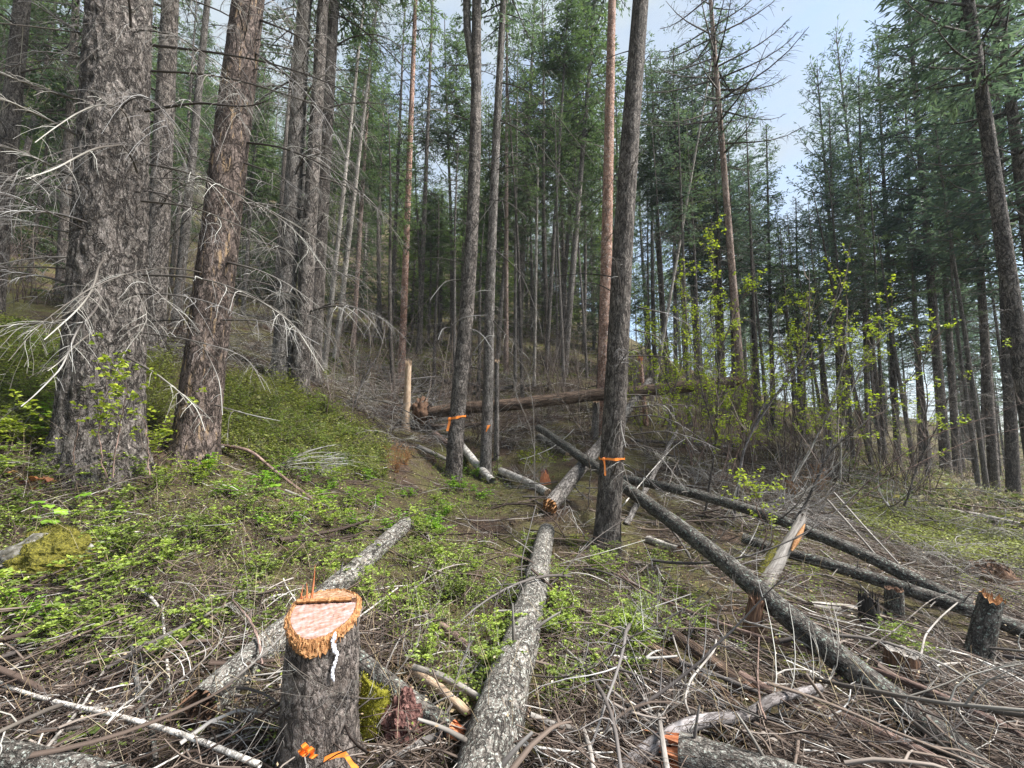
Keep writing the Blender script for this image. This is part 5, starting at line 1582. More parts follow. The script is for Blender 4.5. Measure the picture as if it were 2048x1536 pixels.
fz = np.linspace(-0.12, 1, n)
rr = np.zeros((n, s))
Vs = np.zeros((n, s, 3))
Bs = np.zeros((n, s, 3))
ra = rim(an)
for k, f in enumerate(fz):
    zf = max(f, 0)
    base_r = 0.168 * (1 + 0.22 * np.exp(-zf / 0.09) * (1 + .5 * np.cos(3 * an + 1))) * (1 + 0.06 * perlin(np.stack([np.cos(an) * 1.2, np.sin(an) * 1.2, an * 0 + 7], -1)))
    w = zf ** 1.6
    r = base_r * (1 - w) + ra * w
    P2 = np.stack([np.cos(an) * r, np.sin(an) * r, np.full(s, f * 0.7)], -1)
    ridge = 0.5 - np.abs(perlin(P2 * np.array([16, 16, 8]) + 4)) * 2
    r = r + (0.010 * ridge + 0.005 * perlin(P2 * np.array([46, 46, 26]))) * (1 if f < 0.97 else 0.2)
    zt = topz(np.cos(an) * ra, np.sin(an) * ra)
    cxy = topc[:2] * np.clip(f, 0, 1)
    X2, Y2 = np.cos(an) * r, np.sin(an) * r
    Vs[k] = rt_ * X2[:, None] + fw * Y2[:, None] + np.array([cxy[0], cxy[1], 0])
    Vs[k, :, 2] = f * zt
    Bs[k] = np.stack([X2, Y2, f * zt], -1)
iq, jq = np.meshgrid(np.arange(n - 1), np.arange(s), indexing='ij')
Qs = np.stack([iq * s + jq, iq * s + (jq + 1) % s, (iq + 1) * s + (jq + 1) % s, (iq + 1) * s + jq], -1).reshape(-1, 4)
ob('trunk', build_mesh('trunk', Vs.reshape(-1, 3), Qs, bk=Bs.reshape(-1, 3), mat=M['stump']), st)


def face(f0, f1, name, mat, lift, m=22):
    fr = np.linspace(f0, f1, m)
    V, B = [], []
    for f in fr:
        X2, Y2 = np.cos(an) * ra * f, np.sin(an) * ra * f
        z = topz(X2, Y2) + lift
        V.append(rt_ * X2[:, None] + fw * Y2[:, None] + np.stack([np.full(s, topc[0]), np.full(s, topc[1]), z], -1))
        B.append(np.stack([X2, Y2, z], -1))
    iq, jq = np.meshgrid(np.arange(m - 1), np.arange(s), indexing='ij')
    Q = np.stack([iq * s + jq, iq * s + (jq + 1) % s, (iq + 1) * s + (jq + 1) % s, (iq + 1) * s + jq], -1).reshape(-1, 4)
    return ob(name, build_mesh(name, np.concatenate(V), Q, bk=np.concatenate(B), mat=M[mat]), st)



def halfface(sel, name, mat, rough, m=26, n2=150, lim=0.93):
    """the part of the cut face before (sel=1) or behind (sel=-1) the hinge, as its own sheet"""
    yy, xx = np.meshgrid(np.linspace(-.17, .17, n2), np.linspace(-.17, .17, n2), indexing='ij')
    a_ = np.arctan2(yy, xx)
    rr_ = np.hypot(xx, yy)
    R_ = np.interp(a_ % (2 * PI), np.append(an, 2 * PI), np.append(ra, ra[0]))
    hinge = yy - (-0.035 + 0.22 * xx)
    ins = (rr_ < lim * R_) & ((hinge > 0.004) if sel > 0 else (hinge < -0.004))
    z = topz(xx.ravel(), yy.ravel()).reshape(xx.shape) + .004 + rough * fbm(np.stack([xx * 70, yy * 160, xx * 0], -1), 3)
    ids = -np.ones(xx.size, int)
    c4 = ins[:-1, :-1] & ins[1:, :-1] & ins[:-1, 1:] & ins[1:, 1:]
    i0 = (np.arange(n2 - 1)[:, None] * n2 + np.arange(n2 - 1)[None])[c4]
    Q = np.stack([i0, i0 + 1, i0 + n2 + 1, i0 + n2], -1)
    used = np.unique(Q)
    ids[used] = np.arange(len(used))
    xf, yf, zf_ = xx.ravel()[used], yy.ravel()[used], z.ravel()[used]
    V = rt_ * xf[:, None] + fw * yf[:, None] + np.stack([np.full(len(xf), topc[0]), np.full(len(xf), topc[1]), zf_], -1)
    return ob(name, build_mesh(name, V, ids[Q], bk=np.stack([xf, yf, zf_ * 0], -1), mat=M[mat]), st)


halfface(1, 'sawn_face', 'cutwood', .0012)
halfface(-1, 'torn_face', 'tornwood', .004)
face(0.004, 0.965, 'cambium', 'darkline', 0.0012)
mb = MB()
for k in range(70):                                             # frayed fibres hanging off the front rim
    a = math.radians(g.normal(100, 42))
    r0_ = float(np.interp(a % (2 * PI), an, ra)) * 1.03
    z0_ = float(topz(np.array([math.cos(a) * .14]), np.array([math.sin(a) * .14]))[0])
    c = rt_ * math.cos(a) * r0_ + fw * math.sin(a) * r0_ + np.array([topc[0], topc[1], z0_ - g.uniform(0, .012)])
    ln = g.uniform(.012, .045)
    P = c + np.outer(np.linspace(0, 1, 4), np.array([g.normal(0, .004), g.normal(0, .004), -ln]) + (rt_ * math.cos(a) + fw * math.sin(a)) * g.uniform(0.001, .012))
    V, Q, bk = tubes(P[None], (g.uniform(.002, .0045) * np.array([1, .9, .6, .15]))[None], 4)
    mb.add(V, Q, None, bk)
ob('rim_fibres', mb.mesh('rim_fibres', M['orangewood'], False), st)['kind'] = 'stuff'
# torn orange inner bark round the rim: frayed outer band
m = 14
V, B = [], []
low = 0.006 + 0.040 * np.clip(np.cos(an - math.radians(105)), 0, 1) ** 5 + 0.010 * np.clip(np.sin(an), 0, 1) + 0.008 * np.abs(g.normal(0, 1, s))
low = low * (1 + 0.7 * perlin(np.stack([an * 5, an * 0, an * 0 + 2], -1)))
low = np.maximum(low, 0.004)
for k in range(m):
    f = k / (m - 1)
    if f < 0.4:
        q = 0.925 + (1.02 - 0.925) * f / 0.4
        r = ra * q
        z = topz(np.cos(an) * ra * min(q, 1), np.sin(an) * ra * min(q, 1)) + 0.007 * np.sin(PI * min(1, f / 0.4 + 0.1)) + g.normal(0, .0035, s)
    else:
        h = (f - 0.4) / 0.6
        r = ra * (1.02 + 0.02 * math.sin(h * PI)) + 0.010 * h + g.normal(0, .0025, s)
        z = topz(np.cos(an) * ra, np.sin(an) * ra) - low * h + g.normal(0, .003, s)
    X2, Y2 = np.cos(an) * r, np.sin(an) * r
    V.append(rt_ * X2[:, None] + fw * Y2[:, None] + np.stack([np.full(s, topc[0]), np.full(s, topc[1]), z], -1))
    B.append(np.stack([X2, Y2, z], -1))
iq, jq = np.meshgrid(np.arange(m - 1), np.arange(s), indexing='ij')
Q = np.stack([iq * s + jq, iq * s + (jq + 1) % s, (iq + 1) * s + (jq + 1) % s, (iq + 1) * s + jq], -1).reshape(-1, 4)
ob('torn_bark_rim', build_mesh('torn_bark_rim', np.concatenate(V), Q, bk=np.concatenate(B), mat=M['orangewood'], smooth=False), st)
# hinge ridge left across the face
q = np.linspace(-1, 1, 30)
hx = q * 0.122
hy = -0.035 + 0.22 * hx
PH = rt_ * hx[:, None] + fw * hy[:, None] + np.stack([np.full(30, topc[0]), np.full(30, topc[1]), topz(hx, hy - 0.002) + 0.004], -1)
V, Q, bk = tubes(PH[None], (0.010 + 0.008 * perlin(np.stack([q * 9, q * 0, q * 0], -1)) + 0.004 * perlin(np.stack([q * 31, q * 0, q * 0], -1)))[None], 6)
ob('hinge_ridge', build_mesh('hinge_ridge', V, Q, bk=bk, mat=M['orangewood'], smooth=False), st)
for (sx, ln, w, lean) in ((-0.062, 0.175, .0075, .02), (-0.082, 0.095, .0085, -.015), (-0.115, 0.085, .0065, .03), (-0.100, 0.05, .006, -.03)):
    sy = -0.035 + 0.22 * sx - 0.01
    b0 = rt_ * sx + fw * sy + np.array([topc[0], topc[1], float(topz(np.array([sx]), np.array([sy]))[0]) - 0.01])
    P = b0 + np.outer(np.linspace(0, 1, 7), rt_ * lean * 0.4 + np.array([0, 0, ln])) + np.outer(np.sin(np.linspace(0, 2.5, 7)) * 0.004, rt_)
    V, Q, bk = tubes(P[None], (w * np.linspace(1, 0.12, 7))[None], 4)
    ob('splinter', build_mesh('splinter', V, Q, bk=bk, mat=M['redwood'], smooth=False), st)
# dried sap run
mb = MB()
for k in range(90):
    f = k / 89
    a = math.radians(72) + 0.05 * math.sin(f * 9) + g.normal(0, .028) * (1 - .5 * f)
    rr_ = (0.152 + 0.012 * f + 0.004)
    z = topz(np.array([math.cos(a) * .14]), np.array([math.sin(a) * .14]))[0] + 0.012 - 0.185 * f + g.normal(0, .002)
    c = rt_ * math.cos(a) * rr_ + fw * math.sin(a) * rr_ + np.array([topc[0] * (1 - .2 * f), topc[1] * (1 - .2 * f), z])
    hgt = g.uniform(.004, .011)
    V, Q, bk = tubes(np.stack([c + np.array([0, 0, hgt * e]) for e in (-1, -.5, .5, 1)])[None], (g.uniform(.0022, .0052) * np.array([.3, 1, 1, .3]))[None], 5)
    mb.add(V, Q, None, bk)
o = ob('sap_run', mb.mesh('sap_run', M['sap']), st)
o['kind'] = 'stuff'


# mossy slab and crumbled rotten chunk beside the stump
c = hit([748], [1478], 0.0)[0]
t = thing('mossy_slab', 'yellow-green moss-covered bark slab leaning on the fresh cut stump', 'moss slab', c)
q = np.linspace(0, 1, 22)
jj = np.linspace(-1, 1, 24)
qq, j2 = np.meshgrid(q, jj, indexing='ij')
wd = 0.085 * (1 - 0.25 * qq)
lowr = 0.10 * np.abs(perlin(np.stack([j2 * 4.1, j2 * 0, j2 * 0 + 5], -1)))
Vv = rt_ * (j2 * wd)[..., None] + fw * ((1 - j2 ** 2) * 0.04 + 0.012 * perlin(np.stack([j2 * 6, qq * 6, qq * 0], -1)))[..., None]
Vv = Vv + np.stack([qq * 0, qq * 0, 0.02 + lowr * (1 - qq) + qq * (0.235 - 0.05 * j2)], -1)
Vb = Vv - fw * 0.03
nn_ = Vv.shape[0] * Vv.shape[1]
iq, jq = np.meshgrid(np.arange(21), np.arange(23), indexing='ij')
Qa = np.stack([iq * 24 + jq, iq * 24 + jq + 1, (iq + 1) * 24 + jq + 1, (iq + 1) * 24 + jq], -1).reshape(-1, 4)
Qe = []
for k in range(21):
    Qe += [(k * 24, (k + 1) * 24, (k + 1) * 24 + nn_, k * 24 + nn_), (k * 24 + 23, k * 24 + 23 + nn_, (k + 1) * 24 + 23 + nn_, (k + 1) * 24 + 23)]
for k in range(23):
    Qe += [(k, k + nn_, k + 1 + nn_, k + 1), (21 * 24 + k, 21 * 24 + k + 1, 21 * 24 + k + 1 + nn_, 21 * 24 + k + nn_)]
VV = np.concatenate([Vv.reshape(-1, 3), Vb.reshape(-1, 3)])
ob('moss', build_mesh('moss', VV, np.concatenate([Qa, Qa[:, ::-1] + nn_, np.array(Qe)]), bk=VV, mat=M['mossy']), t)
c = hit([806], [1478], 0.0)[0]
t = thing('rotten_chunk', 'crumbled dark red rotten wood chunk right of the fresh cut stump', 'rotten wood', c)
V, Q = blob((0, 0, 0.06), (0.10, 0.08, 0.13), 3, 0.5, 3.0, 60, 40)
ob('crumbled_wood', build_mesh('crumbled_wood', V, Q, bk=V, mat=M['punk'], smooth=False), t)
V, Q = blob((0.01, 0, 0.15), (0.045, 0.04, 0.09), 8, 0.5, 3.0, 40, 26)
ob('crumbled_spike', build_mesh('crumbled_spike', V, Q, bk=V, mat=M['punk'], smooth=False), t)

# mossy rock
c = hit([95], [1140], 0.0)[0]
t = thing('mossy_rock', 'grey boulder with dark olive moss caps, left of the bleached stick', 'rock', c + np.array([0, 0, 0.04]))
V, Q = blob((0, 0, 0.03), (0.33, 0.26, 0.20), 2, 0.28, 1.6, 56, 34)
ob('stone', build_mesh('stone', V, Q, bk=V, mat=M['rock']), t)
V, Q = blob((0.11, -0.04, 0.04), (0.25, 0.25, 0.195), 5, 0.30, 2.6, 64, 40)
V += 0.012 * np.stack([perlin(V * 40 + k * 3) for k in range(3)], -1)
ob('moss_cap', build_mesh('moss_cap', V, Q, bk=V, mat=M['moss'], smooth=False), t)
V, Q = blob((-0.09, 0.10, 0.17), (0.17, 0.15, 0.09), 6, 0.30, 2.6, 48, 30)
ob('moss_cap', build_mesh('moss_cap', V, Q, bk=V, mat=M['moss'], smooth=False), t)
V, Q = blob((-0.26, -0.03, 0.0), (0.15, 0.17, 0.13), 7, 0.30, 2.6, 48, 30)
ob('moss_cap', build_mesh('moss_cap', V, Q, bk=V, mat=M['moss'], smooth=False), t)




def tufts(obj, n, seed, ln, mat):
    me = obj.data
    co = np.zeros(len(me.vertices) * 3)
    me.vertices.foreach_get('co', co)
    nn = np.zeros(len(me.vertices) * 3)
    me.vertex_normals.foreach_get('vector', nn)
    co, nn = co.reshape(-1, 3), nn.reshape(-1, 3)
    g = np.random.default_rng(seed)
    k = g.integers(0, len(co), n)
    C = co[k] + g.normal(0, .005, (n, 3))
    D = nn[k] + g.normal(0, .55, (n, 3)) + [0, 0, .35]
    V, Q = kites_(C, D, g.normal(0, 1, (n, 3)), ln * g.uniform(.5, 1.5, n), ln * .3 * g.uniform(.6, 1.4, n))
    o = ob('moss_tufts', build_mesh('moss_tufts', V, Q, smooth=False, rnd=np.repeat(np.clip(g.normal(.45, .25, n), 0, 1), 4), mat=M[mat]), obj.parent)
    o['kind'] = 'stuff'


def kites_(C, D, Nn, Ln, Wd):
    return kites(C, D, Nn, Ln, Wd)


for o in list(bpy.data.objects):
    if o.name.startswith('moss_cap'):
        tufts(o, 2600, len(o.name), .016, 'mosstuft')
    if o.name == 'moss':
        tufts(o, 2200, 5, .014, 'mosstuft2')
    if o.name == 'moss_edge':
        tufts(o, 500, 5, .02, 'mosstuft2')

# ------------------------------------------------------------------ orange ribbons
def strip(P, Wv, w, th, mb):
    P = np.asarray(P, float)
    T = unit(np.gradient(P, axis=0))
    Wv = np.broadcast_to(np.asarray(Wv, float), P.shape)
    Nn = unit(np.cross(T, Wv))
    Wu = unit(Wv)
    w = np.broadcast_to(np.asarray(w, float), (len(P),))[:, None]
    rings = np.stack([P + Wu * w / 2 + Nn * th / 2, P - Wu * w / 2 + Nn * th / 2, P - Wu * w / 2 - Nn * th / 2, P + Wu * w / 2 - Nn * th / 2], 1)
    n = len(P)
    Q = [(0, 3, 2, 1), ((n - 1) * 4, (n - 1) * 4 + 1, (n - 1) * 4 + 2, (n - 1) * 4 + 3)]
    for k in range(n - 1):
        for j in range(4):
            Q.append((k * 4 + j, k * 4 + (j + 1) % 4, (k + 1) * 4 + (j + 1) % 4, (k + 1) * 4 + j))
    mb.add(rings.reshape(-1, 3), Q)


def trunk_r(D, Ht, z, top=0.02, pw=0.75):
    return (D / 2 - top) * (1 - z / Ht) ** pw + top


def ribbon(label, tr, ax_, D, Ht, knot, right, tail, d, w):
    o = np.array(tr.location)
    K = px(knot[0], knot[1], d) - o
    Rg = px(right[0], right[1], d) - o
    zc = (K[2] + Rg[2]) / 2
    c = ax_(zc)
    r = trunk_r(D, Ht, zc) + 0.016
    tl = (Rg[2] - K[2]) / (2 * r)
    a = np.linspace(0, 2 * PI, 49)
    t = thing('flagging_ribbon', label, 'ribbon', c + o)
    cr_ = 1 + 0.02 * np.sin(a * 11) + 0.015 * np.sin(a * 7 + 1)
    P = np.stack([np.cos(a) * r * cr_, np.sin(a) * r * cr_, tl * np.cos(a) * r + 0.004 * np.sin(a * 5)], -1)
    mb = MB()
    strip(P, np.array([0, 0, 1.0]), w * .8 * (1 + 0.3 * np.sin(a * 3) + .15 * np.sin(a * 8)), 0.0015, mb)
    ob('band', mb.mesh('band', M['ribbon'], False), t)
    k0 = np.array([-0.80 * r, -0.66 * r, -tl * r * 0.8])
    tip = px(tail[0], tail[1], d - r) - o - c
    q = np.linspace(0, 1, 10)[:, None]
    P = k0 * (1 - q) + np.array([tip[0], k0[1] - 0.02, tip[2]]) * q + np.array([1, 0, 0]) * 0.008 * np.sin(q * 5)
    mb = MB()
    strip(P, np.array([1.0, 0.25, 0]), w * 1.0, 0.0015, mb)
    ob('tail', mb.mesh('tail', M['ribbon'], False), t)
    mb = MB()
    V, Q = blob(k0 + np.array([0, -.006, 0]), (w * .7, w * .5, w * .7), 3, .5, 2.0, 16, 10)
    mb.add(V, Q)
    ob('knot', mb.mesh('knot', M['ribbon'], False), t)


ribbon('orange ribbon tied round the forked trunk, tail hanging left', rib1, r1ax, .36, 21, (897, 839), (926, 832), (895, 862), 9.6, .055)
ribbon('orange ribbon tied round the nearest lichened trunk, among the crossed logs', rib3, r3ax, .325, 20, (1213, 917), (1251, 917), (1214, 952), 5.92, .034)
K = px(978, 850, 9.78)
K2 = px(972, 864, 9.78)
t = thing('flagging_ribbon', 'small orange ribbon tag on the slim trunk right of the forked tree', 'ribbon', K)
mb = MB()
strip(np.stack([K * (1 - f) + K2 * f + np.array([0, -.01 * math.sin(f * 4), 0]) - K for f in np.linspace(0, 1, 7)]), np.array([1.0, .3, .1]), np.linspace(.075, .02, 7), .0015, mb)
ob('tail', mb.mesh('tail', M['ribbon'], False), t)
g = np.random.default_rng(12)
c = hit([622], [1512], 0.17)[0]
t = thing('ribbon_scrap', 'crumpled bright orange ribbon at the foot of the fresh cut stump', 'ribbon', c)
for pts in ([(606, 1488), (614, 1497), (618, 1507), (612, 1512)], [(618, 1496), (626, 1503), (622, 1512), (632, 1514)], [(600, 1498), (604, 1506), (612, 1510)]):
    u, v = np.array(pts, float).T
    q = np.linspace(0, 1, 12)
    uu, vv = np.interp(q, np.linspace(0, 1, len(u)), u), np.interp(q, np.linspace(0, 1, len(v)), v)
    P = px(uu, vv, c[1] - 0.06 - 0.02 * np.sin(q * 9)) - c
    mb = MB()
    strip(P, np.array([.8, .4, .5]), .019, .0015, mb)
    ob('fold', mb.mesh('fold', M['ribbon'], False), t)
c = hit([690], [1515], 0.15)[0]
t = thing('ribbon_scrap', 'long curled orange ribbon end lying right of the crumpled one', 'ribbon', c)
u, v = np.array([(648, 1520), (660, 1514), (675, 1509), (690, 1508), (697, 1518), (705, 1530), (716, 1540)], float).T
q = np.linspace(0, 1, 24)
P = px(np.interp(q, np.linspace(0, 1, 7), u), np.interp(q, np.linspace(0, 1, 7), v), c[1] - 0.05) - c
mb = MB()
strip(P, np.array([.1, .5, 1.0]), .020, .0015, mb)
ob('strip', mb.mesh('strip', M['ribbon'], False), t)

# ================================================================== UNDERGROWTH
def inpoly(u, v, poly):
    poly = np.asarray(poly, float)
    c = np.zeros(len(u), bool)
    j = len(poly) - 1
    for i in range(len(poly)):
        xi, yi = poly[i]
        xj, yj = poly[j]
        c ^= ((yi > v) != (yj > v)) & (u < (xj - xi) * (v - yi) / (yj - yi + 1e-9) + xi)
        j = i
    return c


def scatter(poly, n, g, off=0.0, dmax=60):
    """n ground points spread over the part of the slope that the photograph shows inside poly"""
    poly = np.asarray(poly, float)
    out = []
    tot = 0
    for _ in range(30):
        u = g.uniform(poly[:, 0].min(), poly[:, 0].max(), n * 2)
        v = g.uniform(poly[:, 1].min(), poly[:, 1].max(), n * 2)
        k = inpoly(u, v, poly)
        if not k.any():
            continue
        P = hit(u[k], v[k], off)
        P = P[~np.isnan(P[:, 0])]
        P = P[P[:, 1] < dmax]
        out.append(P)
        tot += len(P)
        if tot >= n:
            break
    return np.concatenate(out)[:n] if out else np.zeros((0, 3))


MARK = [('the fresh cut stump', sb), ('the mossy rock', hit([95], [1140])[0]), ('the huge rough-barked fir', np.array(big.location)), ('the yellow-streaked fir', np.array(ylw.location)),
        ('the forked ribbon tree', np.array(rib1.location)), ('the tagged slim trunk', np.array(rib2.location)), ('the nearest ribbon tree', np.array(rib3.location)), ('the leaning bleached snag', b4),
        ('the right upright stump', np.array(s3_.location)), ('the widest log', P1[len(P1) // 2]), ('the hollow-ended log', P7[3]), ('the torn-topped snag', px(811, 866, 11.2)),
        ('the red scaly pine', px(1205, 868, 12.0)), ('the larch foot', px(1486, 800, 14.0)), ('the trio of grey trunks', px(600, 762, 9.2)), ('the orange-red slender pine', px(802, 768, 14.5)),
        ('the dark right edge trunks', px(2010, 1000, 13.5)), ('the long diagonal log', P3[len(P3) // 2]), ('the brown rotted post', px(1500, 1338, 3.7)), ('the root plate', rp), ('the hanging log', P6[len(P6) * 2 // 3])]
ROCK = hit([95], [1140])[0]
MK = np.array([m[1] for m in MARK])


def where(p):
    if p[1] > 13.2:
        uu, _v, _f = proj(np.asarray(p))
        nm = COLS[int(np.argmin([abs(c_[0] - uu) for c_ in COLS]))][1]
        return ('on the slope just behind ' if p[1] < 18 else 'further up the slope behind ' if p[1] < 25 else 'far up the slope behind ') + nm
    d = (MK[:, :2] - np.asarray(p)[:2])
    i = int(np.argmin(np.hypot(d[:, 0], d[:, 1])))
    dx, dy = -d[i]
    r = math.hypot(dx, dy)
    if abs(dx) > abs(dy):
        w = 'left of' if dx < 0 else 'right of'
    else:
        w = 'in front of' if dy < 0 else 'behind'
    if r < 0.55:
        w = 'close ' + w if w != 'in front of' else 'just in front of'
    return w + ' ' + MARK[i][0]


def ovals(C, D, Nn, Ln, Wd, fold=0.25):
    D = unit(D)
    Wv = unit(np.cross(D, Nn))
    Up = np.cross(Wv, D)
    Ln, Wd = np.asarray(Ln)[:, None], np.asarray(Wd)[:, None]
    a = Wv * Wd * 0.5
    u = Up * Wd * fold
    V = np.stack([C, C + D * Ln * .3 + a * .95 + u, C + D * Ln * .68 + a * .8 + u * .8, C + D * Ln - Up * Ln * .1, C + D * Ln * .68 - a * .8 + u * .8, C + D * Ln * .3 - a * .95 + u], 1)
    n = len(C)
    b = np.arange(n)[:, None] * 6
    return V.reshape(-1, 3), np.concatenate([b + np.array([[0, 1, 2, 3]]), b + np.array([[0, 3, 4, 5]])])


def shrub_proto(seed, hgt, spread, ns, leaf, mat, stem='stem', lean=0.5, nl=9, tw=3):
    """small deciduous shrub: fine arching stems with paired young leaves"""
    g = np.random.default_rng(seed)
    st, lf = MB(), MB()
    k = 8
    q = np.linspace(0, 1, k)
    for i in range(ns):
        a = g.uniform(0, 2 * PI)
        h = hgt * g.uniform(0.5, 1.1)
        o = spread * g.uniform(0.1, 1.0)
        P = np.stack([np.cos(a) * (0.05 * spread + o * q ** 1.5), np.sin(a) * (0.05 * spread + o * q ** 1.5), h * (q - 0.25 * lean * q ** 2)], -1)
        P[:, :2] += np.cumsum(g.normal(0, 0.012 * hgt / 0.4, (k, 2)), 0)
        st.tubes(P[None], (0.0032 * (1 - 0.7 * q) * (hgt / 0.4) ** 0.5)[None], 3, g.uniform(0, 1, 1))
        paths = [P]
        for _ in range(tw):
            j = int(g.integers(2, k - 1))
            d = unit(np.array([g.normal(), g.normal(), g.uniform(0.0, 0.9)]))
            ln = hgt * g.uniform(0.2, 0.45)
            T_ = P[j] + d * (np.linspace(0, ln, 5))[:, None]
            T_[:, 2] -= np.linspace(0, 1, 5) ** 2 * ln * 0.2
            st.tubes(T_[None], np.linspace(.0018, .0008, 5)[None], 3, g.uniform(0, 1, 1))
            paths.append(T_)
        for T_ in paths:
            n = max(3, int(nl * g.uniform(.6, 1.3) * (1 if T_ is P else .7)))
            s = np.sort(g.uniform(0.3, 1.0, n)) * (len(T_) - 1)
            i0 = np.minimum(s.astype(int), len(T_) - 2)
            C = T_[i0] + (T_[i0 + 1] - T_[i0]) * (s - i0)[:, None]
            C = np.repeat(C, 2, 0)
            m = len(C)
            aa = np.repeat(g.uniform(0, 2 * PI, n), 2) + np.tile([0, PI], n) + g.normal(0, .3, m)
            D = np.stack([np.cos(aa), np.sin(aa), g.uniform(-.1, .6, m)], -1)
            Nn = np.array([0, 0, 1.0]) + g.normal(0, .35, (m, 3))
            V, Q = ovals(C, D, Nn, leaf * g.uniform(.55, 1.25, m), leaf * .72 * g.uniform(.7, 1.2, m))
            lf.add(V, Q, None, None, np.repeat(np.clip(g.normal(.5, .25, m), 0, 1), 6))
    return st.mesh('stems', M[stem]), lf.mesh('leaves', M[mat], False)


SH = {'low': [shrub_proto(500 + i, .34 + .05 * (i % 3), .28, 7, .030, 'leaf') for i in range(5)],
      'bright': [shrub_proto(520 + i, .30, .24, 6, .032, 'leafb') for i in range(3)],
      'yellow': [shrub_proto(530 + i, .45, .30, 7, .034, 'leafy', nl=7) for i in range(3)],
      'tall': [shrub_proto(540 + i, .75, .35, 6, .032, 'leafb', nl=8, tw=5) for i in range(3)],
      'fine': [shrub_proto(550 + i, .42, .40, 12, .020, 'leaf', nl=10, tw=4) for i in range(3)]}
DESC = {'low': ('low leafy green shrub', 'low leafy green shrubs'), 'bright': ('bright green leafy seedling', 'bright green leafy seedlings'), 'yellow': ('yellow-green young shrub', 'yellow-green young shrubs'),
        'tall': ('tall thin leafy green shrub', 'tall thin leafy green shrubs'), 'fine': ('fine-leaved twiggy green shrub', 'fine-leaved twiggy green shrubs')}


def plant(kind, P, g, s0, s1):
    for p in P:
        if np.hypot(p[0] - ROCK[0], p[1] - ROCK[1] + .15) < .42:
            continue
        i = int(g.integers(len(SH[kind])))
        sc = g.uniform(s0, s1)
        f_ = (sc - s0) / (s1 - s0)
        sz = 'small ' if f_ < .33 else 'mid-sized ' if f_ < .67 else 'large '
        t = thing('leafy_shrub', sz + DESC[kind][0] + ' ' + where(p), 'shrub', p - np.array([0, 0, .015]), g.uniform(0, 6.28), sz + DESC[kind][1] + ' ' + where(p), sc)
        ob('stems', SH[kind][i][0], t)
        o = ob('leaves', SH[kind][i][1], t)
        o['kind'] = 'stuff'


g = np.random.default_rng(61)
plant('low', scatter([(-40, 940), (520, 930), (780, 955), (900, 1010), (870, 1110), (720, 1180), (560, 1200), (540, 1290), (330, 1370), (-40, 1310)], 92, g), g, .65, 1.1)
plant('low', scatter([(720, 1210), (900, 1080), (1070, 1080), (1060, 1290), (960, 1420), (840, 1360)], 34, g), g, .55, .95)
plant('low', scatter([(1110, 1140), (1340, 1090), (1360, 1250), (1260, 1400), (1080, 1430)], 34, g), g, .55, .95)
plant('bright', scatter([(400, 920), (760, 940), (1000, 1020), (960, 1090), (560, 1080), (380, 980)], 30, g), g, .6, 1.1)
plant('bright', scatter([(880, 930), (1000, 940), (1010, 1000), (890, 1030)], 9, g), g, .8, 1.3)
plant('bright', scatter([(-20, 1190), (130, 1180), (120, 1260), (-20, 1270)], 4, g), g, .8, 1.0)
plant('yellow', scatter([(-10, 850), (60, 860), (50, 920), (-10, 910)], 4, g), g, .8, 1.1)
plant('yellow', scatter([(110, 880), (290, 890), (420, 920), (420, 980), (100, 960)], 14, g), g, .6, 1.0)
plant('tall', scatter([(120, 860), (290, 880), (300, 915), (130, 925)], 7, g), g, .7, 1.2)
plant('fine', scatter([(440, 780), (640, 810), (770, 890), (740, 960), (440, 900)], 22, g), g, .8, 1.3)
plant('fine', scatter([(-40, 640), (130, 700), (120, 880), (-40, 860)], 12, g), g, .8, 1.3)
plant('low', scatter([(1180, 1080), (1360, 1100), (1500, 1240), (1420, 1330), (1250, 1300)], 12, g), g, .5, .8)
plant('low', scatter([(1650, 1270), (1860, 1280), (1860, 1370), (1650, 1370)], 8, g), g, .5, .8)

# --- plants with large leaves: every leaf is a part
def big_leaf(seed, L_, lobed=True):
    g = np.random.default_rng(seed)
    n = 18
    a = np.linspace(0, 2 * PI, n, endpoint=False)
    r = 0.5 * L_ * (1 + (0.14 * np.cos(5 * a) if lobed else 0) + 0.05 * np.cos(a)) * (1 + g.normal(0, .03, n))
    V = [np.array([.5 * L_, 0, 0.02 * L_])]
    mid = np.stack([.5 * L_ + np.cos(a) * r * .55, np.sin(a) * r * .55, 0.05 * L_ * np.sin(a * 5) - .02 * L_], -1)
    out = np.stack([.5 * L_ + np.cos(a) * r, np.sin(a) * r, 0.09 * L_ * np.sin(a * 5 + .5) - .10 * L_], -1)
    V = np.concatenate([np.array(V), mid, out])
    T = [(0, 1 + j, 1 + (j + 1) % n) for j in range(n)]
    Q = [(1 + j, 1 + n + j, 1 + n + (j + 1) % n, 1 + (j + 1) % n) for j in range(n)]
    return V, Q, T


BL = {}
for mt in ('leafb', 'leaf', 'leafred'):
    BL[mt] = []
    for i in range(4):
        V, Q, T = big_leaf(600 + i, 1.0, mt != 'leafred')
        if mt == 'leafred':
            V[:, 1] *= 0.55
        BL[mt].append(build_mesh('leaf', V, Q, T, rnd=np.clip(0.25 + 0.2 * i + V[:, 2] * 2, 0, 1), mat=M[mt]))


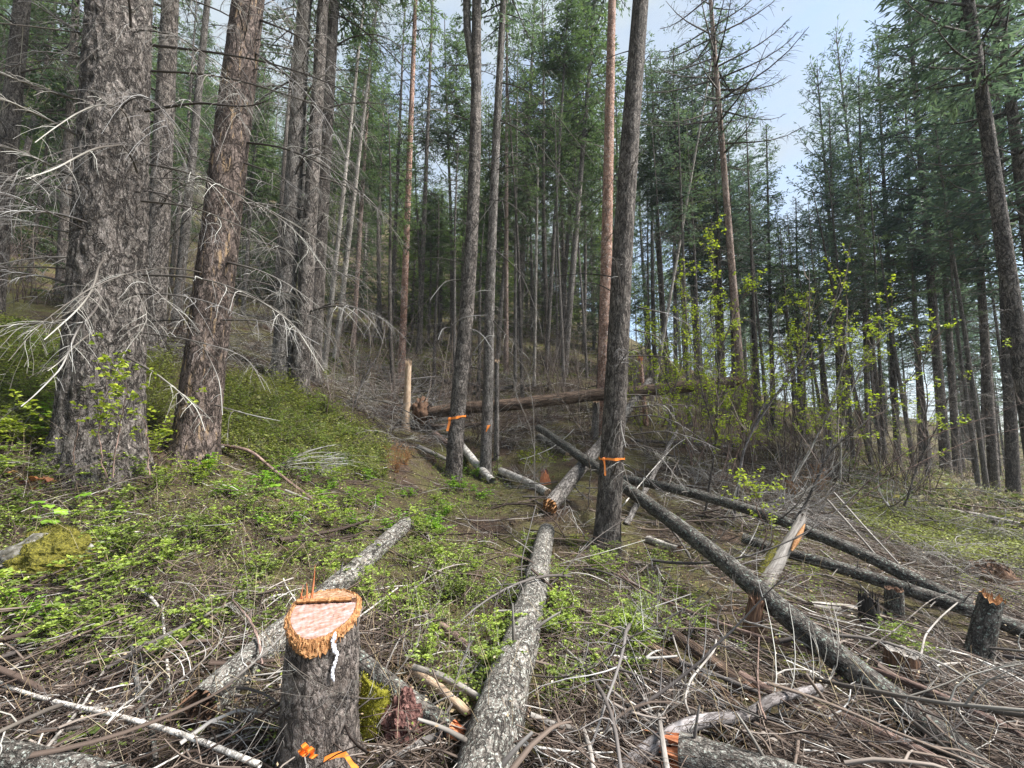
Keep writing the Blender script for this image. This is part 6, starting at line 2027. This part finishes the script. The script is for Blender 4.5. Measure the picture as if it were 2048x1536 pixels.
def leafy_plant(name, label, u, v, leaves, mt, seed, hgt=.12):
    g = np.random.default_rng(seed)
    c = hit([u], [v])[0]
    t = thing(name, label, 'plant', c)
    for (pu, pv, w) in leaves:
        p = px(pu, pv, c[1] + g.normal(0, .03))
        sz = w / FPX * c[1]
        l = p - c
        q = np.linspace(0, 1, 6)
        base = np.array([0, 0, 0.01])
        P = base * (1 - q)[:, None] + l * q[:, None] + np.array([0, 0, 1]) * (0.15 * np.linalg.norm(l) * np.sin(q * PI))[:, None]
        V, Q, bk = tubes(P[None], np.linspace(.004, .002, 6)[None], 4)
        ob('stem', build_mesh('stem', V, Q, rnd=np.full(len(V), .6), mat=M['drygrass' if mt == 'leafred' else mt]), t)
        az = math.atan2(l[1], l[0]) + g.normal(0, .5)
        ob('leaf', BL[mt][int(g.integers(4))], t, l - np.array([math.cos(az), math.sin(az), 0]) * sz * .5, (g.normal(0, .25), g.uniform(-.1, .45) , az), sz)


leafy_plant('thimbleberry', 'cluster of broad bright green leaves above the mossy rock', 70, 1055, [(28, 1040, 26), (52, 1032, 26), (78, 1028, 26), (100, 1038, 30), (78, 1052, 26), (124, 1018, 24), (75, 1003, 22), (38, 1015, 18), (98, 1008, 18)], 'leafb', 1)
leafy_plant('thimbleberry', 'pair of broad bright leaves left of the tall thin stems', 225, 1050, [(228, 1030, 26), (238, 1020, 22), (165, 985, 24)], 'leafb', 2)
leafy_plant('broadleaf_seedling', 'round-leaved green seedling at the bottom left near the corner log', 172, 1512, [(122, 1496, 20), (150, 1468, 30), (165, 1500, 30), (182, 1488, 32), (205, 1508, 28), (192, 1452, 24), (130, 1470, 24), (212, 1490, 20)], 'leaf', 3)
leafy_plant('oregon_grape', 'red-leaved low plant beside the left edge', 60, 972, [(20, 940, 26), (40, 950, 30), (60, 956, 30), (80, 950, 30), (98, 952, 26), (52, 968, 24), (34, 962, 24), (74, 970, 22), (10, 955, 20), (105, 960, 18)], 'leafred', 4)
leafy_plant('oregon_grape', 'small orange-red leaved plant at the foot of the huge fir', 112, 915, [(92, 900, 26), (104, 893, 22), (118, 898, 22), (100, 908, 20)], 'leafred', 5)
leafy_plant('oregon_grape', 'small pinkish leaf plant between the two big firs', 178, 950, [(170, 934, 22), (184, 931, 18), (176, 940, 14)], 'leafred', 6)
leafy_plant('broadleaf_seedling', 'bright lobed-leaf sprig at the left edge below the mossy rock', 60, 1262, [(12, 1245, 28), (35, 1240, 28), (55, 1246, 28), (70, 1238, 28), (85, 1247, 24), (30, 1225, 22), (95, 1225, 22), (112, 1208, 24), (125, 1220, 20), (20, 1260, 22)], 'leafb', 7)
leafy_plant('broadleaf_seedling', 'pale lobed-leaf sprig left of the bottom left slanting stick', 205, 1350, [(195, 1310, 24), (222, 1312, 26), (210, 1328, 24), (235, 1322, 22), (225, 1335, 22), (182, 1320, 18)], 'leaf', 8)
leafy_plant('arnica', 'leafy plant with a small yellow flower below the yellow-streaked fir', 540, 990, [(525, 972, 22), (550, 970, 22), (538, 980, 20), (560, 978, 18), (520, 985, 18)], 'leafb', 9)

# --- rusty dry shrubs
RUST = [shrub_proto(570 + i, .5, .22, 22, .012, 'rust', 'rust', nl=4, tw=3) for i in range(2)]
for i, (u, v, sc, lab) in enumerate([(792, 945, 1.25, 'rusty orange dry bush left of the forked ribbon tree'), (812, 930, .9, 'smaller rusty bush behind the rusty orange one'), (1640, 985, 1.4, 'rusty red dry bush at the foot of the curved dark sapling'), (1590, 1000, 1.2, 'rusty dry bush left of the curved dark sapling')]):
    c = hit([u], [v])[0]
    t = thing('dry_bush', lab, 'bush', c, i * 1.3, None, sc)
    ob('stems', RUST[i % 2][0], t)
    ob('leaves', RUST[i % 2][1], t)['kind'] = 'stuff'

# --- pale dead fan of twigs on the slope
for i, (u, v, lab, dirx, n) in enumerate([(640, 955, 'fan of bleached dead twigs lying on the shrubs below the yellow-streaked fir', 1, 26), (560, 950, 'small heap of bleached twigs left of the dead twig fan', .4, 14)]):
    g = np.random.default_rng(640 + i)
    c = hit([u], [v])[0]
    t = thing('dead_bough', lab, 'dead branch', c)
    mb = MB()
    for k in range(n):
        a = g.normal(0.25, .5)
        P = arc(g.uniform(.35, .95), g.uniform(5, 45), g.uniform(-20, 10), 8, g, .07)
        P = P @ np.array([[math.cos(a), math.sin(a), 0], [-math.sin(a), math.cos(a), 0], [0, 0, 1]])
        mb2 = MB()
        add_dead(mb2, P - np.array([.3 * dirx, 0, -.06]), .008, .002, 5, .25, .1, g, 3, .95)
        ob('twig', mb2.mesh('twig', M['dead']), t)

# --- maple saplings on the right
def maple(label, stems, seed, col='dark', nleaf=1.0, group=None):
    """stems: list of (pixel path, d0, d1, r0)"""
    g = np.random.default_rng(seed)
    b = px(stems[0][0][0][0], stems[0][0][0][1], stems[0][1])
    b[2] = float(H(b[0], b[1]))
    t = thing('maple_sapling', label, 'sapling', b, 0, group)
    lf, tw = MB(), MB()
    for (pts, d0, d1, r0) in stems:
        pts = np.array(pts, float)
        Ls = np.concatenate([[0], np.cumsum(np.hypot(*np.diff(pts, axis=0).T))])
        f = np.linspace(0, 1, 26)
        u, v = np.interp(f * Ls[-1], Ls, pts[:, 0]), np.interp(f * Ls[-1], Ls, pts[:, 1])
        for _ in range(3):
            u[1:-1] = np.convolve(u, [.25, .5, .25], 'valid')
            v[1:-1] = np.convolve(v, [.25, .5, .25], 'valid')
        P = px(u, v, d0 + (d1 - d0) * f) - b
        P[:, :2] += np.cumsum(g.normal(0, .006, (26, 2)), 0)
        V, Q, bk = tubes(P[None], (r0 * (1 - .82 * f) + .0015)[None], 7)
        ob('stem', build_mesh('stem', V, Q, bk=bk, mat=M[col]), t)
        ns = int(23 * np.linalg.norm(P[-1] - P[0]) / 2.5)
        for j in range(ns):
            k = int(g.integers(6, 25))
            T_ = unit(P[min(k + 1, 25)] - P[k - 1])
            d_ = unit(T_ * .7 + unit(g.normal(0, 1, 3)) * .8 + np.array([0, 0, .25]))
            ln = g.uniform(.2, .75) * (1.1 - .5 * k / 25)
            q = np.linspace(0, 1, 6)
            Tw = P[k] + d_ * (q * ln)[:, None] + np.cumsum(g.normal(0, .012, (6, 3)), 0) + np.array([0, 0, .12]) * (q ** 2 * ln)[:, None]
            tw.tubes(Tw[None], (max(.0016, r0 * .32) * (1 - .7 * q))[None], 3, g.uniform(.2, .7, 1))
            m = 1 + int(g.integers(0, 3))
            if g.uniform() > .86 * nleaf:
                continue
            for e in ([5] + list(g.integers(2, 5, m))):
                nl = int(g.integers(4, 9))
                a = g.uniform(0, 2 * PI, nl)
                D = np.stack([np.cos(a), np.sin(a), g.uniform(-.5, .5, nl)], -1)
                C = Tw[e] + g.normal(0, .022, (nl, 3))
                V, Q = ovals(C, D, np.array([0, 0, 1.0]) + g.normal(0, .5, (nl, 3)), g.uniform(.025, .055, nl), g.uniform(.02, .044, nl))
                lf.add(V, Q, None, None, np.repeat(np.clip(g.normal(.45, .3, nl), 0, 1), 6))
    ob('twigs', tw.mesh('twigs', M['stem']), t)['kind'] = 'stuff'
    if lf.n:
        ob('leaves', lf.mesh('leaves', M['leafy'], False), t)['kind'] = 'stuff'


maple('dark-stemmed maple sapling with young leaves, right of the larch line', [([(1410, 1030), (1433, 876), (1438, 739), (1447, 685), (1485, 596), (1497, 560)], 7.2, 6.9, .020), ([(1432, 880), (1400, 760), (1370, 640), (1362, 540)], 7.1, 6.9, .012), ([(1438, 740), (1420, 640), (1430, 540), (1425, 440)], 7.0, 7.0, .010)], 700, 'dark')
maple('grey-barked maple sapling forking wide to the upper right', [([(1466, 1040), (1481, 903), (1526, 818), (1587, 736), (1601, 705), (1615, 626), (1612, 540)], 7.0, 6.6, .024), ([(1528, 816), (1580, 760), (1656, 691), (1730, 645), (1792, 609)], 6.8, 6.4, .012), ([(1500, 860), (1545, 780), (1560, 690), (1555, 600)], 6.9, 6.8, .011), ([(1590, 735), (1640, 670), (1690, 560), (1700, 480)], 6.7, 6.5, .009)], 701, 'smooth', .55)
maple('curved dark maple stem arching far to the right', [([(1590, 1040), (1601, 1023), (1662, 893), (1717, 862), (1775, 800), (1837, 746), (1864, 695), (1875, 650)], 6.2, 5.8, .018)], 702, 'dark', .5)
maple('pale-stemmed maple sapling leaning right in the thicket', [([(1584, 962), (1645, 852), (1676, 753), (1690, 691), (1690, 600)], 8.2, 8.0, .026), ([(1648, 850), (1680, 790), (1740, 700), (1790, 650)], 8.1, 7.7, .012)], 703, 'pale')
maple('second pale maple stem just right of the leaning pale one', [([(1680, 958), (1690, 825), (1717, 753), (1745, 700), (1790, 640)], 8.6, 8.4, .022)], 704, 'pale', .7)
maple('thin upright maple stems between the two forked maples', [([(1587, 965), (1608, 842), (1608, 705), (1615, 590)], 8.4, 8.4, .014), ([(1572, 960), (1565, 840), (1580, 720), (1575, 620)], 8.6, 8.4, .012)], 705, 'dark')
maple('young maple leafing out beside the nearest ribbon tree', [([(1330, 900), (1345, 790), (1370, 690), (1385, 600)], 8.6, 8.2, .014), ([(1345, 790), (1310, 720), (1300, 640)], 8.5, 8.3, .009), ([(1365, 700), (1420, 640), (1450, 600)], 8.4, 8.2, .008)], 706, 'dark', 1.3)
maple('multi-stemmed maple thicket in front of the red-brown snag post', [([(1380, 930), (1390, 820), (1410, 720), (1440, 640)], 9.0, 8.8, .014), ([(1385, 930), (1360, 830), (1345, 760), (1330, 690)], 9.0, 8.7, .012), ([(1390, 930), (1430, 850), (1470, 780), (1530, 700)], 9.0, 8.6, .012)], 707, 'brownstem', 1.3)
maple('low maple shoot with drooping bright leaves by the long diagonal log', [([(1510, 1130), (1530, 1060), (1505, 1010), (1480, 970)], 5.6, 5.4, .008), ([(1512, 1125), (1545, 1080), (1530, 1030), (1500, 985)], 5.6, 5.3, .007)], 708, 'brownstem', 1.1)
maple('dark forked sapling in front of the right edge trunks', [([(1808, 1010), (1832, 930), (1860, 880), (1850, 860), (1853, 790), (1840, 700)], 7.5, 7.3, .016), ([(1835, 925), (1870, 860), (1900, 790), (1960, 740), (2040, 700)], 7.4, 6.9, .009)], 709, 'dark', .35)
maple('thin bare sapling leaning right at the right edge', [([(1690, 1010), (1760, 940), (1860, 870), (1960, 840), (2060, 800)], 5.6, 5.2, .006), ([(1700, 1015), (1800, 950), (1940, 880), (2060, 850)], 5.6, 5.2, .005)], 710, 'brownstem', .1)
maple('slender stems behind the hanging log, sparsely leafed', [([(1250, 850), (1275, 740), (1290, 650)], 10.5, 10.3, .013), ([(1320, 850), (1310, 750), (1330, 640)], 10.6, 10.4, .012)], 711, 'smooth', .8)
maple('dark bare sapling stem in front of the crossed logs', [([(1178, 1010), (1180, 925), (1160, 860), (1155, 790), (1150, 700)], 6.6, 6.6, .008), ([(1160, 860), (1140, 820), (1105, 770), (1070, 740)], 6.6, 6.5, .006)], 712, 'dark', 0)
maple('thin bare stem rising left of the crossed logs', [([(1072, 1000), (1072, 900), (1070, 820), (1060, 740), (1010, 690)], 7.6, 7.6, .007), ([(1072, 905), (1060, 850), (1030, 790), (1015, 730)], 7.6, 7.4, .006)], 713, 'greywood', 0)
maple('grey sapling leaning beside the torn-topped snag', [([(700, 830), (725, 760), (760, 700), (770, 640)], 9.5, 9.4, .02), ([(722, 770), (740, 700), (735, 640)], 9.5, 9.4, .011)], 714, 'smooth', 0)
maple('tall yellow-leafed shrub stems against the huge fir', [([(215, 955), (200, 880), (215, 800), (245, 765)], 3.9, 3.8, .005), ([(225, 955), (240, 860), (262, 800), (262, 765)], 3.9, 3.8, .005), ([(300, 950), (290, 870), (275, 830)], 4.1, 4.1, .005), ([(150, 930), (155, 860), (165, 825)], 4.0, 3.9, .004)], 715, 'brownstem', 1.2)

# --- more slim maples filling the thicket
g = np.random.default_rng(717)
for i, (u, v, d) in enumerate([(1290, 910, 9.5), (1350, 950, 8.8), (1440, 960, 8.6), (1500, 950, 9.2), (1540, 960, 8.9), (1630, 965, 8.7), (1700, 960, 9.4), (1750, 950, 10.5), (1400, 905, 10.6), (1470, 900, 11), (1560, 925, 10.5), (1640, 930, 11), (1820, 960, 9.0), (1330, 870, 11.0)]):
    b = hit([u], [v])[0]
    d = b[1]
    sts = []
    for k in range(int(g.integers(2, 5))):
        hpx = g.uniform(170, 330) * 9 / d
        lean = g.normal(20, 60)
        sts.append(([(u + k * 6, v), (u + lean * .3 + k * 8, v - hpx * .35), (u + lean * .6, v - hpx * .7), (u + lean, v - hpx)], d, d + g.normal(0, .4), g.uniform(.006, .013)))
    maple('slim maple stems %s, %s' % (where(b), ['sparsely leafed', 'dotted with young leaves', 'forked low', 'leaning together', 'pale barked', 'dark barked', 'thinly leafed at the tips'][i % 7]), sts, 720 + i, ['dark', 'smooth', 'brownstem', 'pale'][i % 4], g.uniform(.05, .45) + (.35 if u < 1480 else 0), 'slim maples in the thicket')

# --- bare grey brush
BRU = []
for i in range(6):
    g = np.random.default_rng(740 + i)
    mb = MB()
    for k in range(10):
        a = g.uniform(0, 2 * PI)
        P = arc(g.uniform(.8, 2.5), g.uniform(62, 88), g.uniform(30, 85), 10, g, .1)
        P = P @ np.array([[math.cos(a), math.sin(a), 0], [-math.sin(a), math.cos(a), 0], [0, 0, 1]]) + np.append(g.normal(0, .15, 2), 0)
        add_dead(mb, P, g.uniform(.006, .013), .0028, 5, .4, -.05, g, 3, g.uniform(.3, .95))
    BRU.append(mb.mesh('stems', M['stem']))
for i in range(4):                                        # dead, prostrate and arching
    g = np.random.default_rng(750 + i)
    mb = MB()
    for k in range(12):
        a = g.uniform(0, 2 * PI)
        P = arc(g.uniform(.6, 1.7), g.uniform(20, 70), g.uniform(-60, 0), 10, g, .1)
        P = P @ np.array([[math.cos(a), math.sin(a), 0], [-math.sin(a), math.cos(a), 0], [0, 0, 1]]) + np.append(g.normal(0, .25, 2), 0)
        add_dead(mb, P, g.uniform(.006, .012), .003, 7, .4, .2, g, 3, g.uniform(.5, .9))
    BRU.append(mb.mesh('stems', M['dead']))


def brush(poly, n, seed, s0, s1, pick):
    g = np.random.default_rng(seed)
    for p in scatter(poly, n, g, 0, 45):
        uu, _v, _f = proj(p)
        if 1215 < uu < 1510 and p[1] < 11.8 and g.uniform() < .8:
            continue
        i = int(g.choice(pick))
        w = where(p)
        nm = 'bare_shrub' if i < 6 else 'dead_brush'
        o = ob(nm, BRU[i], None, p - np.array([0, 0, .03]), (g.normal(0, .12), g.normal(0, .12), g.uniform(0, 6.28)), g.uniform(s0, s1))
        ds = 'leafless thin-stemmed grey-brown shrub ' if i < 6 else 'heap of dead grey brush '
        tag(o, ds + w, 'shrub', ('leafless grey-brown shrubs ' if i < 6 else 'dead grey brush ') + w)


UPR, ARC_ = [0, 1, 2, 3, 4, 5], [6, 7, 8, 9]
brush([(630, 600), (1190, 600), (1190, 850), (640, 850)], 78, 1, .7, 1.5, UPR)
brush([(630, 720), (1190, 720), (1190, 900), (780, 900)], 62, 2, .6, 1.2, ARC_ + UPR[:1])
brush([(-100, 330), (180, 360), (350, 500), (560, 640), (560, 745), (300, 660), (-100, 590)], 46, 3, .8, 1.7, UPR)
brush([(300, 640), (560, 650), (780, 720), (780, 850), (560, 760), (300, 720)], 30, 4, .6, 1.1, ARC_)
brush([(1250, 640), (1500, 760), (2080, 870), (2080, 1000), (1650, 1000), (1250, 920)], 72, 5, .6, 1.6, UPR)
brush([(1250, 860), (1700, 930), (1700, 1080), (1250, 1000)], 34, 6, .5, .9, ARC_)
brush([(1700, 990), (2080, 1020), (2080, 1240), (1850, 1220)], 18, 7, .5, .8, ARC_)
brush([(600, 380), (1000, 480), (1180, 600), (900, 620), (620, 560)], 40, 8, 1.0, 2.0, UPR)
brush([(-100, 250), (500, 330), (640, 420), (620, 560), (400, 560), (-100, 430)], 44, 9, 1.0, 2.2, UPR)

# --- ground cover of very small leaves (uncountable)
def cover(name, label, polys, mat, leaf, hgt, seed, per=14, stemmat='stem'):
    g = np.random.default_rng(seed)
    lf, stb = MB(), MB()
    for poly, n in polys:
        P = scatter(poly, n, g, 0, 46)
        n = len(P)
        if n == 0:
            continue
        dist = np.hypot(P[:, 0], P[:, 1])
        h = hgt * g.uniform(.4, 1.2, n)
        d = g.normal(0, .45, (n, 2)) * h[:, None]
        top = P + np.concatenate([d, h[:, None]], 1)
        mid = P + np.concatenate([d * .35, h[:, None] * .55], 1)
        r = np.maximum(.0016, .00022 * dist)
        stb.tubes(np.stack([P - [0, 0, .02], mid, top], 1), np.stack([r, r * .8, r * .4], 1), 3, g.uniform(0, 1, n))
        b = np.repeat(np.arange(n), per)
        m = len(b)
        f = g.uniform(.15, 1, m)[:, None]
        C = P[b] * (1 - f) ** 2 + 2 * mid[b] * f * (1 - f) + top[b] * f ** 2 + g.normal(0, .05, (m, 3)) * np.clip(h[b][:, None] / .2, .3, 1.5)
        C[:, 2] = np.maximum(C[:, 2], P[b][:, 2] + .01)
        a = g.uniform(0, 2 * PI, m)
        D = np.stack([np.cos(a), np.sin(a), g.uniform(-.2, .7, m)], -1)
        sz = leaf * g.uniform(.6, 1.4, m) * np.clip(dist[b] / 6, .8, 1.6)
        V, Q = kites(C, D, np.array([0, 0, 1.0]) + g.normal(0, .5, (m, 3)), sz, sz * .6)
        lf.add(V, Q, None, None, np.repeat(np.clip(g.normal(.5, .22, n)[b] + g.normal(0, .18, m), 0, 1), 4))
    o = ob(name, lf.mesh(name, M[mat], False))
    tag(o, label, None, None, 'stuff')
    o2 = ob('cover_stems', stb.mesh('cover_stems', M[stemmat]), o)
    o2['kind'] = 'stuff'


cover('ground_cover', 'low yellow-green leafy ground cover on the left slope and the right green patch', [
    ([(-80, 610), (130, 690), (150, 900), (-80, 880)], 1300), ([(285, 690), (355, 700), (345, 840), (285, 860)], 350), ([(440, 750), (560, 760), (640, 800), (775, 885), (770, 970), (560, 950), (430, 905)], 2300),
    ([(1690, 1015), (1830, 1025), (2080, 1085), (2080, 1165), (1900, 1125), (1730, 1075)], 1500), ([(640, 650), (1190, 640), (1190, 760), (650, 770)], 1100), ([(560, 470), (1000, 520), (1190, 640), (640, 660)], 900), ([(-60, 350), (560, 480), (560, 640), (-60, 590)], 500), ([(1180, 640), (1300, 680), (1180, 720)], 100),
    ([(1750, 880), (2080, 930), (2080, 1010), (1700, 980)], 400)], 'cover', .024, .22, 41, 17)
cover('leaf_carpet', 'carpet of small green leaves among the foreground twigs', [
    ([(-60, 930), (520, 930), (780, 960), (900, 1020), (870, 1120), (720, 1190), (560, 1210), (540, 1300), (300, 1380), (-60, 1340)], 3000), ([(-60, 1340), (560, 1300), (900, 1440), (900, 1540), (-60, 1540)], 160),
    ([(720, 1210), (900, 1080), (1070, 1080), (1060, 1290), (960, 1430), (840, 1370)], 700), ([(1110, 1130), (1340, 1090), (1380, 1250), (1260, 1420), (1080, 1440)], 800),
    ([(860, 900), (1010, 920), (1010, 1040), (860, 1040)], 400), ([(1340, 1000), (1700, 1100), (1800, 1400), (1400, 1300)], 350)], 'leaf', .023, .14, 42, 9)
cover('dry_stems', 'thin dry tan stems standing among the slash', [
    ([(-60, 900), (2100, 900), (2100, 1560), (-60, 1560)], 900), ([(1650, 900), (2080, 930), (2080, 1060), (1700, 1040)], 900)], 'drygrass', .02, .35, 43, 1, 'drygrass')

cover('grass_tufts', 'sparse grass blades and dry grass on the slopes', [
    ([(1680, 900), (2080, 940), (2080, 1060), (1700, 1030)], 700), ([(-60, 600), (150, 690), (150, 880), (-60, 880)], 250), ([(440, 760), (780, 880), (760, 960), (440, 900)], 300), ([(640, 640), (1190, 640), (1190, 760), (650, 760)], 500)], 'grass', .09, .10, 46, 6, 'drygrass')
cover('dead_leaves', 'brown dead leaves scattered on the forest floor', [
    ([(-60, 900), (900, 900), (1250, 860), (2080, 980), (2080, 1540), (-60, 1540)], 1900), ([(560, 700), (1250, 700), (1250, 880), (700, 880)], 500)], 'deadleaf', .035, .03, 47, 5, 'drygrass')

# --- moss pads
cover('moss_pads', 'yellow-green moss pads on the floor among the crossed logs', [
    ([(1130, 1080), (1180, 1070), (1190, 1100), (1140, 1110)], 60), ([(1580, 1130), (1640, 1140), (1640, 1165), (1590, 1160)], 120), ([(1030, 905), (1130, 880), (1140, 925), (1040, 930)], 160), ([(1900, 1130), (2060, 1160), (2060, 1230), (1930, 1200)], 200),
    ([(1440, 1010), (1560, 1030), (1560, 1090), (1450, 1060)], 180)], 'leafy', .016, .035, 44, 16)

# --- slash: fallen twigs (uncountable)
LP = np.concatenate(LOGP + [np.array([[sb[0], sb[1], sb[2], .2]])])

def litter(name, label, polys, mat, seed, lo, hi, rad, pile, k=6, fork=0.0):
    g = np.random.default_rng(seed)
    mb = MB()
    for poly, n, dirs in polys:
        P = scatter(poly, n, g, 0, 34)
        n = len(P)
        if n == 0:
            continue
        nearlog = np.zeros(len(P), bool)
        for a0 in range(0, len(P), 2000):
            pp = P[a0:a0 + 2000]
            nearlog[a0:a0 + 2000] = (np.hypot(pp[:, None, 0] - LP[None, :, 0], pp[:, None, 1] - LP[None, :, 1]) < LP[None, :, 3] + .11).any(1)
        P = P[~nearlog | (g.uniform(size=len(P)) < .12)]
        n = len(P)
        dist = np.linalg.norm(P - [0, 0, CAMZ], axis=1)
        ln = g.uniform(lo, hi, n) ** 1.0 * np.clip(dist / 4, .75, 1.9)
        a = g.uniform(0, 2 * PI, n) if dirs is None else g.normal(dirs[0], dirs[1], n)
        q = np.linspace(-.5, .5, k)
        bend = g.normal(0, .6, n)
        th = a[:, None] + bend[:, None] * q * 1.1 + np.cumsum(g.normal(0, .09, (n, k)), 1)
        st = np.stack([np.cos(th), np.sin(th)], -1) * (ln / (k - 1))[:, None, None]
        XY = np.cumsum(st, 1)
        XY = XY - XY.mean(1, keepdims=True) + P[:, None, :2]
        Zg = H(XY[..., 0], XY[..., 1])
        tilt = g.normal(0, .16, n)
        Zl = Zg.mean(1, keepdims=True) * .55 + Zg * .45 + (g.uniform(0, 1, n) ** 1.7 * pile)[:, None] + (tilt * ln)[:, None] * q - (g.uniform(-.15, .35, n) * ln)[:, None] * q ** 2 * 2
        Zl = np.maximum(Zl, Zg + .003)
        r = np.maximum(rad * g.lognormal(0, .6, n), .00034 * dist)
        w = np.linspace(1, .45, k)
        base = np.clip(g.normal(.36, .22, n) + np.where(g.uniform(size=n) < .14, .4, 0), 0, 1)
        PP = np.concatenate([XY, Zl[..., None]], -1)
        mb.tubes(PP, r[:, None] * w, 3, base)
        if fork:
            m = int(n * fork)
            j = g.integers(0, n, m)
            e = g.integers(1, k - 1, m)
            d0 = unit(PP[j, e + 1] - PP[j, e])
            an_ = g.choice([-1, 1], m) * g.uniform(.4, 1.0, m)
            d1 = np.stack([d0[:, 0] * np.cos(an_) - d0[:, 1] * np.sin(an_), d0[:, 0] * np.sin(an_) + d0[:, 1] * np.cos(an_), d0[:, 2] + g.uniform(-.1, .45, m)], -1)
            q4 = np.linspace(0, 1, 4)
            FP = PP[j, e][:, None] + d1[:, None] * ((ln[j] * g.uniform(.2, .5, m))[:, None] * q4)[..., None]
            FP[..., 2] -= (.12 * ln[j])[:, None] * q4 ** 2
            mb.tubes(FP, np.maximum(r[j] * .55, .0003 * dist[j])[:, None] * np.linspace(1, .4, 4), 3, base[j])
    o = ob(name, mb.mesh(name, M[mat]))
    tag(o, label, None, None, 'stuff')


ALL = [(-150, 880), (420, 930), (780, 930), (900, 860), (1250, 850), (2200, 960), (2200, 1640), (-150, 1640)]
litter('twig_litter', 'dense litter of thin dead twigs over the forest floor', [
    (ALL, 6500, None), ([(-150, 1160), (400, 1150), (700, 1250), (940, 1250), (900, 1640), (-150, 1640)], 3600, (0.0, .9)), ([(1050, 1180), (1400, 1000), (2200, 1150), (2200, 1640), (1000, 1640)], 6200, (-.75, .55)),
    ([(560, 700), (1250, 700), (1250, 900), (700, 900)], 3000, None), ([(1250, 860), (2100, 940), (2100, 1080), (1300, 1050)], 2600, None), ([(280, 620), (560, 640), (600, 760), (280, 720)], 700, None)], 'twig', 51, .14, .66, .0030, .17, 5, .7)
litter('fine_twigs', 'fine brown twigs and needles covering the soil', [(ALL, 9000, None)], 'twig', 52, .05, .2, .0016, .05, 4)
litter('brush_sticks', 'grey finger-thick dead sticks strewn through the slash', [
    ([(-150, 1180), (900, 1250), (900, 1640), (-150, 1640)], 150, None), ([(1050, 1150), (1400, 950), (2200, 1080), (2200, 1640), (1000, 1640)], 420, (-.7, .5)), ([(640, 740), (1250, 740), (1250, 920), (800, 920)], 330, None),
    ([(560, 900), (1100, 1000), (1060, 1250), (700, 1200)], 150, None), ([(1250, 870), (2080, 960), (2080, 1120), (1300, 1050)], 260, None)], 'twig', 53, .4, 1.2, .0062, .22, 8, .9)

# --- dead boughs lying in the slash, one by one
def boughs(poly, n, seed, s0, s1, az, lib=None, hmax=.25):
    g = np.random.default_rng(seed)
    lib = lib or (BR + BRF)
    for p in scatter(poly, n, g, 0, 24):
        w = where(p)
        o = ob('dead_bough', lib[int(g.integers(len(lib)))], None, p + np.array([0, 0, g.uniform(.03, hmax)]), (g.uniform(0, 6.28), g.normal(0, .16), g.normal(*az)), g.uniform(s0, s1))
        o.rotation_mode = 'XYZ'
        tag(o, 'dead twiggy bough lying ' + w, 'dead branch', 'dead boughs lying ' + w)


boughs([(1040, 1180), (1400, 1000), (1700, 1060), (2080, 1180), (2080, 1540), (1040, 1540)], 62, 81, .45, .95, (-.7, .6))
boughs([(1250, 880), (1700, 940), (1760, 1060), (1400, 1040), (1260, 980)], 40, 82, .5, 1.1, (-.4, 1.2))
boughs([(640, 740), (1200, 740), (1200, 900), (780, 890)], 72, 83, .7, 1.3, (0, 2), None, .5)
boughs([(1000, 880), (1200, 880), (1200, 1040), (960, 1040)], 16, 84, .5, 1.0, (0, 2))
boughs([(-20, 1300), (520, 1320), (900, 1400), (900, 1540), (-20, 1540)], 20, 85, .35, .7, (0, 1.2))
boughs([(300, 640), (560, 650), (560, 760), (300, 720)], 14, 86, .7, 1.2, (0, 2), None, .5)
boughs([(1700, 960), (2080, 1000), (2080, 1080), (1750, 1040)], 14, 87, .6, 1.1, (0, 2))

# ------------------------------------------------------------------ haze volume, added to lift the darks as lens glare does
hz_m = bpy.data.materials.new('haze')
hz_m.use_nodes = True
hz_m.node_tree.nodes.clear()
hv = hz_m.node_tree.nodes.new('ShaderNodeVolumePrincipled')
hv.inputs['Color'].default_value = (0.80, 0.90, 1.0, 1)
hv.inputs['Density'].default_value = 0.0007
ho = hz_m.node_tree.nodes.new('ShaderNodeOutputMaterial')
hz_m.node_tree.links.new(hv.outputs[0], ho.inputs['Volume'])
x0, x1, y0, y1, z0, z1 = -540, 540, -140, 720, float(min(Z.min(), -30)) - 1, 96
Vh = np.array([(x, y, z) for z in (z0, z1) for y in (y0, y1) for x in (x0, x1)], float)
Qh = [(0, 2, 3, 1), (4, 5, 7, 6), (0, 1, 5, 4), (2, 6, 7, 3), (0, 4, 6, 2), (1, 3, 7, 5)]
o = ob('haze', build_mesh('haze', Vh, Qh, smooth=False, mat=hz_m))
tag(o, 'thin pale air added to veil the dark gaps between the trees', kind='stuff')
